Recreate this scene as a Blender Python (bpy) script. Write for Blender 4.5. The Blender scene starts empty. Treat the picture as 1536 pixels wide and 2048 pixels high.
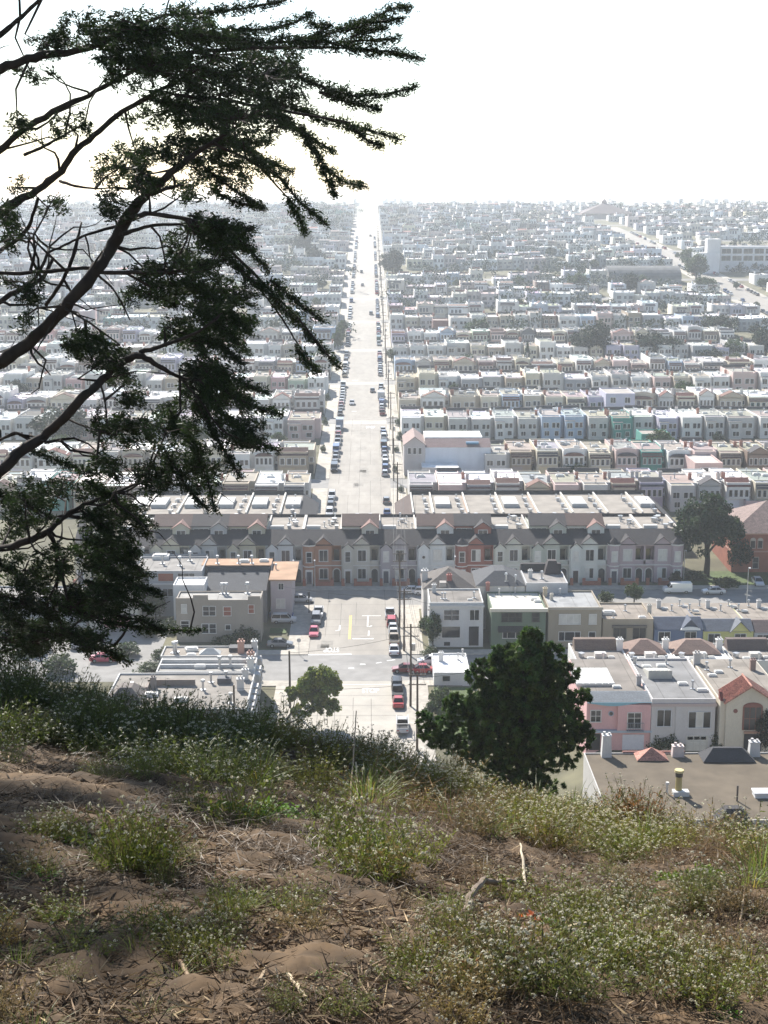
import bpy, math, random
import numpy as np
from math import sin, cos, tan, atan, atan2, pi, sqrt, radians, hypot

S = bpy.context.scene
COL = S.collection
RND = random.Random(11)
NP = np.random.RandomState(5)

# ------------------------------------------------------------------ camera
CZ = 80.0                       # eye height above the datum; near street is about z = 3
F, CX, CY = 3000.0, 768.0, 1024.0
TH = atan(624 / 3000.0)         # pitch below the horizon
PSI = atan(30 / 3000.0 * cos(TH))
cam = bpy.data.cameras.new('camera')
cam.sensor_fit = 'VERTICAL'
cam.sensor_height = 36.0
cam.lens = 36.0 * F / 2048.0
cam.clip_start = 0.1
cam.clip_end = 30000
camo = bpy.data.objects.new('camera', cam)
camo.location = (0, 0, CZ)
camo.rotation_euler = (pi / 2 - TH, 0, -PSI)
COL.objects.link(camo)
S.camera = camo

# ------------------------------------------------------------------ light
SUN_EL, SUN_LEFT = radians(37), radians(22)      # ahead of the camera and to its left
W = bpy.data.worlds.new('World')
S.world = W
W.use_nodes = True
nt = W.node_tree
bg = nt.nodes['Background']
sky = nt.nodes.new('ShaderNodeTexSky')
sky.sky_type = 'NISHITA'
sky.sun_disc = False
sky.sun_elevation = SUN_EL
sky.sun_rotation = -SUN_LEFT
sky.air_density = 1.0
sky.dust_density = 0.45
sky.ozone_density = 1.0
nt.links.new(sky.outputs[0], bg.inputs[0])
bg.inputs[1].default_value = 0.085
sl = bpy.data.lights.new('sun', 'SUN')
sl.energy = 5.0
sl.angle = radians(0.5)
sl.color = (1.0, 0.955, 0.89)
so = bpy.data.objects.new('sun', sl)
so.rotation_euler = (pi / 2 - SUN_EL, 0, pi + SUN_LEFT)
so.location = (-60, 120, 200)
COL.objects.link(so)
S.view_settings.view_transform = 'Standard'
S.view_settings.look = 'None'
S.view_settings.gamma = 1.0
S.view_settings.use_curve_mapping = False
S.view_settings.exposure = 1.05
S.cycles.max_bounces = 6
S.cycles.diffuse_bounces = 3
S.cycles.glossy_bounces = 2
S.cycles.transparent_max_bounces = 8
S.cycles.volume_bounces = 1
S.cycles.use_denoising = True
HAZE = 0.00018

# ------------------------------------------------------------------ picture <-> place
FW = np.array([sin(PSI) * cos(TH), cos(PSI) * cos(TH), -sin(TH)])
RT = np.array([cos(PSI), -sin(PSI), 0.0])
UP = np.cross(RT, FW)

def ray(px, py):
    d = FW + RT * ((px - CX) / F) + UP * ((CY - py) / F)
    return d / np.linalg.norm(d)

def at_y(px, py, Y):
    """point on the ray at forward distance Y -> X, z"""
    d = ray(px, py)
    t = Y / d[1]
    return d[0] * t, CZ + d[2] * t

def proj(x, y, z):
    v = np.array([x, y, z - CZ])
    zc = v @ FW
    return CX + F * (v @ RT) / zc, CY - F * (v @ UP) / zc, zc

_hy = [0, 200, 250, 300, 350, 413, 500, 588, 740, 893, 1070, 1258, 1450, 1600, 1700, 1850, 2050, 2300, 2700, 3200, 9000]
_hv = [77.5, 77.3, 76.4, 75.2, 73.3, 70.7, 68, 65, 56, 46.2, 35, 24.2, 16.5, 13, 12.6, 19, 24, 22, 9.5, 8, 6]
_gy = np.concatenate([np.arange(0, 2000, 10.0), np.arange(2000, 9001, 100.0)])
_gh = np.interp(_gy, _hy, _hv)
for _ in range(3):
    _gh[1:-1] = (_gh[:-2] + 2 * _gh[1:-1] + _gh[2:]) / 4

def bump_r(x, y):
    return 7.0 * np.clip((235 - y) / 50.0, 0, 1) * np.clip((x - 15) / 15.0, 0, 1)

def zcity(y, x=0.0):
    return CZ - np.interp(y, _gy, _gh) + bump_r(x, y)

def gpt(px, py):
    """where the ray of a picture point meets the city ground"""
    d = ray(px, py)
    Y = 250.0
    lo, hi = 120.0, 1690.0
    for _ in range(60):
        m = (lo + hi) / 2
        t = m / d[1]
        if CZ + d[2] * t > zcity(m, d[0] * t):
            lo = m
        else:
            hi = m
    t = lo / d[1]
    return d[0] * t, lo, float(zcity(lo, d[0] * t))

# numpy value noise
_perm = NP.rand(256, 256)
def vnoise(x, y):
    xi = np.floor(x).astype(int); yi = np.floor(y).astype(int)
    fx = x - xi; fy = y - yi
    fx = fx * fx * (3 - 2 * fx); fy = fy * fy * (3 - 2 * fy)
    a = _perm[xi & 255, yi & 255]; b = _perm[(xi + 1) & 255, yi & 255]
    c = _perm[xi & 255, (yi + 1) & 255]; d = _perm[(xi + 1) & 255, (yi + 1) & 255]
    return (a * (1 - fx) + b * fx) * (1 - fy) + (c * (1 - fx) + d * fx) * fy
def fbm(x, y, o=4):
    s = 0; a = 1; t = 0
    for k in range(o):
        s = s + a * (vnoise(x * 2 ** k + 17.3 * k, y * 2 ** k + 5.1 * k) - .5)
        t += a; a *= .5
    return s / t

def hill_h(x, y):
    """drop below the eye of the near hillside"""
    x = np.asarray(x, float); y = np.asarray(y, float)
    yc = np.clip(9.2 - 0.62 * x, 5.5, 17)
    yy = np.minimum(y, yc)
    h = 1.5 + .13 * yy + .0115 * yy * yy + .17 * np.clip(x, -6, 6) * yy / 10
    over = np.maximum(y - yc, 0)
    h = h + .36 * np.minimum(over, 1.2) + .66 * np.maximum(over - 1.2, 0)
    h = h + .14 * np.clip(x, 0, 1.2)
    h = h - .35 * fbm(x * .35 + 3, y * .35 + 7, 3) - .10 * fbm(x * 1.7, y * 1.7, 3)
    return h

def hill_z(x, y):
    return np.maximum(CZ - hill_h(x, y), zcity(y, x) - .8)

def hpt(px, py):
    d = ray(px, py)
    ts = np.arange(2.0, 40, .02)
    P = ts[:, None] * d[None, :]
    z = CZ + P[:, 2]
    gap = z - (CZ - hill_h(P[:, 0], P[:, 1]))
    k = np.argmax(gap < 0) if (gap < 0).any() and P[np.argmax(gap < 0), 1] < 14 else np.argmin(gap[:500])
    return P[k, 0], P[k, 1], float(CZ - hill_h(P[k, 0], P[k, 1]))

# ------------------------------------------------------------------ mesh helpers
KIDS = {}
def link(o, parent=None):
    COL.objects.link(o)
    if parent is not None:
        o.parent = parent
        KIDS.setdefault(parent.name, []).append(o)
    return o

class MB:
    def __init__(s):
        s.v = []; s.f = []; s.m = []
    def add(s, V, Fs, mi=0):
        b = len(s.v); s.v.extend(V)
        for f in Fs:
            s.f.append([i + b for i in f]); s.m.append(mi)
        return s
    def box(s, x0, x1, y0, y1, z0, z1, mi=0, tx=0, ty=0):
        V = [(x0, y0, z0), (x1, y0, z0), (x1, y1, z0), (x0, y1, z0),
             (x0 + tx, y0 + ty, z1), (x1 - tx, y0 + ty, z1), (x1 - tx, y1 - ty, z1), (x0 + tx, y1 - ty, z1)]
        return s.add(V, [(0, 3, 2, 1), (4, 5, 6, 7), (0, 1, 5, 4), (1, 2, 6, 5), (2, 3, 7, 6), (3, 0, 4, 7)], mi)
    def prism(s, poly, lo, hi, axis='x', mi=0):
        n = len(poly)
        def P(a, b, t):
            return {'x': (t, a, b), 'y': (a, t, b), 'z': (a, b, t)}[axis]
        V = [P(a, b, lo) for a, b in poly] + [P(a, b, hi) for a, b in poly]
        Fs = [tuple(range(n))[::-1], tuple(range(n, 2 * n))] + [(i, (i + 1) % n, n + (i + 1) % n, n + i) for i in range(n)]
        return s.add(V, Fs, mi)
    def cyl(s, x, y, z0, z1, r0, r1=None, n=8, mi=0):
        r1 = r0 if r1 is None else r1
        V = [(x + r0 * cos(2 * pi * k / n), y + r0 * sin(2 * pi * k / n), z0) for k in range(n)]
        V += [(x + r1 * cos(2 * pi * k / n), y + r1 * sin(2 * pi * k / n), z1) for k in range(n)]
        Fs = [tuple(range(n))[::-1], tuple(range(n, 2 * n))] + [(i, (i + 1) % n, n + (i + 1) % n, n + i) for i in range(n)]
        return s.add(V, Fs, mi)
    def disc_x(s, x0, x1, y, z, r, n=12, mi=0):
        return s.prism([(y + r * cos(2 * pi * k / n), z + r * sin(2 * pi * k / n)) for k in range(n)], x0, x1, 'x', mi)
    def tube(s, pts, rad, n=6, mi=0):
        pts = [np.array(p, float) for p in pts]
        if not hasattr(rad, '__len__'):
            rad = [rad] * len(pts)
        V = []; prev = None
        for i, p in enumerate(pts):
            d = pts[min(i + 1, len(pts) - 1)] - pts[max(i - 1, 0)]
            d = d / (np.linalg.norm(d) + 1e-9)
            if prev is None:
                a = np.cross(d, [0, 0, 1.0])
                if np.linalg.norm(a) < .1: a = np.cross(d, [1.0, 0, 0])
            else:
                a = prev - d * (prev @ d)
            a = a / (np.linalg.norm(a) + 1e-9); prev = a
            b = np.cross(d, a)
            for k in range(n):
                t = 2 * pi * k / n
                V.append(tuple(p + rad[i] * (a * cos(t) + b * sin(t))))
        Fs = []
        for i in range(len(pts) - 1):
            for k in range(n):
                Fs.append((i * n + k, i * n + (k + 1) % n, (i + 1) * n + (k + 1) % n, (i + 1) * n + k))
        Fs.append(tuple(range(n))[::-1]); Fs.append(tuple(range((len(pts) - 1) * n, len(pts) * n)))
        return s.add(V, Fs, mi)
    def mesh(s, name, mats):
        me = bpy.data.meshes.new(name)
        me.from_pydata(s.v, [], s.f)
        if not isinstance(mats, (list, tuple)): mats = [mats]
        for m in mats: me.materials.append(m)
        if len(mats) > 1:
            me.polygons.foreach_set('material_index', s.m)
        me.update()
        return me
    def build(s, name, mats, parent=None, color=None, smooth=False):
        me = s.mesh(name, mats)
        if smooth:
            me.polygons.foreach_set('use_smooth', [True] * len(me.polygons))
        o = bpy.data.objects.new(name, me)
        if color is not None: o.color = (*color, 1)
        return link(o, parent)

def np_mesh(name, verts, faces, mats, mi=None, col=None, smooth=False):
    """verts (n,3); faces (m,k) all of one size"""
    me = bpy.data.meshes.new(name)
    n, m, k = len(verts), len(faces), faces.shape[1]
    me.vertices.add(n); me.vertices.foreach_set('co', np.asarray(verts, np.float32).ravel())
    me.loops.add(m * k); me.loops.foreach_set('vertex_index', faces.astype(np.int32).ravel())
    me.polygons.add(m)
    me.polygons.foreach_set('loop_start', np.arange(0, m * k, k, dtype=np.int32))
    if not isinstance(mats, (list, tuple)): mats = [mats]
    for mt in mats: me.materials.append(mt)
    if mi is not None: me.polygons.foreach_set('material_index', np.asarray(mi, np.int32))
    if smooth: me.polygons.foreach_set('use_smooth', np.ones(m, bool))
    me.update(calc_edges=True)
    if col is not None:
        a = me.color_attributes.new('tint', 'FLOAT_COLOR', 'POINT')
        c = np.ones((n, 4), np.float32); c[:, :3] = col
        a.data.foreach_set('color', c.ravel())
    me.validate()
    return me

def tag(o, label=None, cat=None, group=None, kind=None):
    if label: o['label'] = label
    if cat: o['category'] = cat
    if group: o['group'] = group
    if kind: o['kind'] = kind
    return o

def empty(name, loc, rz=0.0, sc=None):
    o = bpy.data.objects.new(name, None)
    o.location = loc; o.rotation_euler = (0, 0, rz)
    o.empty_display_size = .5
    if sc: o.scale = sc
    return link(o)

def copy_tree(o, parent=None):
    c = o.copy(); link(c, parent)
    for ch in KIDS.get(o.name, ()):
        copy_tree(ch, c)
    return c

# ------------------------------------------------------------------ materials
def mat(name, base=None, rough=.8, obj=False, attr=False, var=.15, vscale=3.0, bump=0.0, bscale=20.0, spec=.3, metal=0.0,
        transl=0.0, coat=0.0, stain=0.0, stscale=.6, coords='Object', aniso=None):
    m = bpy.data.materials.new(name); m.use_nodes = True
    t = m.node_tree; N = t.nodes; L = t.links
    b = N['Principled BSDF']
    b.inputs['Roughness'].default_value = rough
    b.inputs['Specular IOR Level'].default_value = spec
    b.inputs['Metallic'].default_value = metal
    b.inputs['Coat Weight'].default_value = coat
    if obj:
        src = N.new('ShaderNodeObjectInfo').outputs['Color']
    elif attr:
        at = N.new('ShaderNodeVertexColor'); at.layer_name = 'tint'; src = at.outputs['Color']
    else:
        rg = N.new('ShaderNodeRGB'); rg.outputs[0].default_value = (*base, 1); src = rg.outputs[0]
    tc = N.new('ShaderNodeTexCoord')
    co = tc.outputs[coords]
    if aniso:
        mp = N.new('ShaderNodeMapping'); mp.inputs['Scale'].default_value = aniso
        L.new(co, mp.inputs['Vector']); co = mp.outputs[0]
    def nz(scale, det=5.0):
        n = N.new('ShaderNodeTexNoise'); n.inputs['Scale'].default_value = scale; n.inputs['Detail'].default_value = det
        L.new(co, n.inputs['Vector']); return n.outputs['Fac']
    def scale_by(src, fac, lo, hi):
        mr = N.new('ShaderNodeMapRange'); L.new(fac, mr.inputs['Value'])
        mr.inputs['From Min'].default_value = .3; mr.inputs['From Max'].default_value = .7
        mr.inputs['To Min'].default_value = lo; mr.inputs['To Max'].default_value = hi
        mx = N.new('ShaderNodeMix'); mx.data_type = 'RGBA'; mx.blend_type = 'MULTIPLY'; mx.inputs[0].default_value = 1
        L.new(src, mx.inputs[6]); L.new(mr.outputs[0], mx.inputs[7]); return mx.outputs[2]
    if var: src = scale_by(src, nz(vscale), 1 - var, 1 + var)
    if stain: src = scale_by(src, nz(stscale, 3.0), 1 - stain, 1 + stain * .6)
    L.new(src, b.inputs['Base Color'])
    if bump:
        bp = N.new('ShaderNodeBump'); bp.inputs['Strength'].default_value = bump
        L.new(nz(bscale, 6.0), bp.inputs['Height']); L.new(bp.outputs[0], b.inputs['Normal'])
    if transl:
        tr = N.new('ShaderNodeBsdfTranslucent'); L.new(src, tr.inputs['Color'])
        ms = N.new('ShaderNodeMixShader'); ms.inputs[0].default_value = transl
        L.new(b.outputs[0], ms.inputs[1]); L.new(tr.outputs[0], ms.inputs[2])
        L.new(ms.outputs[0], N['Material Output'].inputs['Surface'])
    return m

M_WALL = mat('stucco', obj=True, var=.06, vscale=8, stain=.10, stscale=.45, bump=.15, bscale=30, aniso=(1, 1, .35))
M_ROOF = mat('roofing', obj=True, rough=.95, var=.12, vscale=14, stain=.24, stscale=.35, bump=.2, bscale=40)
M_TRIM = mat('trim_paint', obj=True, rough=.6, var=.05)
M_SHINGLE = mat('shingles', obj=True, rough=.9, var=.28, vscale=5, stain=.12, aniso=(1, 1, 4), bump=.4, bscale=12)
M_TILE = mat('roof_tile', obj=True, rough=.85, var=.5, vscale=7, stain=.3, stscale=1.2, bump=.6, bscale=8)
M_GLASS = mat('window_glass', (.018, .02, .025), rough=.08, var=.3, vscale=.7, spec=.4)
M_BLIND = mat('window_blind', (.55, .53, .48), rough=.35, var=.15, vscale=.8, spec=.5)
M_STUFF = mat('hazed_house_paint', attr=True, rough=.8, var=.06, vscale=.4)
M_PAINT = mat('car_paint', obj=True, rough=.3, var=.0, spec=.5, coat=.5)
M_TYRE = mat('tyre_rubber', (.02, .02, .022), rough=.8, var=.1)
M_RIM = mat('wheel_rim', (.35, .36, .37), rough=.35, metal=.7, var=.05)
M_LAMPR = mat('red_lamp', (.35, .02, .02), rough=.25, var=0)
M_LAMPW = mat('clear_lamp', (.7, .7, .68), rough=.15, var=0)
M_METAL = mat('galvanised_metal', (.5, .5, .5), rough=.4, metal=.6, var=.2, vscale=6)
M_DARK = mat('dark_opening', (.03, .03, .032), rough=.8, var=.1)
M_POLE = mat('weathered_pole', (.10, .075, .055), rough=.9, var=.3, vscale=9, aniso=(3, 3, .4), bump=.3)
M_WIRE = mat('black_wire', (.02, .02, .02), rough=.6, var=0)
M_BARK = mat('bark', (.030, .022, .017), rough=.95, var=.35, vscale=7, aniso=(1, 1, .3), bump=.7, bscale=14)
M_LEAF = mat('leaf', attr=True, rough=.6, var=.12, vscale=1.3, transl=.40, spec=.25)
M_NEEDLE = mat('needles', attr=True, rough=.6, var=.12, vscale=2, transl=.30, spec=.25)
M_HERB = mat('herb_leaf', attr=True, rough=.5, var=.08, transl=.46, spec=.3)
M_DRY = mat('dry_stem', attr=True, rough=.85, var=.2, vscale=12, transl=.1)
M_WHITE = mat('road_paint', (.72, .71, .68), rough=.6, var=.22, vscale=2.5)
M_YELLOW = mat('yellow_road_paint', (.62, .43, .10), rough=.6, var=.22, vscale=2.5)
M_BRICK = mat('brick', (.30, .115, .075), rough=.85, var=.22, vscale=9, stain=.15, bump=.3, bscale=25)
# ------------------------------------------------------------------ ground, roads, pavements
M_GROUND = mat('garden_soil', (.135, .125, .075), rough=.95, var=.3, vscale=.25, stain=.3, stscale=.05, coords='Object')
M_ASPHALT = mat('asphalt', (.25, .24, .225), rough=.85, var=.12, vscale=.5, stain=.22, stscale=.12, bump=.1, bscale=8)
M_CONC = mat('concrete_roadway', (.285, .26, .225), rough=.8, var=.10, vscale=.6, stain=.16, stscale=.09, aniso=(1, .3, 1))
M_PAVE = mat('pavement_concrete', (.40, .365, .31), rough=.85, var=.14, vscale=1.2, stain=.18, stscale=.3)
M_DRIVE = mat('driveway_concrete', (.36, .34, .30), rough=.85, var=.14, vscale=1.2, stain=.2, stscale=.3)
M_LAWN = mat('lawn', (.07, .10, .03), rough=.9, var=.35, vscale=2.5, stain=.25)

XL, XR = -10.6, 5.4             # kerbs of the main street
PL, PR = -14.4, 9.3             # house side of its pavements
AV_A, AV_B = (233.5, 247.0), (276.5, 287.0)
AVS = [382, 472, 553, 636, 722, 808, 894, 980, 1066, 1152, 1238, 1324, 1410, 1496, 1582, 1668]

xs = np.array([-4000, -1500, -600, -250, -100, -50, -14.4, -5, 5, 15, 20, 25, 30, 60, 100, 250, 600, 1500, 4000.0])
ys = np.unique(np.concatenate([[100, 110], _gy[(_gy >= 120)], [185, 235]]))
gx, gy_ = np.meshgrid(xs, ys)
V = np.stack([gx, gy_, zcity(gy_, gx)], -1).reshape(-1, 3)
nx, ny = len(xs), len(ys)
I = np.arange(nx * ny).reshape(ny, nx)
Q = np.stack([I[:-1, :-1], I[:-1, 1:], I[1:, 1:], I[1:, :-1]], -1).reshape(-1, 4)
g = link(bpy.data.objects.new('ground', np_mesh('ground', V, Q, M_GROUND)))
tag(g, kind='structure')

def ysamp(y0, y1):
    c = [y0] + [float(v) for v in _gy if y0 + .01 < v < y1 - .01] + [y1]
    return c

def sheet(mb, x0, x1, y0, y1, dz, xoff=None):
    yy = ysamp(y0, y1)
    xx = [x0, x1] if xoff is None else xoff
    V = []; Fs = []
    for y in yy:
        for x in (x0, x1):
            V.append((x, y, float(zcity(y, x)) + dz))
    for i in range(len(yy) - 1):
        Fs.append((2 * i, 2 * i + 1, 2 * i + 3, 2 * i + 2))
    mb.add(V, Fs)

def slab(mb, x0, x1, y0, y1, dz):
    """raised pavement with kerb faces"""
    yy = ysamp(y0, y1); V = []; Fs = []
    for y in yy:
        z = float(zcity(y, (x0 + x1) / 2 if abs(x0) < 10 else 0)) if y > 240 or x1 < 15 else float(zcity(y, x0))
        for x, d in ((x0, -.2), (x0, dz), (x1, dz), (x1, -.2)):
            V.append((x, y, z + d))
    for i in range(len(yy) - 1):
        for k in range(3):
            Fs.append((4 * i + k, 4 * i + k + 1, 4 * i + k + 5, 4 * i + k + 4))
    Fs.append((0, 3, 2, 1)); n = 4 * (len(yy) - 1); Fs.append((n, n + 1, n + 2, n + 3))
    mb.add(V, Fs)

mb = MB()
sheet(mb, XL, XR, 247.0, 1690, .045)
tag(mb.build('road', M_CONC), kind='structure')
mb = MB()
sheet(mb, XL - 1.2, XR, 150, 233.5, .045)
M_CONC2 = mat('pale_concrete_roadway', (.39, .36, .31), rough=.8, var=.08, vscale=.5, stain=.12, stscale=.15)
near_road = mb.build('road', M_CONC2); tag(near_road, kind='structure')
mb = MB()
for y0, y1 in (AV_A, AV_B):
    sheet(mb, -36, 170, y0, y1, .025)
tag(mb.build('road', M_ASPHALT), kind='structure')
mb = MB()
sheet(mb, XL, XR, 233.5, 247.0, .045)
tag(mb.build('road', M_ASPHALT), kind='structure')
mb = MB()
for a in AVS:
    sheet(mb, -1500, 1500, a - 5.5, a + 5.5, .025)
tag(mb.build('cross_road', M_ASPHALT), kind='structure')
mb = MB()
for x in (204.0,):
    sheet(mb, x - 7.2, x + 7.2, 392, 1300, .045)
tag(mb.build('side_road', M_CONC), kind='structure')
mb = MB(); sheet(mb, -75, -36.2, 233.5, 262, .02); tag(mb.build('yard', M_ASPHALT), kind='structure')
# paler worn bands at the crossings
mb = MB()
for a in AVS[1:6]:
    sheet(mb, XL, XR, a - 4.6, a + 2.0, .05)
tag(mb.build('crossing_band', M_CONC2), kind='structure')

# tar seams between the concrete slabs
M_TAR = mat('tar_seam', (.13, .12, .11), rough=.9, var=.3, vscale=2)
mb = MB(); sr = random.Random(8)
for x in (-5.4, -2.6, .2, 2.9, -8.0):
    y = 160.0
    while y < 470:
        l = sr.uniform(5, 16)
        if sr.random() < .8 and not (231 < y < 249) and not (231 < y + l < 249):
            px0 = x + sr.uniform(-.05, .05); sheet(mb, px0 - .035, px0 + .035, y, y + l, .052)
        y += l + .2
y = 158.0
while y < 480:
    if not (232 < y < 248): sheet(mb, XL + sr.uniform(0, 1), XR - sr.uniform(0, 1), y, y + .07, .0535)
    y += sr.choice([4.5, 4.5, 9, 9.5])
tag(mb.build('tar_seam', M_TAR), kind='structure')
mb = MB()
for k in range(30):
    x = sr.uniform(XL + .5, XR - 3.5); y = sr.uniform(190, 520)
    if not (226 < y < 250): sheet(mb, x, x + sr.uniform(1.2, 3.2), y, y + sr.uniform(1.5, 6), .0485)
M_PATCH = mat('road_patch', (.27, .25, .22), rough=.9, var=.15, vscale=1)
tag(mb.build('road_patch', M_PATCH), kind='structure')

mb = MB()
edges = [(150, 231.0), (249.5, 274)] + [(345, AVS[0] - 5.5)] + [(AVS[i] + 5.5, AVS[i + 1] - 5.5) for i in range(len(AVS) - 1)]
for y0, y1 in edges:
    off = 1.2 if y0 < 200 else 0
    slab(mb, PL - off * .6, XL - off, y0, y1, .14)
    slab(mb, XR, PR, y0, y1, .14)
slab(mb, -160, XL, 287.0, 289.6, .14)
slab(mb, XL, XR, 287.0, 289.6, .139)
slab(mb, XR, 160, 287.0, 289.6, .14)
slab(mb, -34, XL, 274, 276.5, .14); slab(mb, XR, 80, 274, 276.5, .14)
slab(mb, -34, XL - .01, 247, 249.5, .14); slab(mb, XR, 160, 247, 249.5, .14)
slab(mb, -34, XL - .01, 231.0, 233.5, .14); slab(mb, XR, 14.9, 231.0, 233.5, .14)
for x in (204 - 12, 204 + 7.2):
    for i in range(len(AVS) - 6):
        slab(mb, x, x + 3.8, AVS[i] + 5.5, AVS[i + 1] - 5.5, .14)
tag(mb.build('pavement', M_PAVE), kind='structure')

# ---- painted markings, laid on the roadway
def mark_poly(mb, pts, dz=.055):
    V = [(x, y, float(zcity(y, x)) + dz) for x, y in pts]
    mb.add(V, [tuple(range(len(V)))])

def px_line(mb, p0, p1, w):
    x0, y0, _ = gpt(*p0); x1, y1, _ = gpt(*p1)
    dx, dy = x1 - x0, y1 - y0; l = hypot(dx, dy); nx, ny = -dy / l * w / 2, dx / l * w / 2
    k = max(1, int(l / 8)); 
    for i in range(k):
        a, b = i / k, (i + 1) / k
        mark_poly(mb, [(x0 + dx * a + nx, y0 + dy * a + ny), (x0 + dx * a - nx, y0 + dy * a - ny),
                       (x0 + dx * b - nx, y0 + dy * b - ny), (x0 + dx * b + nx, y0 + dy * b + ny)])
mw = MB()
px_line(mw, (609, 1310), (703, 1309), .45)
px_line(mw, (705, 1278), (747, 1278), .35)
px_line(mw, (736, 1232), (735, 1254), .22)
px_line(mw, (738, 1262), (737, 1272), .25); px_line(mw, (738, 1254), (744, 1252), .3)
px_line(mw, (680, 1251), (679, 1260), .25); px_line(mw, (679, 1261), (671, 1262), .3)
px_line(mw, (724, 1232), (762, 1232), .22)
px_line(mw, (697, 1337), (708, 1337), .5)
px_line(mw, (720, 1329), (731, 1329), .4)
px_line(mw, (752, 1327), (763, 1325), .3); px_line(mw, (774, 1322), (790, 1320), .3)
px_line(mw, (640, 1370), (792, 1369), .12)
px_line(mw, (735, 699), (744, 699), .5)
px_line(mw, (704, 1021 - 260), (716, 761), .6)
px_line(mw, (703, 823), (713, 823), .5)
tag(mw.build('road_marking', M_WHITE), kind='structure')
my = MB()
px_line(my, (700, 1231), (697.5, 1279), .16); px_line(my, (703, 1231), (700.5, 1279), .16)
tag(my.build('road_marking', M_YELLOW), kind='structure')

def lettering(text, px, py, width, depth, flip):
    x, y, z = gpt(px, py)
    cu = bpy.data.curves.new('road_lettering', 'FONT')
    cu.body = text; cu.align_x = 'CENTER'; cu.align_y = 'CENTER'
    cu.offset = .012
    cu.materials.append(M_WHITE)
    o = bpy.data.objects.new('road_lettering', cu)
    sl_ = (float(zcity(y + 3)) - float(zcity(y - 3))) / 6
    o.location = (x, y, float(zcity(y)) + .058)
    o.rotation_euler = (atan(sl_) * (-1 if flip else 1), 0, pi if flip else 0)
    o.scale = (width / 2.55, depth / .72, 1)
    link(o); tag(o, kind='structure')
lettering('STOP', 663, 1300, 2.9, 2.4, True)
lettering('STOP', 741, 1382, 2.9, 2.2, False)
lettering('STOP', 741, 855, 3.0, 3.6, False)

# ---- hillside of bare sand, finer towards the eye
rows = 330
Yr = 1.2 * (150 / 1.2) ** (np.linspace(0, 1, rows) ** 1.0)
Yr = np.concatenate([np.linspace(-4, 1.0, 12), np.geomspace(1.2, 19, 300), np.geomspace(19.5, 170, 60)])
U = np.linspace(-1, 1, 300)
hx = U[None, :] * np.where(Yr < 19, .55 * np.abs(Yr) + 2.2, .55 * 19 + 2.2 + (Yr - 19) * .9)[:, None]
hy = np.repeat(Yr[:, None], len(U), 1)
hz = hill_z(hx, hy)
near = np.clip((16 - hy) / 6, 0, 1)
rid = 1 - np.abs(2 * vnoise(hx * 3.1 + 40, hy * 5.3 + 11) - 1)
hz = hz + near * (.075 * fbm(hx * 5, hy * 7, 4) + .05 * (rid - .5) + .05 * fbm(hx * 17 + 9, hy * 19, 3))
V = np.stack([hx, hy, hz], -1).reshape(-1, 3)
nx, ny = len(U), len(Yr)
I = np.arange(nx * ny).reshape(ny, nx)
Q = np.stack([I[:-1, :-1], I[:-1, 1:], I[1:, 1:], I[1:, :-1]], -1).reshape(-1, 4)
M_SAND = mat('sandy_soil', (.095, .059, .029), rough=.95, var=.38, vscale=14, stain=.45, stscale=1.3, bump=1.0, bscale=45)
hs = link(bpy.data.objects.new('hillside', np_mesh('hillside', V, Q, M_SAND, smooth=True)))
tag(hs, kind='structure')
# lower slope is overgrown
M_SCRUB = M_GROUND

# ------------------------------------------------------------------ haze over the whole town
mb = MB(); mb.box(-4300, 4300, -60, 9300, .5, 101.0)
hm = bpy.data.materials.new('haze'); hm.use_nodes = True
hm.node_tree.nodes.clear()
out = hm.node_tree.nodes.new('ShaderNodeOutputMaterial')
pv = hm.node_tree.nodes.new('ShaderNodeVolumePrincipled')
pv.inputs['Color'].default_value = (.88, .94, 1.0, 1)
pv.inputs['Density'].default_value = HAZE
pv.inputs['Anisotropy'].default_value = .4
hm.node_tree.links.new(pv.outputs[0], out.inputs['Volume'])
hz_o = mb.build('haze', hm); tag(hz_o, kind='stuff')
# ------------------------------------------------------------------ houses: shared pieces
PAL = {'white': (.74, .72, .68), 'cream': (.64, .58, .45), 'beige': (.53, .46, .36), 'tan': (.43, .35, .26), 'pale grey': (.55, .53, .50),
       'grey': (.36, .36, .37), 'pale pink': (.60, .46, .42), 'pink': (.60, .37, .36), 'pale blue': (.42, .50, .60), 'blue': (.27, .39, .52),
       'pale green': (.43, .50, .39), 'pale yellow': (.64, .57, .35), 'lavender': (.48, .45, .54), 'brown': (.24, .17, .13), 'teal': (.08, .28, .24),
       'dark grey': (.17, .17, .18)}
ROOFC = {'tan': (.30, .265, .225), 'grey': (.285, .28, .275), 'white': (.78, .77, .74), 'dark': (.085, .08, .08)}
TRIMC = (.68, .66, .62)

def pbox(name, root, x0, x1, y0, y1, z0, z1, m, color=None, tx=0, ty=0):
    mb = MB(); mb.box(x0, x1, y0, y1, z0, z1, 0, tx, ty)
    return mb.build(name, m, root, color)

def frame_mb(x0, x1, z0, z1, y, nv=1, nh=1, t=.09, d=.10):
    mb = MB()
    mb.box(x0 - t, x1 + t, y - d, y + .02, z1, z1 + t)
    mb.box(x0 - t - .06, x1 + t + .06, y - d - .05, y + .02, z0 - t, z0)
    mb.box(x0 - t, x0, y - d, y + .02, z0, z1); mb.box(x1, x1 + t, y - d, y + .02, z0, z1)
    for k in range(1, nv):
        x = x0 + (x1 - x0) * k / nv; mb.box(x - .035, x + .035, y - d + .03, y + .02, z0, z1)
    for k in range(1, nh):
        z = z0 + (z1 - z0) * k / nh; mb.box(x0, x1, y - d + .035, y + .015, z - .03, z + .03)
    return mb

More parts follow.
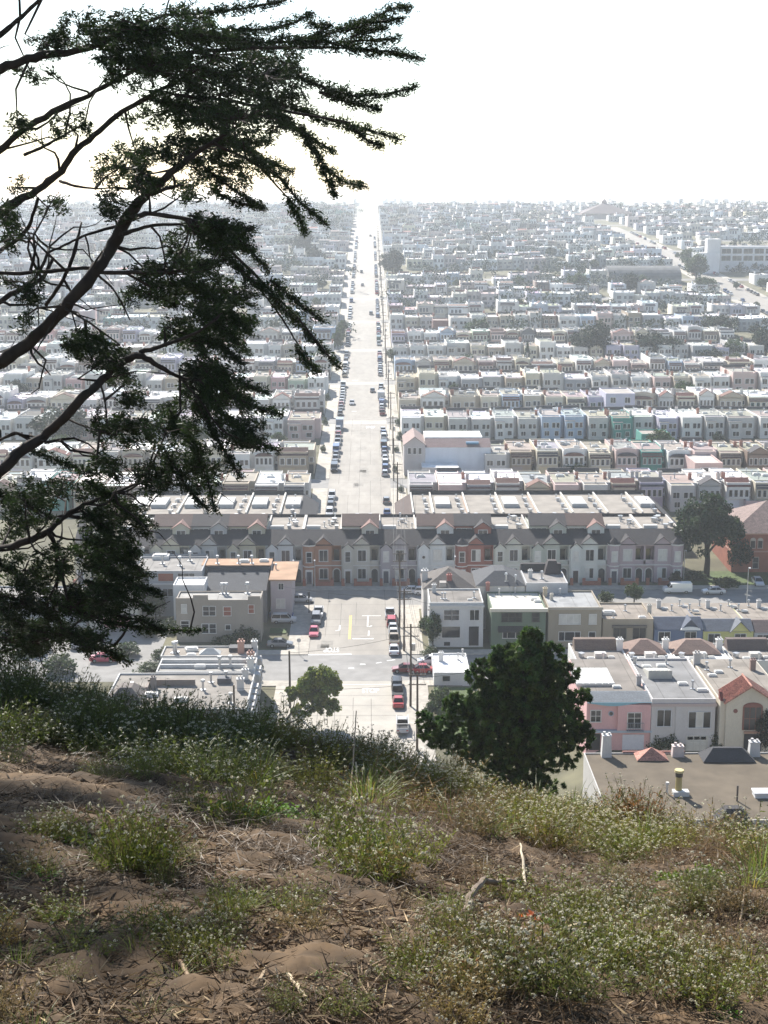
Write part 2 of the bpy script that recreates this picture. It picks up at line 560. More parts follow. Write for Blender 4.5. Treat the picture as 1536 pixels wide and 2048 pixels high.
def window(root, x0, x1, z0, z1, y=0.0, nv=1, nh=1, col=TRIMC, pane=None, t=.09):
    fr = frame_mb(x0, x1, z0, z1, y, nv, nh, t).build('window', M_TRIM, root, col)
    n = nv
    for k in range(n):
        a = x0 + (x1 - x0) * k / n; b = x0 + (x1 - x0) * (k + 1) / n
        pm = M_GLASS if pane is None else (pane[k % len(pane)] if isinstance(pane, (list, tuple)) else pane)
        mb = MB(); yy = y - .025
        mb.add([(a + .03, yy, z0), (b - .03, yy, z0), (b - .03, yy, z1), (a + .03, yy, z1)], [(0, 1, 2, 3)])
        mb.build('pane', pm, fr)
    return fr

def wall_mb(x0, x1, y0, y1, H, zb=-2.0, par=.35, t=.18):
    mb = MB(); mb.box(x0, x1, y0, y1, zb, H)
    if par:
        mb.box(x0, x1, y0, y0 + t, H, H + par); mb.box(x0, x1, y1 - t, y1, H, H + par)
        mb.box(x0, x0 + t, y0 + t, y1 - t, H, H + par); mb.box(x1 - t, x1, y0 + t, y1 - t, H, H + par)
    return mb

def flat_roof(root, x0, x1, y0, y1, z, color, t=.19):
    mb = MB()
    mb.box(x0 + t, x1 - t, y0 + t, y1 - t, z, z + .05)
    return mb.build('roof', M_ROOF, root, color)

def gable_mb(x0, x1, y0, y1, z, rise, ov=.2, th=.14, axis='y'):
    """two sloping roof slabs with the ridge along the axis"""
    mb = MB()
    if axis == 'y':
        xm = (x0 + x1) / 2
        for sx, xe in ((1, x0 - ov), (-1, x1 + ov)):
            k = rise / ((x1 - x0) / 2); ze = z - ov * k
            mb.prism([(xe, ze), (xm, z + rise), (xm, z + rise + th), (xe, ze + th)], y0 - ov, y1, 'y')
    else:
        ym = (y0 + y1) / 2
        for ye in (y0 - ov, y1 + ov):
            k = rise / ((y1 - y0) / 2); ze = z - ov * k
            mb.prism([(ye, ze), (ym, z + rise), (ym, z + rise + th), (ye, ze + th)], x0 - ov, x1 + ov, 'x')
    return mb

def hip_mb(x0, x1, y0, y1, z, rise, inset=None, ov=.25):
    x0 -= ov; x1 += ov; y0 -= ov; y1 += ov
    w, d = x1 - x0, y1 - y0
    i = min(w, d) / 2 if inset is None else inset
    ix, iy = min(i, w / 2 - .05), min(i, d / 2 - .05)
    mb = MB()
    mb.add([(x0, y0, z), (x1, y0, z), (x1, y1, z), (x0, y1, z),
            (x0 + ix, y0 + iy, z + rise), (x1 - ix, y0 + iy, z + rise), (x1 - ix, y1 - iy, z + rise), (x0 + ix, y1 - iy, z + rise)],
           [(0, 3, 2, 1), (4, 5, 6, 7), (0, 1, 5, 4), (1, 2, 6, 5), (2, 3, 7, 6), (3, 0, 4, 7)])
    return mb

_shared = {}
def shared(key, fn):
    if key not in _shared: _shared[key] = fn()
    return _shared[key]
def put(name, me, root, loc, color=None, rz=0.0, sc=None):
    o = bpy.data.objects.new(name, me); o.location = loc
    if rz: o.rotation_euler = (0, 0, rz)
    if sc: o.scale = sc
    if color is not None: o.color = (*color, 1)
    return link(o, root)

def vent_mesh():
    mb = MB(); mb.cyl(0, 0, 0, .75, .10, n=7); mb.cyl(0, 0, .75, .95, .20, .16, n=7)
    mb.box(-.22, .22, -.22, .22, 0, .06)
    return mb.mesh('vent', M_METAL)
def box_vent_mesh():
    mb = MB(); mb.box(-.3, .3, -.3, .3, 0, .55); mb.box(-.4, .4, -.4, .4, .55, .68)
    return mb.mesh('vent', M_METAL)
def chimney_mesh():
    mb = MB(); mb.box(-.45, .45, -.35, .35, -.3, 1.7); mb.box(-.54, .54, -.44, .44, 1.7, 1.88); mb.cyl(-.2, 0, 1.88, 2.2, .14, n=8); mb.cyl(.22, 0, 1.88, 2.2, .14, n=8)
    return mb.mesh('chimney', M_WALL)
def skylight_mesh():
    mb = MB(); mb.box(-.7, .7, -.5, .5, 0, .32, 0); mb.box(-.62, .62, -.42, .42, .32, .42, 1, .1, .1)
    return mb.mesh('skylight', [M_TRIM, M_BLIND])
def vent(root, x, y, z, box=False, s=1.0):
    me = shared('bv' if box else 'v', box_vent_mesh if box else vent_mesh)
    return put('vent', me, root, (x, y, z), None, RND.uniform(0, 3), (s, s, s))
def chimney(root, x, y, z, col, s=1.0):
    return put('chimney', shared('ch', chimney_mesh), root, (x, y, z), col, 0, (s, s, s))
def skylight(root, x, y, z, s=1.0, rz=0):
    return put('skylight', shared('sk', skylight_mesh), root, (x, y, z), TRIMC, rz, (s, s, s))

# ------------------------------------------------------------------ townhouses across the end of the street
def townhouse(x0, x1, Y, wall, name_col, top, label, trim=(.62, .60, .56), turret=False, roofc=(.040, .037, .040), mirror=False, brick=False, rnd=False):
    w = x1 - x0
    root = empty('townhouse', ((x0 + x1) / 2, Y, float(zcity(Y)) + .05))
    tag(root, label, 'townhouse', 'townhouses across the end of the street')
    h = w / 2; mw = M_WALL
    def X(a, b):
        return (-b, -a) if mirror else (a, b)
    E = 7.9
    # body: recess for the balcony on one side
    xr = h - 1.9
    mb = MB()
    a, b = X(-h, xr); mb.box(a, b, 0, 12, -2, E)
    a, b = X(xr, h); mb.box(a, b, .7, 12, -2, 3.5); mb.box(a, b, 2.3, 12, 3.5, E)
    a, b = X(xr, h); mb.box(a, b, .3, .45, 3.3, 4.45); mb.box(a, b, .2, .5, E - .5, E)
    a, b = X(h - .2, h); mb.box(a, b, .3, 2.3, 3.5, E - .5)
    mb.build('wall', mw, root, wall)
    # bay
    ax, bx = X(-h + .25, -h + 2.35); xm = (ax + bx) / 2
    mb = MB()
    if turret:
        r = 1.25
        mb.cyl(xm, .25, -1, E - .2, r, r, 8); mb.build('bay', mw, root, wall)
        mb = MB(); mb.cyl(xm, .25, E - .2, E + .1, r + .2, r + .25, 8); mb.cyl(xm, .25, 3.4, 3.6, r + .08, r + .08, 8); mb.build('cornice', M_TRIM, root, trim)
        mb = MB(); mb.cyl(xm, .25, E + .1, E + 1.3, r + .3, .05, 8); mb.build('bay_roof', M_SHINGLE, root, roofc)
        yb = .25 - r * cos(pi / 8) - .02
        if True:
            yb = .25 - r + .0
    else:
        mb.box(ax, bx, -.55, 0, -1, E - .7)
        mb.prism([(ax, E - .7), (bx, E - .7), (xm, E + .25)], -.55, .3, 'y')
        mb.build('bay', mw, root, wall)
        gable_mb(ax, bx, -.55, 1.2, E - .68, .98, .18, .12).build('bay_roof', M_SHINGLE, root, roofc)
        yb = -.55
    # central gable
    cx0, cx1 = X(-h + 2.6, xr - .1); cm = (cx0 + cx1) / 2
    mb = MB(); mb.prism([(cx0 - .2, E - .05), (cx1 + .2, E - .05), (cm, E + 1.35)], -.06, .5, 'y'); mb.build('gable', mw, root, wall)
    gable_mb(cx0 - .2, cx1 + .2, -.1, 3.0, E - .02, 1.4, .2, .13).build('gable_roof', M_SHINGLE, root, roofc)
    # openings
    if rnd:
        mb = MB(); mb.prism([(xm + .42 * cos(t), 5.4 + .42 * sin(t)) for t in np.linspace(0, 2 * pi, 13)[:-1]], yb - .08, yb + .02, 'y')
        o = mb.build('round_window', M_TRIM, root, trim)
        mb = MB(); mb.prism([(xm + .3 * cos(t), 5.4 + .3 * sin(t)) for t in np.linspace(0, 2 * pi, 13)[:-1]], yb - .1, yb - .07, 'y'); mb.build('pane', M_GLASS, o)
    else:
        window(root, xm - .5, xm + .5, 4.5, 6.5, yb, 1, 2, trim, RND.choice([M_BLIND, M_GLASS]), .13)
    window(root, cm - .8, cm + .8, 4.5, 6.7, 0, 2, 1, trim, RND.choice([None, [M_GLASS, M_BLIND], None, M_BLIND]), .14)
    window(root, cm - .8, cm + .8, .9, 2.9, 0, 2, 1, trim, RND.choice([None, None, [M_BLIND, M_GLASS]]), .14)
    # front door with surround
    mb = MB(); mb.box(xm - .75, xm + .75, yb - .1, yb + .02, 0, 2.95); mb.build('door_surround', M_TRIM, root, trim)
    mb = MB(); mb.box(xm - .5, xm + .5, yb - .14, yb - .1, .0, 2.55); mb.build('door', M_TRIM, root, RND.choice([(.05, .055, .08), (.06, .04, .035)]))
    # arched entry under the balcony
    ex0, ex1 = X(xr + .3, h - .35); em = (ex0 + ex1) / 2; r = (ex1 - ex0) / 2
    arc = [(em + r * cos(t), 2.1 + r * sin(t)) for t in np.linspace(0, pi, 9)]
    mb = MB(); mb.prism([(ex1, -.05)] + arc + [(ex0, -.05)], .64, .72, 'y'); mb.build('entry', M_DARK, root)
    ra = r + .2; arc2 = [(em + ra * cos(t), 2.1 + ra * sin(t)) for t in np.linspace(0, pi, 9)]
    mb = MB(); mb.prism([(ex1 + .2, -.05)] + arc2 + [(ex0 - .2, -.05)], .66, .695, 'y'); mb.build('entry_arch', M_TRIM, root, trim)
    # balcony glass door and rail
    bx0, bx1 = X(xr + .35, h - .5)
    mb = MB(); mb.add([(bx0, 2.27, 3.55), (bx1, 2.27, 3.55), (bx1, 2.27, 6.4), (bx0, 2.27, 6.4)], [(0, 1, 2, 3)]); mb.build('balcony_door', M_GLASS, root)
    mb = MB(); a, b = X(xr, h); mb.box(a, b, .27, .48, 4.45, 4.55)
    mb.box(-h, h, -.07, .0, 3.5, 3.68); mb.build('trim_band', M_TRIM, root, trim)
    # low front roof, eave to terrace
    mb = MB(); mb.prism([(-.35, E - .12), (4.8, E + 2.1), (4.8, E + 1.95), (4.8, E - .1), (0, E - .1)], -h, h, 'x')
    mb.build('front_roof', M_SHINGLE, root, roofc)
    a, b = X(xr, h)
    if top == 'flat':
        mb = MB(); mb.box(-h, h, 4.8, 18.5, -2, E + 1.7)
        mb.build('rear_wall', mw, root, wall)
        mb = MB(); mb.box(-h + .15, h - .15, 4.9, 18.4, E + 1.7, E + 1.76); mb.build('roof', M_ROOF, root, (.285, .255, .22))
        mb = MB(); mb.box(-h, -h + .28, 4.8, 18.5, E + 1.7, E + 2.2); mb.box(h - .28, h, 4.8, 18.5, E + 1.7, E + 2.2); mb.build('parapet', M_WALL, root, (.5, .47, .43))
        mb = MB(); mb.prism([(18.5, E + 1.0), (18.5, E + 2.3), (19.4, E + 1.3)], -h + .3, h - .3, 'x'); mb.build('rear_parapet', M_SHINGLE, root, roofc)
        mb = MB(); mb.box(-h + .6, -h + 3.4, 5.5, 6.6, E + 1.76, E + 2.6); mb.build('roof_box', M_WALL, root, (.55, .53, .5))
        for k in range(7):
            vent(root, RND.uniform(.1, h - .8), 7 + k * 1.5 + RND.uniform(-.3, .3), E + 1.76, RND.random() < .35, RND.uniform(.9, 1.5))
    else:
        T = E + 2.9
        mb = MB(); mb.box(-h + .02, h - .02, 4.8, 13, -2, T); mb.build('upper_wall', mw, root, top_col(wall))
        gable_mb(-h + .22, h - .22, 4.5, 13, T - .1, 1.55, .22, .16, 'x').build('roof', M_SHINGLE, root, (.085, .055, .048) if top == 'brown' else roofc)
        d0, d1 = X(.25, h - .25); dm = (d0 + d1) / 2
        mb = MB(); mb.box(d0, d1, 3.3, 6, E + .3, T - .3); mb.prism([(d0, T - .3), (d1, T - .3), (dm, T + .75)], 3.3, 6, 'y'); mb.build('dormer', mw, root, wall)
        gable_mb(d0, d1, 3.3, 7.4, T - .28, 1.1, .22, .13).build('dormer_roof', M_SHINGLE, root, (.22, .13, .11) if top == 'brown' else roofc)
        window(root, dm - .85, dm + .85, T - 1.75, T - .75, 3.3, 2, 1, trim, None, .12)
        e0, e1 = X(-h + .5, -.3)
        window(root, e0, e1, T - 1.5, T - .7, 4.8, 3, 1, trim, RND.choice([M_BLIND, M_GLASS]), .1)
        for k in range(3): vent(root, RND.uniform(-h + 1, h - 1), RND.uniform(9.5, 11.5), T + .6, True, .9)
    # garden wall piers
    mb = MB()
    for xx in (-h + .05, -h + 2.5, xr - .2):
        mb.box(xx, xx + .6, -2.3, -1.7, -1, 1.35)
    mb.build('garden_pier', M_BRICK, root)
    mb = MB(); mb.box(-h + 3.1, xr - .2, -2.15, -1.85, -1, .75); mb.build('garden_wall', M_BRICK, root)
    mb = MB(); mb.box(xm - .7, xm + .7, -1.6, yb - .02, -.6, .12); mb.box(xm - .7, xm + .7, -2.2, -1.6, -.6, -.05); mb.build('step', M_PAVE, root)
    return root

def top_col(c):
    return tuple(min(.7, v * 1.08) for v in c)

TY = 292.2
def tx(px):
    return at_y(px, 1165, TY)[0]
th_list = [
 (150, 226, 'pale yellow', (.55, .50, .36), 'dark', 'pale yellow townhouse mostly behind the cypress, third from the left end', {}),
 (226, 302, 'pale pink', (.50, .42, .40), 'flat', 'pale pink townhouse with roof terrace, seen beyond the hanging cypress branches', {'turret': True}),
 (302, 380, 'yellow', (.52, .49, .38), 'brown', 'pale olive townhouse with brown dormer roof, above the grey flat roofed house', {}),
 (380, 455, 'grey', (.43, .43, .42), 'dark', 'mid grey townhouse with dark gabled dormer, left of the olive beige one', {'mirror': False}),
 (455, 532, 'beige', (.47, .43, .32), 'brown', 'olive beige townhouse with brown roofed dormer, behind the orange roofed corner house', {}),
 (532, 606, 'pale grey', (.52, .53, .52), 'flat', 'pale grey flat topped townhouse just left of the terracotta one', {}),
 (606, 683, 'terracotta', (.36, .19, .12), 'flat', 'terracotta townhouse with corner turret and white trim, facing the street end', {'turret': True}),
 (683, 759, 'cream', (.50, .47, .40), 'brown', 'cream townhouse with brown roofed dormer, facing the middle of the street', {}),
 (759, 834, 'mauve', (.37, .33, .34), 'flat', 'mauve grey townhouse with flat top, behind the tallest utility pole', {}),
 (834, 910, 'white', (.60, .60, .58), 'brown', 'white townhouse with small round window and brown roofed dormer', {'rnd': True}),
 (910, 986, 'brick', (.30, .12, .09), 'dark', 'dark red townhouse with red gabled dormer and corner turret', {'turret': True}),
 (986, 1061, 'cream', (.53, .52, .45), 'flat', 'pale cream flat topped townhouse just right of the dark red one', {}),
 (1061, 1137, 'grey green', (.42, .43, .37), 'dark', 'grey green townhouse with grey green gabled dormer', {}),
 (1137, 1213, 'off white', (.60, .60, .55), 'brown', 'off white townhouse with dormer, next to the mauve pair at the right end', {}),
 (1213, 1288, 'mauve', (.42, .33, .34), 'flat', 'left half of the mauve turreted pair at the right end of the row', {'turret': True}),
 (1288, 1364, 'mauve', (.42, .33, .34), 'flat', 'right half of the mauve turreted pair, end house of the row', {'turret': True, 'mirror': True}),
]
for a, b, cn, c, top, lab, kw in th_list:
    townhouse(tx(a), tx(b), TY, c, cn, top, lab, **kw)

# second row, flat roofs with pale party walls, split by the street
def terrace_block(x0, x1, n, side):
    Y0, D = 317.0, 28.0
    P = (x1 - x0) / n
    for k in range(n):
        a = x0 + k * P; z0 = float(zcity(Y0))
        root = empty('terraced_house', (a + P / 2, Y0, z0))
        o = ['first', 'second', 'third', 'fourth', 'fifth', 'sixth', 'seventh', 'eighth', 'ninth'][k if side == 'right' else n - 1 - k]
        tag(root, f'{o} flat roofed terraced house {side} of the street, behind the townhouse row', 'terraced house', 'flat roofed terraces behind the townhouses')
        h = P / 2; H = 7.2
        c = RND.choice([(.42, .38, .33), (.50, .47, .40), (.36, .22, .16), (.45, .43, .40)])
        e = -h if k > 0 else -h + 3.2; f = h if k < n - 1 else h - 3.2
        mb = MB(); mb.box(e + .01, f - .01, 3.7, D - 1.25, -3, H - .05); mb.box(-h + .01, h - .01, 0, D - .2, -3, H - 2.32); mb.build('wall', M_WALL, root, c)
        mb = MB(); mb.box(e + .2, f - .2, 3.8, D - 1.2, H, H + .06); mb.build('roof', M_ROOF, root, (.28, .25, .215))
        mb = MB(); mb.prism([(-.5, H - 2.3), (3.8, H + .25), (3.8, H - 2.3)], e, f, 'x')
        if k == 0: mb.add([(-h - .4, -.5, H - 2.3), (e, -.5, H - 2.3), (e, 3.8, H + .25), (e, D - 1.2, H + .25), (-h - .4, D, H - 2.3)], [(0, 1, 2), (0, 2, 3, 4)])
        if k == n - 1: mb.add([(h + .4, -.5, H - 2.3), (f, -.5, H - 2.3), (f, 3.8, H + .25), (f, D - 1.2, H + .25), (h + .4, D, H - 2.3)], [(0, 1, 2), (0, 2, 3, 4)])
        mb.build('front_roof', M_SHINGLE, root, (.045, .043, .046) if k % 3 else (.085, .058, .05))
        mb = MB(); mb.prism([(D - 1.2, H - .3), (D - 1.2, H + .95), (D, H - 1.2)], e, f, 'x'); mb.build('rear_parapet', M_SHINGLE, root, (.04, .04, .043))
        mb = MB(); mb.box(e - .02, e + .32, 3.8, D - 1.2, H, H + .62); mb.build('party_wall', M_WALL, root, (.58, .55, .49))
        # gabled bay in the lower roof
        g0, g1 = -h + .6, -h + 4.6
        mb = MB(); mb.prism([(g0, H - 2.3), (g1, H - 2.3), ((g0 + g1) / 2, H - .5)], -1.0, 2.5, 'y'); mb.box(g0, g1, -.98, .2, -2, H - 2.3); mb.build('bay', M_WALL, root, c)
        gable_mb(g0, g1, -1.1, 2.8, H - 2.28, 1.82, .3, .13).build('bay_roof', M_SHINGLE, root, (.06, .05, .05) if k % 2 else (.15, .095, .08))
        window(root, (g0 + g1) / 2 - .8, (g0 + g1) / 2 + .8, H - 4.4, H - 2.7, -1.0, 2, 1, TRIMC)
        window(root, 1.0, 2.4, H - 4.4, H - 2.9, 0, 2, 1, TRIMC)
        if k % 2 == 1 or side == 'left':
            mb = MB(); mb.box(e + .9, e + 4.2, 11, 19.5, H + .06, H + .9); o_ = mb.build('roof_box', M_WALL, root, (.50, .49, .47))
            mb = MB(); mb.box(e + 1.1, e + 4.0, 11.2, 19.3, H + .9, H + .95); mb.build('lid', M_BLIND, o_)
        for j in range(6): vent(root, f - 1.4 + RND.uniform(-.3, .3), 6 + j * 3.1, H + .06, j % 2 == 0, 1.1)
xr0, xr1 = 6.2, at_y(1345, 1000, 326)[0]
terrace_block(xr0, xr1, 8, 'right')
terrace_block(-12.2 - 6 * 7.5, -12.2, 6, 'left')

# ------------------------------------------------------------------ near houses, one by one
class House:
    def __init__(s, name, label, x0, x1, yb, yt, yr, wall, roofc, cat='house', Y=None, par=.35, flat=True, D=None):
        xm = (x0 + x1) / 2
        if Y is None: _, Y, _ = gpt(xm, yb)
        s.Y = Y
        X0, zt = at_y(x0, yt, Y); X1, _ = at_y(x1, yt, Y)
        s.xc = (X0 + X1) / 2
        s.zb = float(zcity(Y, s.xc)); s.H = zt - s.zb - par
        s.h = (X1 - X0) / 2
        d = ray(xm, yr); t = (zt - CZ) / d[2]; s.D = (D or max(4.0, d[1] * t - Y))
        s.root = empty(name, (s.xc, Y, s.zb)); tag(s.root, label, cat)
        s.wall = wall; s.roofc = roofc
        mb = wall_mb(-s.h, s.h, 0, s.D, s.H, -4, par)
        mb.build('wall', M_WALL, s.root, wall)
        if flat:
            for q in range(4):
                a = RND.uniform(-s.h + .4, s.h - 2.2); b = RND.uniform(.4, max(.6, s.D - 2.5)); f = RND.choice([.78, .86, 1.12, .92])
                pbox('roof_patch', s.root, a, min(s.h - .3, a + RND.uniform(.8, 3.2)), b, min(s.D - .3, b + RND.uniform(.7, 2.4)), s.H + .06, s.H + .076 + q * .003, M_ROOF, tuple(c * f * (.8 if c < .5 else 1) for c in roofc))
            for q in range(3):
                a = -s.h + 2 * s.h * (q + RND.uniform(.3, .7)) / 3
                pbox('roof_seam', s.root, a - .05, a + .05, .3, s.D - .3, s.H + .06, s.H + .092, M_ROOF, tuple(c * .55 for c in roofc))
        if flat: flat_roof(s.root, -s.h, s.h, 0, s.D, s.H + .02, tuple(c * (.80 if c < .5 else 1) for c in roofc))
    def lx(s, px, py, y=0.0):
        X, z = at_y(px, py, s.Y + y); return X - s.xc, z - s.zb
    def win(s, x0, x1, y0, y1, nv=1, nh=1, col=TRIMC, pane=None, y=0.0, t=.09):
        a, zt = s.lx(x0, y0, y); b, zb = s.lx(x1, y1, y)
        return window(s.root, a, b, zb, zt, y, nv, nh, col, pane, t)
    def rect(s, name, x0, x1, y0, y1, m, col=None, d=.06, y=0.0):
        a, zt = s.lx(x0, y0, y); b, zb = s.lx(x1, y1, y)
        return pbox(name, s.root, a, b, y - d, y + .01, zb, zt, m, col)
    def top(s, px, py):
        d = ray(px, py); z = s.zb + s.H + .07; t = (z - CZ) / d[2]
        return d[0] * t - s.xc, d[1] * t - s.Y, s.H + .07
    def vents(s, pts, box=False, sc=1.3):
        for p in pts: vent(s.root, *s.top(*p), box, sc)
    def chims(s, pts, col, sc=.8):
        for p in pts: chimney(s.root, *s.top(*p), col, sc)
    def sky(s, pts, sc=1.0, rz=0):
        for p in pts: skylight(s.root, *s.top(*p), sc, rz)

h = House('house', 'pale grey two storey house behind a utility pole, right of the street', 859, 967, 1294, 1205, 1177, (.58, .575, .55), (.26, .235, .21))
h.win(888, 903, 1220, 1240, 1, 2); h.win(904, 918, 1220, 1240, 1, 2); h.win(940, 958, 1220, 1240, 2)
h.win(884, 920, 1253, 1275, 1); h.rect('doorway', 938, 957, 1253, 1291, M_DARK); h.rect('cornice', 857, 969, 1210, 1214, M_TRIM, (.55, .54, .51), .3)
h.rect('cellar_window', 888, 900, 1284, 1291, M_GLASS); h.vents([(884, 1198), (890, 1198), (948, 1196)]); h.chims([(868, 1185)], (.6, .58, .55)); h.sky([(940, 1200)], .6)
h = House('house', 'dark green two storey house with cream roof, behind the pine', 983, 1092, 1296, 1217, 1183, (.14, .185, .13), (.74, .69, .57))
h.rect('eave', 980, 1095, 1216, 1222, M_TRIM, (.62, .57, .46), .6)
BK = (.05, .045, .045)
h.win(1004, 1016, 1226, 1243, 1, 2, BK); h.win(1018, 1030, 1226, 1243, 1, 2, BK); h.win(1032, 1043, 1226, 1243, 1, 2, BK); h.win(1065, 1078, 1226, 1243, 1, 2, BK)
a, zt = h.lx(996, 1252); b, zb = h.lx(1062, 1260)
mb = MB(); mb.prism([(0, zt), (-1.2, zb), (-1.2, zb - .12), (0, zb - .12)], a, b, 'x'); mb.build('awning', M_SHINGLE, h.root, (.05, .045, .045))
h.win(1006, 1014, 1262, 1276); h.win(1015, 1030, 1262, 1276, 1); h.win(1032, 1042, 1262, 1276)
h.sky([(1068, 1200), (1075, 1204)], .9); h.chims([(1090, 1192)], (.5, .42, .3)); h.vents([(1020, 1186), (1030, 1187), (998, 1190)])
h = House('house', 'plain tan two storey house with grey roof and drawn blinds', 1097, 1204, 1294, 1216, 1181, (.335, .285, .215), (.40, .40, .395))
h.rect('cornice', 1095, 1206, 1214, 1219, M_TRIM, (.42, .37, .30), .25)
h.win(1119, 1160, 1229, 1248, 3, 1, TRIMC, M_BLIND); h.win(1179, 1192, 1229, 1248, 1, 1, TRIMC, M_BLIND)
h.win(1118, 1128, 1264, 1281); h.win(1130, 1148, 1264, 1281); h.win(1150, 1160, 1264, 1281); h.win(1178, 1190, 1264, 1281); h.vents([(1120, 1190)]); h.chims([(1103, 1200)], (.55, .5, .42), .6)
h = House('house', 'low tan bungalow with dark window shade, right of the plain tan house', 1206, 1307, 1291, 1238, 1205, (.36, .30, .225), (.325, .28, .235))
h.win(1227, 1252, 1256, 1278, 2, 1, (.22, .2, .17)); h.win(1266, 1291, 1256, 1281, 2, 1, (.22, .2, .17)); h.rect('shade', 1224, 1293, 1250, 1254, M_TRIM, (.14, .12, .1), .6)
h.sky([(1217, 1228)], 1.6); h.sky([(1284, 1236)], .9); h.vents([(1226, 1236), (1250, 1222)]); h.chims([(1298, 1226)], (.5, .47, .42))
for x0, x1, c, sc_, lab, yt in ((1309, 1406, (.135, .175, .27), (.10, .115, .15), 'slate blue bungalow with dark slate roof and white curved pediment', 1258),
                        (1407, 1507, (.58, .55, .22), (.14, .15, .17), 'yellow bungalow with grey slate roof, right of the slate blue one', 1262),
                        (1509, 1600, (.42, .42, .43), (.16, .12, .11), 'grey bungalow with brown slate roof at the right edge', 1264)):
    h = House('house', lab, x0, x1, 1291, yt, 1206, c, (.33, .285, .24), par=0.0)
    a = -h.h; b = h.h; H = h.H
    _, zr = h.lx((x0 + x1) / 2, yt - 24, 2.2)
    mb = MB(); mb.prism([(-.35, H), (2.2, zr), (2.6, zr), (2.6, H)], a, b, 'x'); mb.build('slate_roof', M_SHINGLE, h.root, sc_)
    gable_mb(.3, 3.6, -.5, 2.6, H, zr - H + .25, .2, .12).build('dormer_roof', M_SHINGLE, h.root, sc_)
    mb = MB(); mb.prism([(.3, H), (3.6, H), (1.95, zr + .1)], -.3, 2, 'y'); mb.build('dormer', M_WALL, h.root, sc_ if c[2] > .2 and c[0] < .3 else c)
    if c[2] > .2 and c[0] < .3:
        mb = MB(); mb.prism([(1.95 + 1.75 * cos(t), H - .05 + .65 * sin(t)) for t in np.linspace(0, pi, 10)] , -.75, -.5, 'y'); mb.build('pediment', M_TRIM, h.root, (.74, .73, .7))
    xm = (x0 + x1) / 2
    h.win(xm + 13, xm + 34, yt + 6, yt + 24, 2); h.win(xm - 40, xm - 18, yt + 6, yt + 24, 2)
    h.sky([(x0 + 20, 1218), (x0 + 60, 1214), (x0 + 82, 1223)], .8); h.chims([(x0 + 8, 1216)], (.6, .58, .55), .8); h.vents([(x0 + 34, 1222), (x0 + 50, 1212), (x0 + 70, 1220), (x0 + 90, 1212)])
# houses that front the avenue beyond, backs to us
for x0, x1, wc, rc, lab, rise in ((847, 952, (.60, .57, .53), (.12, .105, .095), 'white corner house with brown hipped roof and red brick chimney', 2.7),
                           (954, 1050, (.55, .52, .48), (.075, .078, .085), 'house with charcoal hipped roof and white rear wall', 2.0)):
    h = House('house', lab, x0, x1, 1240, 1178 if x0 < 900 else 1172, 1150, wc, rc, Y=262.0, par=0.0, flat=False, D=11)
    hip_mb(-h.h, h.h, 0, 11, h.H, rise, None if x0 < 900 else 3.6).build('roof', M_SHINGLE, h.root, rc)
    if x0 < 900:
        chimney(h.root, 0.0, 2.0, h.H + .4, (.33, .12, .10), .95)
        mb = MB(); mb.box(-1.8, -.6, .2, 2.5, h.H + .05, h.H + 1.1); mb.build('dormer', M_WALL, h.root, (.3, .28, .26))
        chimney(h.root, -h.h + .4, 5, h.H, (.6, .58, .55), 1.2)
    else:
        vent(h.root, 1, 1.2, h.H + .6, False, 1.6); vent(h.root, 2.7, 1.0, h.H + .5, False, 1.4); chimney(h.root, -2.4, -.3, h.H - .6, (.36, .16, .13), .7)
h = House('house', 'flat grey roofed house with black mansard front, behind the tan house', 1052, 1136, 1240, 1166, 1152, (.5, .5, .5), (.33, .31, .29), Y=262.0, D=11)
mb = MB(); mb.prism([(9.5, h.H + .1), (11.3, h.H + .1), (10.8, h.H + 1.5), (9.9, h.H + 1.5)], -h.h, h.h, 'x'); mb.build('mansard', M_SHINGLE, h.root, (.05, .045, .045))
hip_mb(h.h - 3.2, h.h - .6, 7.5, 10, h.H + .1, 2.4, .8).build('turret_roof', M_SHINGLE, h.root, (.06, .05, .05)); vent(h.root, -.5, 4, h.H + .1, False, 1.6); chimney(h.root, -2.5, 5, h.H, (.6, .58, .55), .8)

# near right: row that fronts the first avenue, seen from behind
for i, (x0, x1, rc, hc, lab, wr) in enumerate(((1152, 1258, (.30, .27, .24), (.17, .125, .10), 'house with brown mansard front, just right of the pine crown', 0),
                                (1261, 1352, (.74, .73, .7), (.21, .145, .12), 'white roofed house with brown hipped front behind the pink house', 1),
                                (1354, 1462, (.75, .74, .71), (.23, .16, .13), 'white roofed house with second brown hipped front and white chimney', 1),
                                (1466, 1570, (.31, .28, .25), (.13, .10, .09), 'house with dark brown mansard front at the right edge', 0))):
    h = House('house', lab, x0, x1, 1370, 1321, 1292, (.62, .61, .58), rc, Y=214.0, D=9.0)
    if wr:
        hip_mb(-h.h + .1, h.h - .9, 3.4, 8.9, h.H + .3, 1.55, 2.6).build('front_roof', M_SHINGLE, h.root, hc)
    else:
        mb = MB(); mb.prism([(5.8, h.H + .1), (8.9, h.H + .1), (8.0, h.H + 1.6), (6.9, h.H + 1.6)], -h.h + .6, h.h - .9, 'x'); mb.build('front_roof', M_SHINGLE, h.root, hc)
    chimney(h.root, h.h - .45, 6, h.H, (.68, .67, .64), 1.0)
    skylight(h.root, -1.5, 1.6, h.H + .08, .8); skylight(h.root, 1.6, 2.2, h.H + .08, .7); vent(h.root, .3, 1.2, h.H + .08, False, 1.2); vent(h.root, -2.8, 2.6, h.H + .08, True, 1.0)
    pbox('roof_box', h.root, -.8, .9, 1.9, 3.2, h.H + .07, h.H + .8, M_WALL, (.5, .48, .45))
    window(h.root, -2.5, -1, 3.2, 4.8, 0, 2); window(h.root, .8, 2.2, 3.2, 4.8, 0, 2)
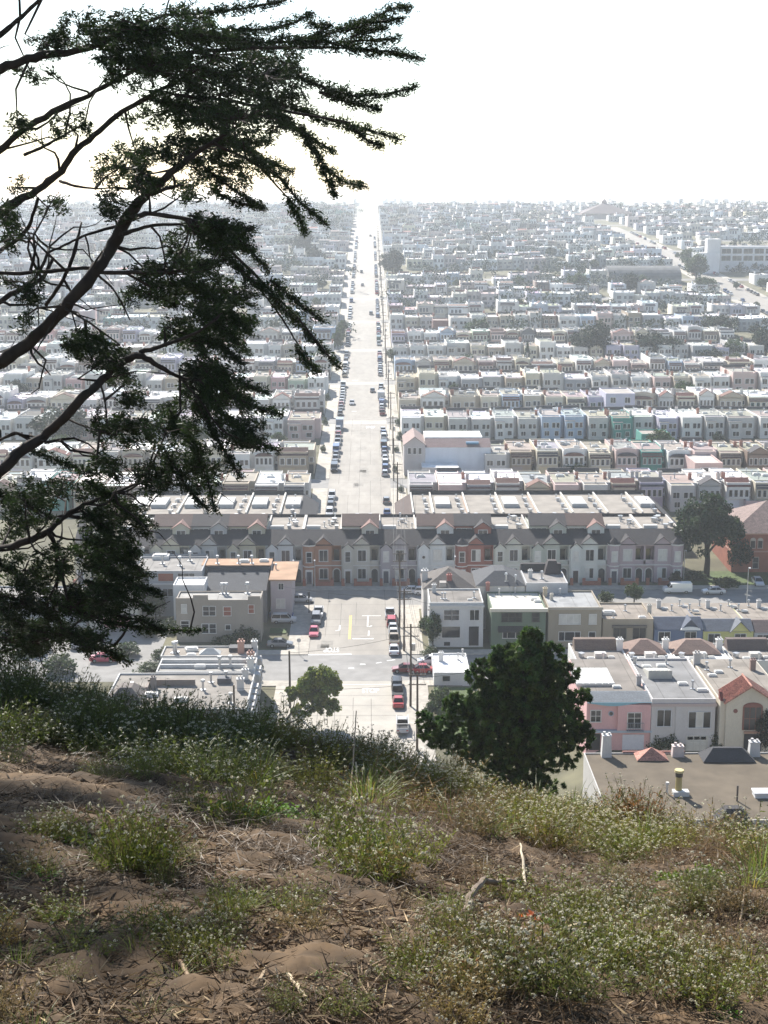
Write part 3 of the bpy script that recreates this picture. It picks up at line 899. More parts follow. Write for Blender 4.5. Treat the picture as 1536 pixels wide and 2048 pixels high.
h = House('house', 'white corner house with bright white flat roof, left of the pine', 868, 940, 1372, 1345, 1306, (.74, .73, .70), (.80, .79, .77))
h.chims([(882, 1322)], (.7, .69, .66), .8); h.vents([(916, 1320), (925, 1312)]); h.win(885, 900, 1352, 1362, 1)

# pink, grey and tan houses facing us
h = House('house', 'pink stucco house with scalloped blue eave and slate front roof', 1174, 1303, 1500, 1403, 1318, (.66, .40, .39), (.27, .24, .21), par=.0)
PK = h; H = h.H
_, zr = h.lx(1238, 1384, 2.4)
mb = MB(); mb.prism([(-.4, H), (2.6, zr), (2.9, zr), (2.9, H)], -h.h, h.h, 'x'); mb.build('slate_roof', M_SHINGLE, h.root, (.135, .15, .165))
mb = MB()
xs_ = np.linspace(-h.h, h.h, 25); pts = [(x, H - .02) for x in xs_]
low = [(x, H - .28 - .22 * cos(x / h.h * pi * 1.0 + .6) - (.0)) for x in xs_][::-1]
mb.prism(low + pts, -.46, -.30, 'y'); mb.build('eave_trim', M_TRIM, h.root, (.22, .42, .50))
mb = MB(); a, zz = h.lx(1234, 1440); mb.box(a, h.h - .1, -.45, 0, 2.6, H - .3); mb.build('bay', M_WALL, h.root, h.wall)
h.win(1182, 1201, 1421, 1443, 2, 2); h.win(1256, 1281, 1426, 1456, 2, 3, y=-.45)
a, zt = h.lx(1252, 1442); b, zb = h.lx(1285, 1457)
mb = MB(); mb.box(a, b, -.95, -.45, zb - .12, zb)
for k in range(11): mb.box(a + (b - a) * k / 10 - .02, a + (b - a) * k / 10 + .02, -.95, -.91, zb, zt)
mb.box(a, b, -.96, -.90, zt, zt + .06); mb.build('balcony', M_TRIM, h.root, (.22, .24, .28))
a, zm = h.lx(1222, 1427)
mb = MB(); mb.prism([(a + .36 * cos(t), zm + .36 * sin(t)) for t in np.linspace(0, 2 * pi, 15)[:-1]], -.08, .02, 'y'); o = mb.build('round_window', M_TRIM, h.root, (.35, .42, .5))
mb = MB(); mb.prism([(a + .26 * cos(t), zm + .26 * sin(t)) for t in np.linspace(0, 2 * pi, 15)[:-1]], -.1, -.08, 'y'); mb.build('pane', M_GLASS, o)
h.rect('band', 1174, 1303, 1459, 1463, M_TRIM, (.36, .42, .48), .5)
h.rect('entry', 1179, 1200, 1467, 1500, M_DARK, None, .04); h.rect('garage_door', 1245, 1287, 1469, 1499, M_TRIM, (.62, .62, .66), .07)
h.rect('side_door', 1206, 1219, 1474, 1499, M_TRIM, (.5, .33, .33), .05)
# roof furniture on the pink house: glazed roof light
a, y0, z0 = h.top(1153, 1373); b, y1, _ = h.top(1214, 1341)
mb = MB(); mb.box(a, b, y0 - .1, y1, z0, z0 + .35); o = mb.build('roof_light', M_METAL, h.root)
for k in range(6):
    for r in range(2):
        mb = MB(); aa = a + (b - a) * k / 6; w_ = (b - a) / 6; yy0 = y0 + (y1 - y0) * r / 2; yl = (y1 - y0) / 2
        mb.box(aa + .05, aa + w_ - .05, yy0 + .05, yy0 + yl - .05, z0 + .35, z0 + .43); mb.build('pane', M_BLIND, o)
h.sky([(1233, 1375)], .8); h.vents([(1268, 1330)]); h.chims([(1277, 1370)], (.45, .42, .4), .7)
h = House('house', 'pale grey stucco house with pilaster and panelled garage, beside the pink house', 1304, 1432, 1502, 1398, 1316, (.54, .515, .50), (.27, .265, .26))
h.win(1315, 1341, 1420, 1452, 2, 1, (.6, .6, .6)); h.win(1378, 1420, 1424, 1455, 3, 1, (.6, .6, .6), [M_GLASS, M_BLIND, M_GLASS])
h.rect('cornice', 1303, 1433, 1407, 1412, M_TRIM, (.47, .38, .36), .18); h.rect('pilaster', 1352, 1362, 1412, 1500, M_WALL, h.wall, .14)
o = h.rect('garage_door', 1372, 1415, 1471, 1502, M_TRIM, (.56, .54, .48), .05)
a, zt = h.lx(1374, 1473); b, zb = h.lx(1413, 1479)
for k in range(3):
    mb = MB(); w_ = (b - a) / 3; mb.box(a + k * w_ + .08, a + (k + 1) * w_ - .08, -.075, -.045, zb, zt); mb.build('pane', M_GLASS, o)
for r in range(3):
    zz0 = .15 + r * .62
    for k in range(3):
        mb = MB(); mb.box(a + k * w_ + .08, a + (k + 1) * w_ - .08, -.075, -.045, zz0, zz0 + .5); mb.build('panel', M_TRIM, o, (.6, .58, .52))
a, y0, z0 = h.top(1282, 1358); b, y1, _ = h.top(1334, 1342)
a += 1.0
mb = MB(); mb.prism([(y0, z0), (y0, z0 + 1.1), (y1 + .6, z0 + .2), (y1 + .6, z0)], a, b, 'x'); o = mb.build('roof_light', M_TRIM, h.root, (.5, .48, .42))
for k in range(6):
    mb = MB(); aa = a + (b - a) * k / 6; w_ = (b - a) / 6
    mb.prism([(y0 + .06, z0 + 1.1), (y0 + .06, z0 + 1.16), (y1 + .5, z0 + .30), (y1 + .5, z0 + .24)], aa + .05, aa + w_ - .05, 'x'); mb.build('pane', M_BLIND, o)
h.sky([(1365, 1369), (1405, 1382), (1322, 1333), (1293, 1335)], .9); h.vents([(1332, 1328), (1271, 1330), (1385, 1378)]); h.chims([(1393, 1331)], (.5, .47, .44), 1.0)
h = House('house', 'tan house with red tiled gable and arched window at the right edge', 1441, 1580, 1506, 1402, 1318, (.58, .52, .42), (.31, .275, .235), par=.0)
H = h.H
a, zt = h.lx(1441, 1362); g0, g1 = h.lx(1452, 1400)[0], h.lx(1548, 1400)[0]
mb = MB(); gm = (g0 + g1) / 2; mb.prism([(g0, H - .1), (g1, H - .1), (gm, H + 2.0)], -.35, .0, 'y'); mb.box(g0, g1, -.35, 0, 0, H - .1); mb.build('front_gable', M_WALL, h.root, h.wall)
RT_ = (.40, .19, .14)
gr = gable_mb(g0, g1, -.35, 4.5, H - .08, 2.05, .3, .12); gr.build('tile_roof', M_TILE, h.root, RT_)
k_ = 2.05 / ((g1 - g0) / 2)
def tile_course(sx):
    out = []
    n = 16
    for j in range(n):
        y = -.6 + j * .32
        xe = g0 - .3 if sx > 0 else g1 + .3
        mb = MB(); mb.tube([(xe, y, H - .08 - .3 * k_ + .15), (gm, y, H + 2.0 + .12)], .09, 5)
        mb.build('tile_course', M_TILE, h.root, RT_)
tile_course(1); tile_course(-1)
mb = MB(); mb.tube([(gm, -.7, H + 2.15), (gm, 4.5, H + 2.15)], .13, 6); mb.build('ridge', M_TILE, h.root, (.42, .2, .15))
mb = MB(); mb.prism([(-.1, H), (.9, H + 1.0), (1.2, H + 1.0), (1.2, H)], -h.h, g0 - .3, 'x'); mb.build('tile_roof', M_TILE, h.root, (.2, .05, .04))
aw = h.lx(1487, 1412)[0]; bw = h.lx(1522, 1412)[0]; z1 = h.lx(1500, 1412)[1]; z0 = h.lx(1500, 1458)[1]
RB = (.22, .09, .07)
mb = MB(); am = (aw + bw) / 2; rr = (bw - aw) / 2
mb.prism([(bw + .15, z0)] + [(am + (rr + .15) * cos(t), z1 + .6 * sin(t)) for t in np.linspace(0, pi, 9)] + [(aw - .15, z0)], -.45, -.34, 'y'); o = mb.build('arched_window', M_TRIM, h.root, RB)
for k in range(3):
    for r in range(2):
        mb = MB(); ww = (bw - aw) / 3; hh_ = (z1 - z0) / 2; mb.box(aw + k * ww + .05, aw + (k + 1) * ww - .05, -.48, -.44, z0 + r * hh_ + .05, z0 + (r + 1) * hh_ - .05); mb.build('pane', M_GLASS, o)
a, zm = h.lx(1471, 1422, -.35)
mb = MB(); mb.prism([(a + .28 * cos(t), zm + .28 * sin(t)) for t in np.linspace(0, 2 * pi, 13)[:-1]], -.42, -.34, 'y'); mb.build('round_vent', M_TRIM, h.root, RB)
h.rect('band', 1486, 1560, 1460, 1464, M_TRIM, (.35, .2, .14), .6); h.rect('doorway', 1487, 1520, 1466, 1500, M_DARK, None, .5)
h.sky([(1437, 1345), (1424, 1352)], .8); h.chims([(1505, 1340)], (.3, .2, .17), .8); h.vents([(1413, 1340), (1460, 1335)])

# broad gravel roof below the slope, with flues
Yf = 152.0; z_r = CZ - 66.0
X0 = at_y(1168, 1512, 172)[0]; X1 = 56.0
root = empty('house', ((X0 + X1) / 2, Yf, float(zcity(Yf, 30)))); zb = z_r - root.location.z; hw = (X1 - X0) / 2
tag(root, 'house with broad brown gravel roof and yellow flue, just below the slope', 'house')
mb = wall_mb(-hw, hw, 0, 20.3, zb, -5, .22, .14); mb.build('wall', M_WALL, root, (.46, .44, .41))
flat_roof(root, -hw, hw, 0, 20.3, zb + .02, (.135, .108, .076), .14)
def rp(px, py, z=z_r + .07):
    d = ray(px, py); t = (z - CZ) / d[2]; return d[0] * t - root.location.x, d[1] * t - Yf
x, y = rp(1361, 1590)
mb = MB(); mb.box(x - .9, x + .9, y - .5, y + .5, zb + .07, zb + .6); mb.build('flue_base', M_TRIM, root, (.6, .6, .58))
mb = MB(); mb.cyl(x - .2, y + .25, zb + .6, zb + 2.2, .40, .36, 14); o = mb.build('flue', M_TRIM, root, (.42, .33, .13))
mb = MB(); mb.cyl(x - .2, y + .25, zb + 2.2, zb + 2.75, .42, .42, 14); mb.build('louvre', M_TRIM, o, (.05, .04, .03))
mb = MB(); mb.cyl(x - .2, y + .25, zb + 2.75, zb + 3.0, .55, .52, 14); mb.build('cap', M_TRIM, o, (.60, .50, .24))
x, y = rp(1334, 1588); mb = MB(); mb.cyl(x, y, zb + .07, zb + 1.25, .13, n=8); mb.cyl(x, y, zb + 1.25, zb + 1.5, .24, .2, 8); mb.build('flue_pipe', M_TRIM, root, (.6, .58, .55))
x, y = rp(1474, 1602); mb = MB(); mb.cyl(x, y, zb, zb + 1.9, .11, n=7); mb.build('vent_pipe', M_TRIM, root, (.10, .08, .07))
x, y = rp(1462, 1632); hip_mb(x - 2.0, x + 2.0, y - 2.6, y + .6, zb + .05, 1.5, 1.1, 0).build('roof_hatch', M_SHINGLE, root, (.06, .055, .055))
x, y = rp(1530, 1592); mb = MB(); mb.box(x - 1.3, x + 2.2, y - .7, y + .7, zb + .07, zb + .55); mb.box(x - 1.4, x + 2.3, y - .8, y + .8, zb + .55, zb + .72); mb.build('skylight', M_TRIM, root, (.68, .68, .68))
pbox('porch', root, -hw - 1.6, -hw, 2.0, 10, -3, zb - 2.2, M_WALL, (.32, .17, .12))
for px, col, w_, hh in ((1212, (.62, .60, .57), .62, 2.7), (1355, (.56, .48, .45), .75, 1.3), (1508, (.60, .58, .56), .68, 1.8)):
    x, y = rp(px, 1512); mb = MB(); mb.box(x - w_, x + w_, 19.0, 20.1, zb - .2, zb + hh, 0, .12, .1); mb.box(x - w_ + .05, x + w_ - .05, 19.05, 20.05, zb + hh, zb + hh + .12)
    mb.cyl(x - .3, 19.5, zb + hh + .1, zb + hh + .5, .18, n=8); mb.cyl(x + .3, 19.5, zb + hh + .1, zb + hh + .4, .15, n=8); mb.build('chimney', M_WALL, root, col)
x, y = rp(1300, 1512); hip_mb(x - 1.9, x + 1.9, 17.6, 20.2, zb + .2, 1.2, 1.9, 0).build('tile_roof', M_TILE, root, (.42, .20, .15))
mb = MB(); a, _ = rp(1247, 1512); b, _ = rp(1372, 1512); mb.box(a, b, 20.25, 20.6, zb - .3, zb + .36); mb.build('fascia', M_TRIM, root, (.2, .08, .06))
a, _ = rp(1398, 1512); b, _ = rp(1502, 1512); hip_mb(a, b, 17.0, 20.3, zb + .2, 1.3, 1.4, 0).build('front_roof', M_SHINGLE, root, (.055, .055, .06))

# left of the street, roofs of the houses that face it
def side_house(label, Xa, Xb, Ya, Yb, H, wall, roofc):
    root = empty('house', ((Xa + Xb) / 2, Ya, float(zcity((Ya + Yb) / 2)))); tag(root, label, 'house')
    hw = (Xb - Xa) / 2; D = Yb - Ya
    wall_mb(-hw, hw, 0, D, H, -4, .32, .2).build('wall', M_WALL, root, wall)
    flat_roof(root, -hw, hw, 0, D, H + .02, roofc, .2)
    # front faces the street (+x)
    mb = MB()
    for yy in np.arange(1.2, D - 1.5, 2.8):
        mb.box(hw, hw + .7, yy, yy + 1.9, 2.4, H - .6)
    mb.build('bay', M_WALL, root, wall)
    for yy in np.arange(1.2, D - 1.5, 2.8):
        f = frame_mb(-.7, .7, H - 2.5, H - 1.1, 0, 2).build('window', M_TRIM, root, TRIMC); f.rotation_euler = (0, 0, pi / 2); f.location = (hw + .72, yy + .95, 0)
        mb = MB(); mb.add([(-.7, -.03, H - 2.5), (.7, -.03, H - 2.5), (.7, -.03, H - 1.1), (-.7, -.03, H - 1.1)], [(0, 1, 2, 3)]); mb.build('pane', M_GLASS, f)
    return root, hw, D
r1, hw, D = side_house('nearest flat roofed house on the left, grey gravel roof with two skylights', -38, -17.4, 201.5, 218.0, 6.6, (.50, .49, .47), (.26, .235, .205))
for x, y in ((-4, 6.5), (0.5, 4.2)): skylight(r1, x, y, 6.68, 1.3)
for x, y in ((3.2, 9), (4.0, 12.5), (7.8, 3), (-7, 8), (6.2, 13)): vent(r1, x, y, 6.68, False, 1.7)
mb = MB(); mb.box(-5.2, 1.8, 11.0, 11.5, 6.65, 7.6); mb.box(-5.2, -4.8, 8.2, 11.0, 6.65, 7.4); mb.build('parapet', M_WALL, r1, (.24, .2, .17))
mb = MB(); mb.box(5.0, 7.0, 11.8, 13.2, 6.65, 7.5); mb.build('roof_box', M_WALL, r1, (.12, .12, .13)); chimney(r1, 8.7, 9, 6.4, (.62, .6, .57), 1.1); chimney(r1, 9.0, 14, 6.4, (.62, .6, .57), 1.0)
hip_mb(-10.2, -4.5, 2.5, 8.8, 6.7, 1.9, 2.0, 0).build('hip_roof', M_SHINGLE, r1, (.17, .145, .13)); chimney(r1, -4.2, 10, 6.7, (.25, .22, .2), .9)
r2, hw, D = side_house('left house with pale roof strips and low parapets, next to the corner', -32.5, -17.6, 218.3, 225.3, 6.5, (.52, .51, .49), (.30, .285, .26))
for y in (2.6, 5.2):
    mb = MB(); mb.box(-7.2, 5.8, y, y + .35, 6.5, 7.1); mb.build('parapet', M_WALL, r2, (.58, .565, .54))
for x, y in ((2.0, 2.5), (3.6, 2.8)): vent(r2, x, y, 6.6, False, 2.0)
chimney(r2, 6.6, 4.5, 6.4, (.36, .22, .18), 1.1); chimney(r2, 6.8, 1.5, 6.4, (.64, .63, .6), 1.1); skylight(r2, -1.0, 2.7, 6.6, 1.2)
r3, hw, D = side_house('corner house on the left with glass roof lantern and brown roof', -32.8, -17.9, 225.6, 231.0, 6.6, (.44, .43, .41), (.30, .265, .225))
hip_mb(-1.6, 1.8, 1.2, 3.4, 6.7, .8, 1.2, 0).build('roof_lantern', M_BLIND, r3)
for x, y in ((-5.6, 2.2), (-5.3, 2.6)): vent(r3, x, y, 6.7, False, 2.0)
skylight(r3, -3.0, 3.6, 6.7, 1.4, .3); chimney(r3, 5.0, 2.2, 6.6, (.42, .25, .2), 1.1); chimney(r3, 7.0, 3.6, 6.4, (.64, .63, .6), 1.0); skylight(r3, -2.7, .8, 6.7, 1.0)
mb = MB(); mb.box(3.0, 6.8, 2.9, 4.9, 6.65, 7.3); mb.build('roof_box', M_WALL, r3, (.08, .08, .085))

h = House('house', 'taupe two storey house with stepped parapet and white windows, left of the street', 351, 521, 1284, 1200, 1182, (.33, .285, .235), (.42, .40, .37))
a = h.lx(351, 1200)[0]
for x0, x1, y0 in ((351, 386, 1196), (386, 416, 1190), (496, 521, 1192)):
    p, zt = h.lx(x0, y0); q, zl = h.lx(x1, 1202); pbox('parapet', h.root, p, q, -.12, .2, zl - .3, zt, M_WALL, h.wall)
h.win(363, 373, 1209, 1226, 1, 2, pane=M_BLIND); h.win(406, 418, 1213, 1231, 1, 2); h.win(419, 431, 1213, 1231, 1, 2); h.win(447, 462, 1214, 1231, 1, 2, pane=[M_BRICK]); h.win(497, 508, 1210, 1226, 1, 2, pane=[M_BRICK])
h.win(362, 378, 1242, 1256, 1, 2); h.win(404, 417, 1248, 1266, 1, 2); h.win(419, 432, 1248, 1266, 1, 2); h.win(451, 461, 1250, 1259)
h.vents([(445, 1188), (452, 1188), (495, 1187)], False, 2.2)
h = House('house', 'white walled house half hidden behind the taupe house', 346, 408, 1270, 1170, 1160, (.70, .69, .67), (.72, .71, .69), Y=262, D=6)
h = House('house', 'house with sloping roof near black in shade, behind the taupe house', 392, 533, 1262, 1180, 1150, (.14, .14, .15), (.12, .12, .12), Y=266, par=0, flat=False, D=13)
_, zr = h.lx(460, 1134, 9.0)
mb = MB(); mb.prism([(-.3, h.H - .05), (9.0, zr - .6), (9.0, zr), (13.0, zr + .1), (13.0, h.H - .05)], -h.h + 1.2, h.h, 'x'); mb.build('sloping_roof', M_SHINGLE, h.root, (.055, .058, .065))  # shade of this slope put into its near black colour
mb = MB(); mb.box(-h.h, h.h + .3, 9.2, 14.5, zr + .12, zr + .3); mb.build('roof', M_ROOF, h.root, (.40, .255, .165))
for x in (-3.5, .5, 3.0): vent(h.root, x, 10.5, zr + .3, False, 1.7)
skylight(h.root, 1.5, 11.8, zr + .3, 1.3); skylight(h.root, 5.2, 12.2, zr + .3, 1.2)
h = House('house', 'mauve corner house with overhanging orange brown roof, left of the street', 541, 583, 1238, 1160, 1124, (.46, .40, .40), (.40, .255, .165), par=0, flat=False, D=13)
pbox('roof', h.root, -h.h - .3, h.h + .8, -.7, 13.4, h.H, h.H + .25, M_ROOF, (.40, .255, .165))
h.win(557, 567, 1167, 1179, 2); h.win(553, 570, 1198, 1216, 2, pane=M_BLIND); h.vents([(552, 1140)])
h = House('house', 'grey three storey house with wide brown windows behind the cypress branches', 264, 404, 1258, 1142, 1113, (.36, .36, .365), (.33, .31, .285), Y=270)
h.win(316, 347, 1147, 1162, 1, 1, (.4, .4, .4), M_BRICK); h.win(356, 389, 1147, 1156, 3, 1, (.4, .4, .4)); h.win(325, 346, 1178, 1192, 2, 1, (.4, .4, .4)); h.rect('band', 264, 404, 1166, 1169, M_TRIM, (.5, .5, .5), .3)
h.rect('fire_escape', 276, 300, 1150, 1230, M_DARK, None, .2)
h.vents([(325, 1128), (380, 1122), (360, 1132)], False, 2.0); h.sky([(322, 1117)], 2.2)
h = House('house', 'tall flat roofed house in front of the olive beige townhouses', 232, 410, 1240, 1122, 1092, (.40, .39, .38), (.40, .365, .32), Y=285, D=6.0)
h.vents([(300, 1100), (365, 1104), (372, 1106), (380, 1104), (405, 1100)], True, 1.2); h.chims([(240, 1105), (285, 1110)], (.55, .53, .5), .8)
h = House('house', 'cream two storey shop house under the cypress branches, red lettering strip', 176, 272, 1257, 1176, 1160, (.60, .56, .46), (.52, .5, .46))
h.win(236, 248, 1202, 1220, 2); h.win(205, 219, 1202, 1220, 2); h.rect('ledge', 200, 270, 1228, 1231, M_TRIM, (.12, .10, .1), .5); h.rect('shop_front', 208, 262, 1236, 1255, M_TRIM, (.55, .30, .28), .05)
h = House('house', 'low grey house at the left edge under the cypress', -30, 170, 1255, 1195, 1172, (.40, .40, .40), (.38, .36, .33))
h.win(60, 85, 1205, 1222, 2); h.win(110, 135, 1205, 1222, 2)
# ------------------------------------------------------------------ rows of houses beyond
PITCH, WID, DEP = 6.95, 6.78, 20.0
ORD = ['first', 'second', 'third', 'fourth', 'fifth', 'sixth', 'seventh', 'eighth', 'ninth', 'tenth', 'eleventh', 'twelfth', 'thirteenth',
       'fourteenth', 'fifteenth', 'sixteenth', 'seventeenth', 'eighteenth', 'nineteenth', 'twentieth', 'twenty-first', 'twenty-second',
       'twenty-third', 'twenty-fourth', 'twenty-fifth', 'twenty-sixth', 'twenty-seventh', 'twenty-eighth', 'twenty-ninth', 'thirtieth',
       'thirty-first', 'thirty-second', 'thirty-third', 'thirty-fourth', 'thirty-fifth', 'thirty-sixth', 'thirty-seventh', 'thirty-eighth']

def win_mesh(w, hh, key):
    def fn():
        mb = MB(); t = .12
        mb.box(-w / 2 - t, w / 2 + t, -.10, .02, hh, hh + t, 0); mb.box(-w / 2 - t - .05, w / 2 + t + .05, -.16, .02, -t, 0, 0)
        mb.box(-w / 2 - t, -w / 2, -.10, .02, 0, hh, 0); mb.box(w / 2, w / 2 + t, -.10, .02, 0, hh, 0)
        if w > 1.2: mb.box(-.05, .05, -.08, .02, 0, hh, 0)
        mb.add([(-w / 2, -.03, 0), (w / 2, -.03, 0), (w / 2, -.03, hh), (-w / 2, -.03, hh)], [(0, 1, 2, 3)], 1)
        return mb.mesh('window', [M_TRIM, M_GLASS])
    return shared(('w', key), fn)

HH = 6.2
def proto_house(kind, H=HH):
    root = empty('row_house', (0, 0, 0)); w = WID / 2
    mb = wall_mb(-w, w, 3.2, DEP - 4, H, -3, .3, .18)
    nx = w - 1.15
    for ya, yb in ((0, 3.2), (DEP - 4, DEP)):
        mb.box(-w, nx, ya, yb, -3, H); mb.box(-w, -w + .18, ya, yb, H, H + .3); mb.box(nx - .18, nx, ya, yb, H, H + .3)
        mb.box(-w + .18, nx - .18, ya if ya < 1 else yb - .18, (ya + .18) if ya < 1 else yb, H, H + .3)
    if kind in ('brow', 'arch', 'gable', 'mansard'):
        mb.box(-w + .3, w - 1.5, -.65, 0, 2.6, H - .55)
        if kind == 'arch':
            mb.prism([(-w, H)] + [(-w + (WID - 1.15) * (1 - cos(t)) / 2, H + .3 + .75 * sin(t)) for t in np.linspace(0, pi, 9)] + [(w - 1.15, H)], -.06, .17, 'y')
        if kind == 'gable':
            mb.prism([(-w + .35, H - .1), (w - .9, H - .1), (-.3, H + 1.55)], -.66, .2, 'y')
    mb.build('wall', M_WALL, root)
    flat_roof(root, -w, w, 3.2, DEP - 4, H + .02, (1, 1, 1)); flat_roof(root, -w, nx, 0 if kind != 'mansard' else 2.4, 3.4, H + .015, (1, 1, 1), .12); flat_roof(root, -w, nx, DEP - 4.2, DEP, H + .012, (1, 1, 1), .12)
    if kind in ('brow', 'arch', 'gable', 'mansard'):
        x0, x1 = -w + .3, w - 1.5
        if kind == 'brow':
            mb = MB(); mb.prism([(-1.1, H - 1.0), (0, H - .15), (0, H - .3), (-1.1, H - 1.15)], x0 - .2, x1 + .2, 'x'); mb.build('brow_roof', M_TILE, root)
        elif kind == 'arch':
            xm = (x0 + x1) / 2; hw = (x1 - x0) / 2 + .15
            P = [(xm + hw * cos(t), H - 1.0 + .85 * sin(t)) for t in np.linspace(0, pi, 9)]
            mb = MB(); mb.prism(P, -1.0, 0, 'y'); mb.build('brow_roof', M_TILE, root)
        elif kind == 'gable':
            gable_mb(-w + .35, w - .9, -.7, 3.2, H - .08, 1.6, .22, .14).build('gable_roof', M_SHINGLE, root)
        else:
            mb = MB(); mb.prism([(-.75, H - .6), (2.4, H + 1.1), (2.9, H + 1.1), (2.9, H - .6)], -w, w - 1.1, 'x'); mb.build('slate_roof', M_SHINGLE, root)
        for k in range(4):
            put('window', win_mesh(.75, 1.6, 'n'), root, (x0 + .55 + k * (x1 - x0 - 1.1) / 3, -.66, H - 3.1 if kind != 'mansard' else H - 3.0), TRIMC)
        mb = MB(); mb.box(x0 + .2, x0 + 2.9, -.12, .02, -.2, 2.25); mb.build('garage_door', M_TRIM, root, (.5, .48, .44))
        mb = MB(); mb.box(w - 1.0, w - .15, 3.12, 3.22, -.2, 2.6); mb.build('entry', M_DARK, root)
        put('window', win_mesh(.7, 1.2, 's'), root, (w - .58, 3.2, H - 2.9), TRIMC)
    else:
        for x, ww in ((-2.1, 1.5), (.2, .9), (1.45, .8)):
            put('window', win_mesh(ww, 1.4, 'r%.1f' % ww), root, (x, 0 if kind == 'rear' or x > -1 else -1.6, H - 2.9), TRIMC)
        for x, ww in ((-1.8, 1.3), (1.1, 1.1)):
            put('window', win_mesh(ww, 1.3, 'r%.1f' % ww), root, (x, 0 if kind == 'rear' or x > -1 else -1.6, 1.0), TRIMC)
        if kind == 'porch':
            mb = MB(); mb.box(-w + .1, -.6, -1.6, 0, -2, H - .9); mb.build('porch', M_WALL, root)
            mb = MB(); mb.box(-w, -.5, -1.7, 0, H - .9, H - .78); mb.build('porch_roof', M_ROOF, root, (.3, .28, .26))
        mb = MB(); mb.prism([(DEP - .9, H + .3), (DEP, H + .3), (DEP - .1, H + 1.0), (DEP - .5, H + 1.0)], -w + .4, w - .4, 'x'); mb.build('front_parapet', M_SHINGLE, root, (.075, .07, .07))
    return root

protos = {}
n_ind = [0]
def row_house(kind, x, Y, wall, roof, label, extras=True, wf=1.0, even=False):
    if kind not in protos:
        r = protos[kind] = proto_house(kind); first = True
    else:
        r = copy_tree(protos[kind]); first = False
    r.name = 'row_house'
    s = RND.choice([.93, .97, 1.0, 1.0, 1.03] if even else [.86, .93, .97, 1.0, 1.0, 1.04, 1.1, 1.2])
    r.location = (x, Y + (RND.uniform(-.9, .9) if kind in FK else RND.uniform(-2.5, 1.5)), float(zcity(Y))); r.scale = (wf, 1, s)
    wc, rc = PAL[wall], ROOFC[roof]
    j = RND.uniform(.92, 1.06)
    wc = tuple(min(.8, c * j) for c in wc)
    dk = RND.choice([(.15, .06, .05), (.18, .10, .08), (.07, .065, .07), (.11, .06, .05)])
    for ch in KIDS[r.name]:
        b = ch.name.split('.')[0]
        if b in ('wall', 'porch'): ch.color = (*wc, 1)
        elif b == 'roof': ch.color = (*[c * RND.uniform(.9, 1.1) for c in rc], 1)
        elif b in ('brow_roof', 'gable_roof', 'slate_roof'): ch.color = (*dk, 1)
        elif b == 'garage_door': ch.color = (*[min(.75, c * RND.uniform(.8, 1.25)) for c in wc], 1)
        elif b == 'window' and RND.random() < .25:
            pass
    H = HH + .05
    if extras:
        for k in range(RND.choice([1, 2, 3])): vent(r, RND.uniform(-2.6, 2.6), RND.uniform(3, 15), H, RND.random() < .35, RND.uniform(1, 1.5))
        if RND.random() < .55: skylight(r, RND.uniform(-1.8, 1.8), RND.uniform(6, 14), H, RND.uniform(.9, 1.5))
        if RND.random() < .45: chimney(r, RND.choice([-2.9, 2.9]), RND.uniform(4, 13), H, RND.choice([(.6, .58, .54), (.34, .16, .12), (.45, .42, .4)]), .85)
    tag(r, label, 'house', 'row houses of the town beyond')
    n_ind[0] += 1
    return r

def in_street(x, half=WID / 2):
    for a, b in ((PL - .1, PR + .1), (204 - 12.2, 204 + 12.2)):
        if x + half > a and x - half < b: return True
    return False

ROWS = [(354.0, 'F')]
for i, a in enumerate(AVS):
    ROWS.append((a + 9.3, 'F'))
    if i + 1 < len(AVS): ROWS.append((AVS[i + 1] - 9.3 - DEP, 'R'))
rowcol = {  # right of the street, from the street outwards
    0: ['pale grey', 'pale pink', 'grey', 'pale grey', 'beige', 'pale pink', 'pale grey', 'beige', 'lavender', 'pale grey', 'pale grey', 'white', 'cream', 'pale pink'],
    1: ['white'] * 3 + ['pale grey', 'tan', 'cream', 'white', 'cream', 'pale pink', 'teal', 'white', 'pale pink', 'beige', 'brown'],
    2: ['white', 'cream', 'pale grey', 'pale grey', 'white', 'pale grey', 'pale blue', 'pale blue', 'pale grey', 'teal', 'pale grey', 'lavender', 'white', 'pale grey'],
    3: ['beige', 'white', 'beige', 'cream', 'pale blue', 'beige', 'cream', 'cream', 'lavender', 'pale grey', 'beige', 'pale grey', 'cream', 'white', 'beige', 'cream'],
}
rowkind = {1: ['rear'] * 4 + ['brow', 'brow', 'arch', 'brow', 'arch', 'brow', 'arch', 'plain', 'brow', 'gable'],
           0: ['brow', 'rear', 'mansard', 'mansard', 'gable', 'rear', 'rear', 'mansard', 'mansard', 'rear', 'gable', 'mansard', 'brow']}
SKIP = {  # (row, side): spans of X kept free for other buildings
    (1, 'r'): (PR, 33.2), (1, 'far'): None}
special_spans = {1: [(9, 33.5)], 8: [(0, 0)]}
WHITE_ROOF = {(0, 1): 1, (0, 2): 1, (0, 3): 1, (0, 10): 1, (0, 11): 1, (2, 10): 1, (2, 11): 1, (2, 12): 1, (2, 0): 1, (2, 1): 1, (2, 3): 1}
stuff = {'v': [], 'f': [], 'c': [], 'n': 0}
names = list(PAL)
wts = [34, 14, 12, 5, 20, 4, 7, 1.5, 5, .8, 1.5, 1.5, 4, 1.2, .3, .6]
FK = ['brow', 'arch', 'gable', 'mansard', 'plain']

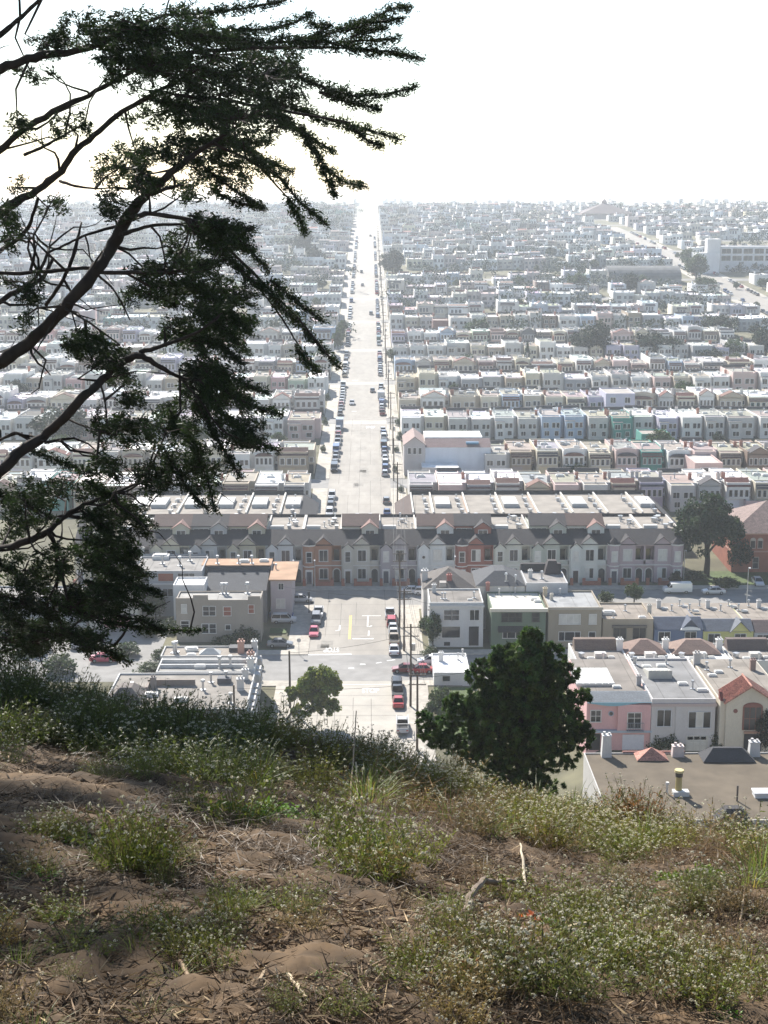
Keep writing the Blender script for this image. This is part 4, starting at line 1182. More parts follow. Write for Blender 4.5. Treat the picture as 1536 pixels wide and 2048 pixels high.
# template arrays for the houses too far to single out
def tpl(kind):
    V = []; Fq = []; Rl = []
    def bx(x0, x1, y0, y1, z0, z1, role, bottom=False, faces='tfblr'):
        b = len(V)
        V.extend([(x0, y0, z0), (x1, y0, z0), (x1, y1, z0), (x0, y1, z0), (x0, y0, z1), (x1, y0, z1), (x1, y1, z1), (x0, y1, z1)])
        Rl.extend([role] * 8)
        for k, q in (('t', (4, 5, 6, 7)), ('f', (0, 1, 5, 4)), ('r', (1, 2, 6, 5)), ('b', (2, 3, 7, 6)), ('l', (3, 0, 4, 7))):
            if k in faces: Fq.append([i + b for i in q])
    w = WID / 2; H = HH
    bx(-w, w, 0, DEP, -3, H, 0, faces='fblr'); bx(-w, w, 0, .2, H, H + .35, 0); bx(-w, w, DEP - .2, DEP, H, H + .35, 0); bx(-w, -w + .2, .2, DEP - .2, H, H + .35, 0); bx(w - .2, w, .2, DEP - .2, H, H + .35, 0)
    b = len(V); V.extend([(-w + .2, .2, H + .02), (w - .2, .2, H + .02), (w - .2, DEP - .2, H + .02), (-w + .2, DEP - .2, H + .02)]); Rl.extend([1] * 4); Fq.append([b, b + 1, b + 2, b + 3])
    bx(-.4, .7, 8, 9.2, H, H + .6, 4); bx(1.8, 2.3, 4, 4.5, H, H + 1.2, 4); bx(-2.9, -2.2, 11, 11.8, H, H + 1.8, 0)
    if kind in ('brow', 'arch', 'gable', 'mansard'):
        bx(-w + .5, w - 1.6, -.65, 0, 2.6, H - .55, 0)
        for k in range(3): bx(-w + .8 + k * 1.35, -w + 1.75 + k * 1.35, -.7, -.6, H - 3.0, H - 1.35, 3, faces='f')
        bx(w - 1.3, w - .4, -.05, .0, -.2, 2.5, 3, faces='f'); bx(-w + .7, -w + 3.2, -.05, 0, -.2, 2.2, 4, faces='f')
        if kind in ('brow', 'arch'):
            b = len(V); V.extend([(-w + .3, -1.1, H - 1.0), (w - 1.4, -1.1, H - 1.0), (w - 1.5, 0, H - .1), (-w + .4, 0, H - .1)]); Rl.extend([2] * 4); Fq.append([b, b + 1, b + 2, b + 3])
        elif kind == 'gable':
            b = len(V); V.extend([(-w, -.8, H - .2), (-.3, -.8, H + 1.6), (-.3, 3.5, H + 1.6), (-w, 3.5, H - .2), (w - .6, -.8, H - .2), (w - .6, 3.5, H - .2)]); Rl.extend([2] * 6)
            Fq.extend([[b, b + 1, b + 2, b + 3], [b + 1, b + 4, b + 5, b + 2]])
            b = len(V); V.extend([(-w + .3, -.68, H - .5), (w - .9, -.68, H - .5), (-.3, -.68, H + 1.4), (-.3, -.68, H + 1.4)]); Rl.extend([0] * 4); Fq.append([b, b + 1, b + 2, b + 3])
        else:
            b = len(V); V.extend([(-w, -.75, H - .6), (w, -.75, H - .6), (w, 2.4, H + 1.1), (-w, 2.4, H + 1.1), (w, 2.5, H), (-w, 2.5, H)]); Rl.extend([2] * 6); Fq.extend([[b, b + 1, b + 2, b + 3], [b + 3, b + 2, b + 4, b + 5]])
    else:
        for x, ww in ((-2.1, .75), (.2, .45), (2.2, .65)): bx(x - ww, x + ww, -.06, 0, H - 2.9, H - 1.5, 3, faces='f')
        for x, ww in ((-1.8, .65), (1.6, .75)): bx(x - ww, x + ww, -.06, 0, 1, 2.3, 3, faces='f')
        bx(-w + .3, w - .3, DEP - .6, DEP, H + .3, H + 1.0, 2)
    return np.array(V), np.array(Fq), np.array(Rl)
TPL = {k: tpl(k) for k in ('brow', 'arch', 'gable', 'mansard', 'rear')}

def stuff_house(kind, x, Y, wall, roof, s, wf=1.0):
    Y += RND.uniform(-3.5, 2.0)
    V, Fq, Rl = TPL[kind if kind in TPL else 'rear']
    v = V * np.array([wf, 1, s]) + np.array([x, Y, float(zcity(Y))])
    j = RND.uniform(.82, 1.1)
    cols = np.array([[min(.8, (c * .65 + sum(PAL[wall]) / 3 * .35 + .03) * j) for c in PAL[wall]], [min(.8, c * RND.uniform(.9, 1.4)) for c in ROOFC[roof]], RND.choice([(.15, .06, .05), (.08, .075, .08), (.13, .09, .08)]), RND.choice([(.10, .105, .115), (.16, .165, .17), (.07, .075, .085), (.25, .25, .25)]), (.55, .53, .5)])  # walls greyed and roofs lightened: distance haze put into the colours
    stuff['v'].append(v); stuff['f'].append(Fq + stuff['n']); stuff['c'].append(cols[Rl]); stuff['n'] += len(V)

occupied = []      # spans (row Y range, x range) taken by other buildings
def block(x0, x1, y0, y1): occupied.append((x0, x1, y0, y1))
def pxX(px, Y): return (px - 738) / 3000 * (Y * cos(TH) + 40 * sin(TH))
# room for singular buildings
block(9, 33.4, 385, 425)                                      # hall
block(pxX(1205, 880), pxX(1385, 880), 850, 925)               # vaulted roof
block(pxX(1405, 950), pxX(1700, 950), 900, 1010)              # school
block(pxX(1155, 1430), pxX(1275, 1430), 1395, 1500)           # church
block(pxX(860, 690), pxX(900, 690), 680, 710)
block(pxX(780, 900), pxX(1215, 900), 892, 912)                # playing field strip
block(pxX(1450, 300), 400, 280, 352)
block(pxX(1480, 640), pxX(1800, 640), 600, 680)
block(pxX(1420, 1130), pxX(1560, 1130), 1080, 1150)
IND_MAX = 296
for ri, (Y, typ) in enumerate(ROWS):
    zcY = Y * cos(TH) + (CZ - float(zcity(Y)) - 4) * sin(TH)
    for side in (1, -1):
        lim = (1585 - 738) / 3000 * zcY + 4 if side > 0 else (738 + 45) / 3000 * zcY + 4
        lim2 = lim * 1.25 + 25
        k = 0; x = (PR + PITCH / 2 + .2) if side > 0 else (PL - PITCH / 2 - .2)
        while abs(x) < lim2:
            k += 1
            wf = RND.choice([1, 1, 1, 1, .88, 1.12, 1.4]) if k > 14 or side < 0 or ri > 2 else 1.0
            x += side * PITCH * (wf - 1) / 2
            if not in_street(x, WID / 2 * wf) and not any(a < x < b and c < Y + 6 < d for a, b, c, d in occupied):
                kk = k - 1
                if side > 0 and ri in rowcol and kk < len(rowcol[ri]): wall = rowcol[ri][kk]
                else: wall = RND.choices(names, wts)[0]
                roof = RND.choices(['tan', 'grey', 'white', 'dark'], [36, 16, 42, 6])[0]
                if side > 0 and (ri, kk) in WHITE_ROOF: roof = 'white'
                elif side > 0 and ri in (0, 1, 2) and kk < 14: roof = RND.choice(['tan', 'tan', 'grey'])
                if typ == 'F': kind = RND.choices(FK, [34, 20, 17, 16, 13])[0]
                else: kind = RND.choice(['rear', 'rear', 'porch'])
                if side > 0 and ri in rowkind and kk < len(rowkind[ri]): kind = rowkind[ri][kk]
                vis = abs(x) < lim
                if vis and n_ind[0] < IND_MAX:
                    kn = {'brow': 'tile browed house', 'arch': 'arch browed house', 'gable': 'gabled house', 'mansard': 'slate fronted house', 'plain': 'flat fronted house', 'rear': 'plain backed house', 'porch': 'porch backed house'}[kind]
                    lab = f"{wall} {kn}, {ORD[min(kk, 37)]} {'right' if side > 0 else 'left'} of the street, {ORD[ri]} row beyond"
                    row_house(kind, x, Y, wall, roof, lab, True, wf, ri <= 2)
                else:
                    if RND.random() < .90:
                        stuff_house(kind if kind != 'porch' else 'rear', x, Y, wall, roof, RND.choice([.7, .85, .95, 1.0, 1.05, 1.15, 1.35]), wf)
            x += side * PITCH * (1 + (wf - 1) / 2)
# the town past the crest and the last rise
for i in range(560):
    Y = RND.choice([1760, 1800, 2350, 2420, 2490, 2560, 2630, 2700, 2850, 3000]) + RND.uniform(-20, 20)
    x = RND.uniform(-.36, .38) * Y
    if abs(x) < 14: continue
    stuff_house(RND.choice(FK), x, Y, RND.choices(names, wts)[0], RND.choices(['tan', 'grey', 'white', 'dark'], [40, 20, 30, 10])[0], RND.choice([.9, 1.0, 1.2, 1.6]))
me = np_mesh('distant_houses', np.concatenate(stuff['v']), np.concatenate(stuff['f']), M_STUFF, col=np.concatenate(stuff['c']))
o = link(bpy.data.objects.new('distant_houses', me)); tag(o, kind='stuff')

# ------------------------------------------------------------------ singular buildings among the rows
# long hall with a small gabled tower
Yh = 392.0
xh0, xh1 = at_y(808, 940, Yh)[0], at_y(981, 940, Yh)[0]
r = empty('hall', ((xh0 + xh1) / 2, Yh, float(zcity(Yh)))); tag(r, 'long white hall with brown roof strip and gabled tower, right of the street', 'hall')
hw = (xh1 - xh0) / 2; xt = -hw + 5.6
mb = wall_mb(xt, hw, 0, 15, 7.3, -3, .2, .2); mb.build('wall', M_WALL, r, (.66, .68, .72))
mb = MB(); mb.box(-hw, xt, -.5, 15.5, -3, 8.2); mb.prism([(-hw, 8.2), (xt, 8.2), ((-hw + xt) / 2, 10.3)], -.5, 15.5, 'y'); mb.build('tower', M_WALL, r, (.50, .46, .44))
gable_mb(-hw, xt, -.6, 15.6, 8.22, 2.1, .25, .15).build('tower_roof', M_SHINGLE, r, (.30, .22, .20))
mb = MB(); mb.prism([(-.2, 7.5), (3.6, 9.3), (3.9, 9.3), (3.9, 7.5)], xt, hw, 'x'); mb.build('brown_roof', M_SHINGLE, r, (.24, .17, .16))
mb = MB(); mb.box(xt, hw - 2, 4.0, 14.8, 7.4, 9.6); mb.build('roof', M_ROOF, r, ROOFC['white'])
mb = MB(); mb.box(hw - 6.5, hw - 3.2, .4, 1.8, 8.2, 8.75); mb.build('roof_panel', M_TRIM, r, (.08, .2, .32))
for k in range(3): put('window', win_mesh(.75, 1.6, 'n'), r, (-hw + 1.4 + k * 1.4, -.52, 5.8), TRIMC)
pbox('lean_to', r, xt - 1, hw - 9, -7.5, -.1, -3, 3.3, M_WALL, (.5, .48, .46))
mb = MB(); mb.box(xt - 1.1, hw - 8.9, -7.6, -.1, 3.3, 3.42); mb.build('lean_to_roof', M_ROOF, r, ROOFC['white'])

def big_box(name, label, px0, px1, pyb, pyt, D, wall, roofc, cat, Y=None, par=.4, wins=None, zlow=0):
    if Y is None: _, Y, _ = gpt((px0 + px1) / 2, pyb)
    X0, zt = at_y(px0, pyt, Y); X1, _ = at_y(px1, pyt, Y); zb = float(zcity(Y)); H = zt - zb - par; hw = (X1 - X0) / 2
    r = empty(name, ((X0 + X1) / 2, Y, zb)); tag(r, label, cat)
    wall_mb(-hw, hw, 0, D, H, -4, par, .3).build('wall', M_WALL, r, wall); flat_roof(r, -hw, hw, 0, D, H + .03, roofc, .3)
    if wins:
        nc, nr, ww, wh = wins
        for i in range(nc):
            for j in range(nr):
                put('window', win_mesh(ww, wh, 'b%s%s' % (ww, wh)), r, (-hw + 2 * hw * (i + .5) / nc, 0, H - (j + 1) * (wh + 1.3) + .4), TRIMC)
    return r, hw, H
big_box('house', 'tall dark brown block standing above its neighbours, right of the street', 866, 897, 675, 641, 14, (.17, .09, .08), (.25, .2, .18), 'house')
r, hw, H = big_box('apartment_house', 'tall lavender three storey house among the right hand rows', 1212, 1270, 846, 787, 15, (.50, .48, .56), (.36, .33, .3), 'house', Y=476, wins=(2, 3, 1.6, 1.7))
r, hw, H = big_box('house', 'teal tall house with upper storey set back, beside blue houses', 1283, 1341, 935, 868, 9, (.07, .27, .22), (.34, .3, .26), 'house', Y=419, wins=(2, 2, 1.7, 1.6))
r, hw, H = big_box('school', 'long two storey school with wide window bands at the right edge', 1442, 1640, 540, 493, 24, (.58, .58, .60), (.45, .43, .42), 'school', Y=935, wins=(9, 2, 5.6, 3.0))
r, hw, H = big_box('school', 'plain white school wing with square tower, beside the window band building', 1394, 1440, 545, 506, 20, (.62, .62, .63), (.5, .48, .46), 'school', Y=925)
mb = MB(); mb.box(hw - 6, hw + 2, 8, 16, -3, H + 8.5); mb.build('tower', M_WALL, r, (.62, .61, .6))
# vaulted roof building
Yv = 872; X0, z0_ = at_y(1218, 575, Yv); X1, _ = at_y(1362, 575, Yv); zb = float(zcity(Yv)); _, zt = at_y(1290, 532, Yv + 14)
r = empty('depot', ((X0 + X1) / 2, Yv, zb)); tag(r, 'grey depot with broad rounded roof, near the right side road', 'depot'); hw = (X1 - X0) / 2; hh = zt - zb
mb = MB(); mb.box(-hw, hw, 0, 28, -4, hh * .3); mb.prism([(0, hh * .3)] + [(14 - 14 * cos(t), hh * .3 + hh * .7 * sin(t)) for t in np.linspace(.0, pi, 13)[1:-1]] + [(28, hh * .3)], -hw + .1, hw - .1, 'x'); mb.build('wall', M_WALL, r, (.20, .20, .21))
mb = MB()
for x0_, x1_ in ((-hw, hw),):
    P = [(14 - 14.2 * cos(t), hh * .3 + (hh * .7 + .2) * sin(t)) for t in np.linspace(0, pi, 13)]
    P2 = [(14 - 14.0 * cos(t), hh * .3 + (hh * .7 + .02) * sin(t)) for t in np.linspace(0, pi, 13)][::-1]
    mb.prism(P + P2, x0_ - .2, x1_ + .2, 'x')
mb.build('vaulted_roof', M_ROOF, r, (.13, .13, .13))
# church with a pyramid roof on the skyline
Yc_ = 1430; X0, _ = at_y(1163, 430, Yc_); X1, _ = at_y(1268, 430, Yc_); zb = float(zcity(Yc_)); hw = (X1 - X0) / 2
r = empty('church', ((X0 + X1) / 2, Yc_, zb)); tag(r, 'large church with low pyramid roof and small cupola on the skyline', 'church')
_, ze = at_y(1215, 427, Yc_); _, zt = at_y(1215, 407, Yc_ + 10); ze -= zb; zt -= zb
mb = MB(); mb.box(-hw * .92, hw * .92, 0, hw * 1.8, -4, ze); mb.build('wall', M_WALL, r, (.42, .36, .34))
hip_mb(-hw, hw, -3, hw * 1.9, ze, zt - ze, hw * .93, 0).build('roof', M_SHINGLE, r, (.13, .10, .10))
mb = MB(); mb.cyl(0, hw * .95, zt - 1, zt + 2.2, 2.6, 2.2, 8); mb.cyl(0, hw * .95, zt + 2.2, zt + 4.2, 2.6, .2, 8); mb.cyl(0, hw * .95, zt + 4.2, zt + 9, .15, .1, 6); mb.build('cupola', M_SHINGLE, r, (.22, .16, .15))
# brick building with tiled hip roof, right of the big cypress
Yb = 299.0
X0, _ = at_y(1462, 1140, Yb); zb = float(zcity(Yb)); _, ze = at_y(1500, 1066, Yb); ze -= zb; X1 = X0 + 26; hw = 13.0
r = empty('brick_hall', (X0 + 13, Yb, zb)); tag(r, 'red brick hall with tiled hip roof, right of the big cypress', 'hall')
mb = MB(); mb.box(-hw, hw, 0, 18, -3, ze); mb.build('wall', M_BRICK, r)
mb = MB(); mb.box(-hw - .12, hw + .12, -.12, 18.1, ze * .52, ze * .52 + .3); mb.box(-hw - .25, hw + .25, -.25, 18.2, ze - .35, ze); mb.build('cornice', M_TRIM, r, (.42, .24, .18))
hip_mb(-hw, hw, 0, 18, ze, 5.0, None, .6).build('roof', M_TILE, r, (.22, .155, .135))
for x in (-hw + 5, -hw + 10.2, -hw + 15.6):
    window(r, x - .55, x + .55, 1.0, 3.3, 0, 1, 2, (.5, .42, .36))
    for dx in (-.75, .75):
        o = window(r, x + dx - .45, x + dx + .45, ze * .52 + .9, ze * .52 + 2.4, 0, 1, 1, (.5, .42, .36))
        mb = MB(); mb.prism([(x + dx + .6 * cos(t), ze * .52 + 2.45 + .6 * sin(t)) for t in np.linspace(0, pi, 8)], -.1, .02, 'y'); mb.build('arch', M_TRIM, r, (.5, .42, .36))
r, hw, H = big_box('house', 'pink flat roofed building behind the red brick hall', 1492, 1600, 1050, 1002, 14, (.58, .42, .40), (.40, .36, .32), 'house', Y=352)
r, hw, H = big_box('house', 'pale pink two storey corner house with large rear window, beside white houses', 1390, 1446, 990, 926, 14, (.50, .36, .33), (.45, .42, .38), 'house', Y=377, wins=(1, 1, 4.2, 2.4))
# ------------------------------------------------------------------ cars
def greenhouse(mb, y0, y1, t0, t1, zb, zt, wb, wt, gi, pi_):
    """glass cabin between belt line and roof: glass sides, painted roof and pillars"""
    B = [(-wb, y0, zb), (wb, y0, zb), (wb, y1, zb), (-wb, y1, zb)]; T = [(-wt, t0, zt), (wt, t0, zt), (wt, t1, zt), (-wt, t1, zt)]
    mb.add(B + T, [(0, 1, 5, 4), (1, 2, 6, 5), (2, 3, 7, 6), (3, 0, 4, 7)], gi)
    mb.box(-wt - .02, wt + .02, t0 - .03, t1 + .03, zt - .03, zt + .045, pi_, .06, .06)
    for i in range(4):
        mb.tube([B[i], T[i]], .045, 4, pi_)
    for sx in (-1, 1):
        ym = (y0 + y1) / 2 + .1; mb.tube([(sx * wb, ym, zb), (sx * wt, ym, zt)], .04, 4, pi_)

def body_loft(mb, st, mi):
    V = []; n = 6
    for y, z0, z1, hw in st:
        zc_ = (z0 + z1) / 2
        V += [(-hw * .9, y, z0), (-hw, y, zc_), (-hw * .93, y, z1), (hw * .93, y, z1), (hw, y, zc_), (hw * .9, y, z0)]
    Fs = []
    for i in range(len(st) - 1):
        for k in range(n): Fs.append((i * n + k, i * n + (k + 1) % n, (i + 1) * n + (k + 1) % n, (i + 1) * n + k))
    Fs.append((0, 1, 2, 3, 4, 5)); b = (len(st) - 1) * n; Fs.append(tuple(range(b, b + 6))[::-1])
    mb.add(V, Fs, mi)

CAR = {
    'sedan': dict(st=[(-2.28, .32, .60, .72), (-2.15, .24, .70, .84), (-1.05, .22, .92, .89), (1.25, .22, .95, .89), (2.1, .26, .92, .84), (2.27, .34, .78, .76)], gh=(-1.15, 1.55, -.35, .95, .92, 1.42, .82, .60), wy=(-1.38, 1.35)),
    'hatchback': dict(st=[(-2.0, .32, .62, .72), (-1.9, .24, .75, .82), (-.95, .22, .95, .86), (1.6, .22, 1.0, .86), (1.95, .3, .95, .80)], gh=(-1.05, 1.9, -.3, 1.45, .95, 1.50, .80, .62), wy=(-1.25, 1.2)),
    'suv': dict(st=[(-2.3, .38, .75, .78), (-2.2, .3, .95, .88), (-1.2, .3, 1.05, .92), (2.2, .3, 1.08, .92), (2.32, .4, .98, .86)], gh=(-1.25, 2.28, -.6, 1.98, 1.05, 1.74, .86, .70), wy=(-1.4, 1.4)),
    'pickup': dict(st=[(-2.6, .38, .75, .80), (-2.5, .32, .95, .88), (-1.4, .32, 1.04, .92), (.35, .32, 1.06, .92), (.36, .32, .98, .92), (2.5, .32, .98, .92), (2.62, .42, .9, .88)], gh=(-1.4, .45, -.75, .3, 1.04, 1.70, .86, .70), wy=(-1.65, 1.5)),
    'van': dict(st=[(-2.75, .4, .8, .84), (-2.65, .34, 1.05, .95), (-1.9, .34, 1.25, .98), (-1.3, .34, 2.05, .97), (2.7, .34, 2.1, .97), (2.78, .4, 2.0, .93)], gh=None, wy=(-1.75, 1.6)),
    'box_truck': dict(st=[(-3.2, .45, 1.0, .9), (-3.1, .4, 1.3, 1.0), (-2.5, .4, 2.2, 1.0), (-1.4, .4, 2.25, 1.0)], gh=None, wy=(-2.3, 1.9)),
}

def car_meshes(kind):
    c = CAR[kind]; st = c['st']
    body = MB(); body_loft(body, st, 0)
    glass = MB()
    if c['gh']: greenhouse(body, *c['gh'], 1, 0)
    if kind == 'pickup':
        body.box(-.78, .78, .5, 2.45, .985, .99, 2); body.box(-.9, -.84, .4, 2.5, .98, 1.12); body.box(.84, .9, .4, 2.5, .98, 1.12); body.box(-.9, .9, 2.46, 2.54, .7, 1.12)
    if kind == 'van':
        for sx in (-1, 1):
            x = sx * .985
            body.add([(x, -1.85, 1.28), (x, -1.2, 1.28), (x, -1.2, 1.8), (x, -1.45, 1.8)], [(0, 1, 2, 3)], 1)
        body.add([(-.85, -1.93, 1.28), (.85, -1.93, 1.28), (.78, -1.40, 1.95), (-.78, -1.40, 1.95)], [(0, 1, 2, 3)], 1)
        body.add([(-.75, 2.79, 1.3), (.75, 2.79, 1.3), (.72, 2.76, 1.85), (-.72, 2.76, 1.85)], [(0, 1, 2, 3)], 1)
    if kind == 'box_truck':
        body.box(-1.15, 1.15, -1.3, 3.2, .8, 3.2, 0); body.box(-.9, .9, -1.4, 3.1, .5, .8, 2)
        body.add([(-.85, -3.02, 1.35), (.85, -3.02, 1.35), (.85, -2.56, 2.1), (-.85, -2.56, 2.1)], [(0, 1, 2, 3)], 1)
    wheel = MB(); wheel.disc_x(-.1, .1, 0, 0, .33, 14, 0); wheel.disc_x(-.115, .115, 0, 0, .20, 10, 1)
    y0, y1 = st[0][0], st[-1][0]
    return dict(body=body, wheel=wheel, y0=y0, y1=y1, wy=c['wy'], zl=(st[1][2] - .12, st[-1][2] - .14), hw=st[1][3] * .78)

_cm = {}
def car(kind, x, y, rz, color, label, z=None, parts=True):
    if kind not in _cm:
        d = car_meshes(kind)
        bm_ = d['body'].mesh('body', [M_PAINT, M_GLASS, M_TYRE]); wm = d['wheel'].mesh('wheel', [M_TYRE, M_RIM])
        hl = MB(); hl.box(-.17, .17, -.05, .05, -.07, .07)
        whole = MB(); whole.v = list(d['body'].v); whole.f = [list(f) for f in d['body'].f]; whole.m = list(d['body'].m)
        for sx in (-1, 1):
            for wy in d['wy']: whole.disc_x(sx * .8 - .1, sx * .8 + .1, wy, .33, .33, 10, 2)
            whole.box(sx * d['hw'] - .17, sx * d['hw'] + .17, d['y0'] - .03, d['y0'] + .1, d['zl'][0] - .07, d['zl'][0] + .07, 3)
            whole.box(sx * d['hw'] - .17, sx * d['hw'] + .17, d['y1'] - .1, d['y1'] + .03, d['zl'][1] - .07, d['zl'][1] + .07, 4)
        _cm[kind] = (bm_, wm, hl.mesh('headlight', M_LAMPW), shared('tl', lambda: hl.mesh('tail_light', M_LAMPR)), d, whole.mesh('parked_car', [M_PAINT, M_GLASS, M_TYRE, M_LAMPW, M_LAMPR]))
    bm_, wm, hm_, tm_, d, wh = _cm[kind]
    if z is None: z = float(zcity(y, x)) + .05
    sl_ = (float(zcity(y + 4, x)) - float(zcity(y - 4, x))) / 8
    pitch = atan(sl_) * cos(rz)
    if parts:
        r = empty('parked_car', (x, y, z), rz); r.rotation_euler = (pitch, 0, rz)
        put('body', bm_, r, (0, 0, 0), color)
        for sx in (-1, 1):
            for wy in d['wy']: put('wheel', wm, r, (sx * .8, wy, .33))
            put('headlight', hm_, r, (sx * d['hw'], d['y0'] + .06, d['zl'][0])); put('tail_light', tm_, r, (sx * d['hw'], d['y1'] - .03, d['zl'][1]))
    else:
        r = bpy.data.objects.new('parked_car', wh); r.location = (x, y, z); r.rotation_euler = (pitch, 0, rz); r.color = (*color, 1); link(r)
    tag(r, label, 'truck' if kind == 'box_truck' else ('van' if kind == 'van' else 'car'))
    return r

CC = {'white': (.72, .72, .71), 'silver': (.48, .49, .50), 'grey': (.20, .205, .21), 'black': (.02, .02, .022), 'red': (.42, .03, .035), 'dark red': (.20, .03, .035),
      'blue': (.05, .09, .22), 'green': (.06, .12, .09), 'tan': (.36, .29, .2), 'pink red': (.52, .07, .12)}
AWAY, TOWARD, WEST, EAST = pi, 0.0, -pi / 2, pi / 2     # noses point along local -y
for px, py, rz, kind, col, lab in [
        (780, 1238, AWAY, 'pickup', 'white', 'white pickup at the far end of the right kerb line before the crossing'),
        (783, 1254, AWAY, 'suv', 'red', 'bright red car parked on the right kerb below the townhouses'),
        (786, 1265, AWAY, 'sedan', 'silver', 'silver sedan parked just behind the bright red car'),
        (787, 1275, AWAY, 'sedan', 'white', 'white sedan parked between the silver sedan and the tan pickup'),
        (788, 1290, AWAY, 'pickup', 'tan', 'tan pickup parked on the right kerb, second from the stop line'),
        (788, 1309, AWAY, 'sedan', 'white', 'white sedan nearest the crossing on the right kerb'),
        (793.5, 1379, AWAY, 'suv', 'black', 'black car with roof rack just below the crossing'),
        (795, 1396, AWAY, 'pickup', 'black', 'dark pickup parked behind the black car with rack'),
        (796.5, 1414, AWAY, 'sedan', 'red', 'red sedan parked behind the dark pickup'),
        (804.6, 1463, AWAY, 'pickup', 'silver', 'silver pickup with load rack, nearest car on the street'),
        (637, 1234, TOWARD, 'pickup', 'white', 'white pickup parked on the left kerb, farthest of three'),
        (632, 1249, TOWARD, 'suv', 'grey', 'grey car parked on the left kerb, middle of three'),
        (628, 1273, TOWARD, 'sedan', 'pink red', 'crimson sedan parked on the left kerb near the stop line'),
        (811, 1348, WEST, 'sedan', 'dark red', 'dark red sedan turning across the crossing'),
        (842, 1349, WEST, 'sedan', 'red', 'red sedan on the side road right of the crossing'),
        (862, 1331, WEST, 'sedan', 'white', 'white sedan parked beside the white corner house'),
        (826, 1190, EAST, 'sedan', 'white', 'white sedan on the avenue below the townhouses, beside the poles'),
        (848, 1192, EAST, 'hatchback', 'white', 'white hatchback half hidden by the white corner house'),
        (601, 1207, EAST, 'sedan', 'silver', 'silver sedan parked across the left pavement below the townhouses'),
        (568, 1249, EAST, 'suv', 'silver', 'silver wagon in the driveway beside the taupe house'),
        (563, 1238, EAST, 'sedan', 'blue', 'dark blue car in the shaded driveway behind the silver wagon'),
        (560, 1297, EAST, 'sedan', 'grey', 'grey sedan at the left corner of the crossing'),
        (1355, 1189, WEST, 'van', 'white', 'white delivery van parked before the mauve townhouses'),
        (1428, 1191, WEST, 'sedan', 'silver', 'silver sedan parked right of the white van'),
        (1516, 1172, TOWARD, 'sedan', 'silver', 'silver sedan by the red brick hall'),
        (206, 1327, EAST, 'sedan', 'pink red', 'red car half hidden under the lowest cypress branch'),
        (162, 1300, EAST, 'hatchback', 'white', 'white car half hidden under the cypress at the left')]:
    x, y, z = gpt(px, py - 2)
    car(kind, x, y + .4, rz, CC[col], lab)
# rack on the silver pickup and on the black car
x, y, z = gpt(804.6, 1461)
mb = MB()
for yy in (y - 2.3, y - .3):
    for sx in (-.85, .85): mb.box(x + sx - .04, x + sx + .04, yy - .04, yy + .04, z + 1.0, z + 1.85)
    mb.box(x - .9, x + .9, yy - .05, yy + .05, z + 1.8, z + 1.9)
for sx in (-.85, .85): mb.box(x + sx - .04, x + sx + .04, y - 2.5, y + 1.5, z + 1.86, z + 1.94)
tag(mb.build('ladder_rack', M_METAL), 'steel ladder rack on the silver pickup nearest the slope', 'rack')

def num_word(n):
    ones = ['', 'first', 'second', 'third', 'fourth', 'fifth', 'sixth', 'seventh', 'eighth', 'ninth', 'tenth', 'eleventh', 'twelfth', 'thirteenth', 'fourteenth', 'fifteenth', 'sixteenth', 'seventeenth', 'eighteenth', 'nineteenth']
    tens = {2: 'twenty', 3: 'thirty', 4: 'forty', 5: 'fifty', 6: 'sixty', 7: 'seventy', 8: 'eighty', 9: 'ninety'}
    tt = {2: 'twentieth', 3: 'thirtieth', 4: 'fortieth', 5: 'fiftieth', 6: 'sixtieth', 7: 'seventieth', 8: 'eightieth', 9: 'ninetieth'}
    if n < 20: return ones[n]
    return tt[n // 10] if n % 10 == 0 else tens[n // 10] + '-' + ones[n % 10]

CR = random.Random(3)
for side, X, rz in (('right', 4.2, AWAY), ('left', -9.45, TOWARD)):
    n = 0; y = 343.0
    while y < 1180 and n < 99:
        if not any(abs(y - a) < 9.5 for a in AVS) and CR.random() < (.86 if y < 600 else .72):
            n += 1
            kind = CR.choices(['sedan', 'hatchback', 'suv', 'pickup', 'van'], [46, 16, 22, 9, 7])[0]
            col = CR.choices(['white', 'silver', 'grey', 'black', 'red', 'blue', 'green', 'tan', 'dark red'], [24, 26, 14, 14, 5, 8, 3, 4, 2])[0]
            car(kind, X + CR.uniform(-.12, .12), y, rz, CC[col], f'{col} {kind}, {num_word(n)} parked along the {side} kerb beyond the townhouses', parts=y < 480)['group'] = 'cars parked along the street beyond'
        y += CR.uniform(5.6, 6.6)
for px, py, col, kind, d, lab in ((745, 784, 'grey', 'sedan', AWAY, 'grey sedan driving away, nearest of the moving cars'), (704, 809, 'silver', 'sedan', TOWARD, 'silver sedan driving towards us on the left half of the street'),
                         (742, 629, 'grey', 'suv', AWAY, 'dark suv driving away halfway up the street'), (723, 546, 'black', 'suv', TOWARD, 'black car coming down the upper street'),
                         (725, 572, 'black', 'sedan', TOWARD, 'dark car following down the upper street'), (741, 473, 'grey', 'sedan', AWAY, 'small grey car near the crest of the street')):
    x, y, z = gpt(px, py); car(kind, x, y, d, CC[col], lab, parts=False)['group'] = 'cars driving on the street'
x, y, z = gpt(679, 858); car('box_truck', -9.2, y, TOWARD, (.25, .28, .33), 'grey box truck parked on the left kerb near the second crossing', parts=False)
x, y, z = gpt(763, 800); car('box_truck', 4.0, y, AWAY, (.5, .5, .5), 'pale box truck parked on the right kerb beyond the second crossing', parts=False)
n = 0
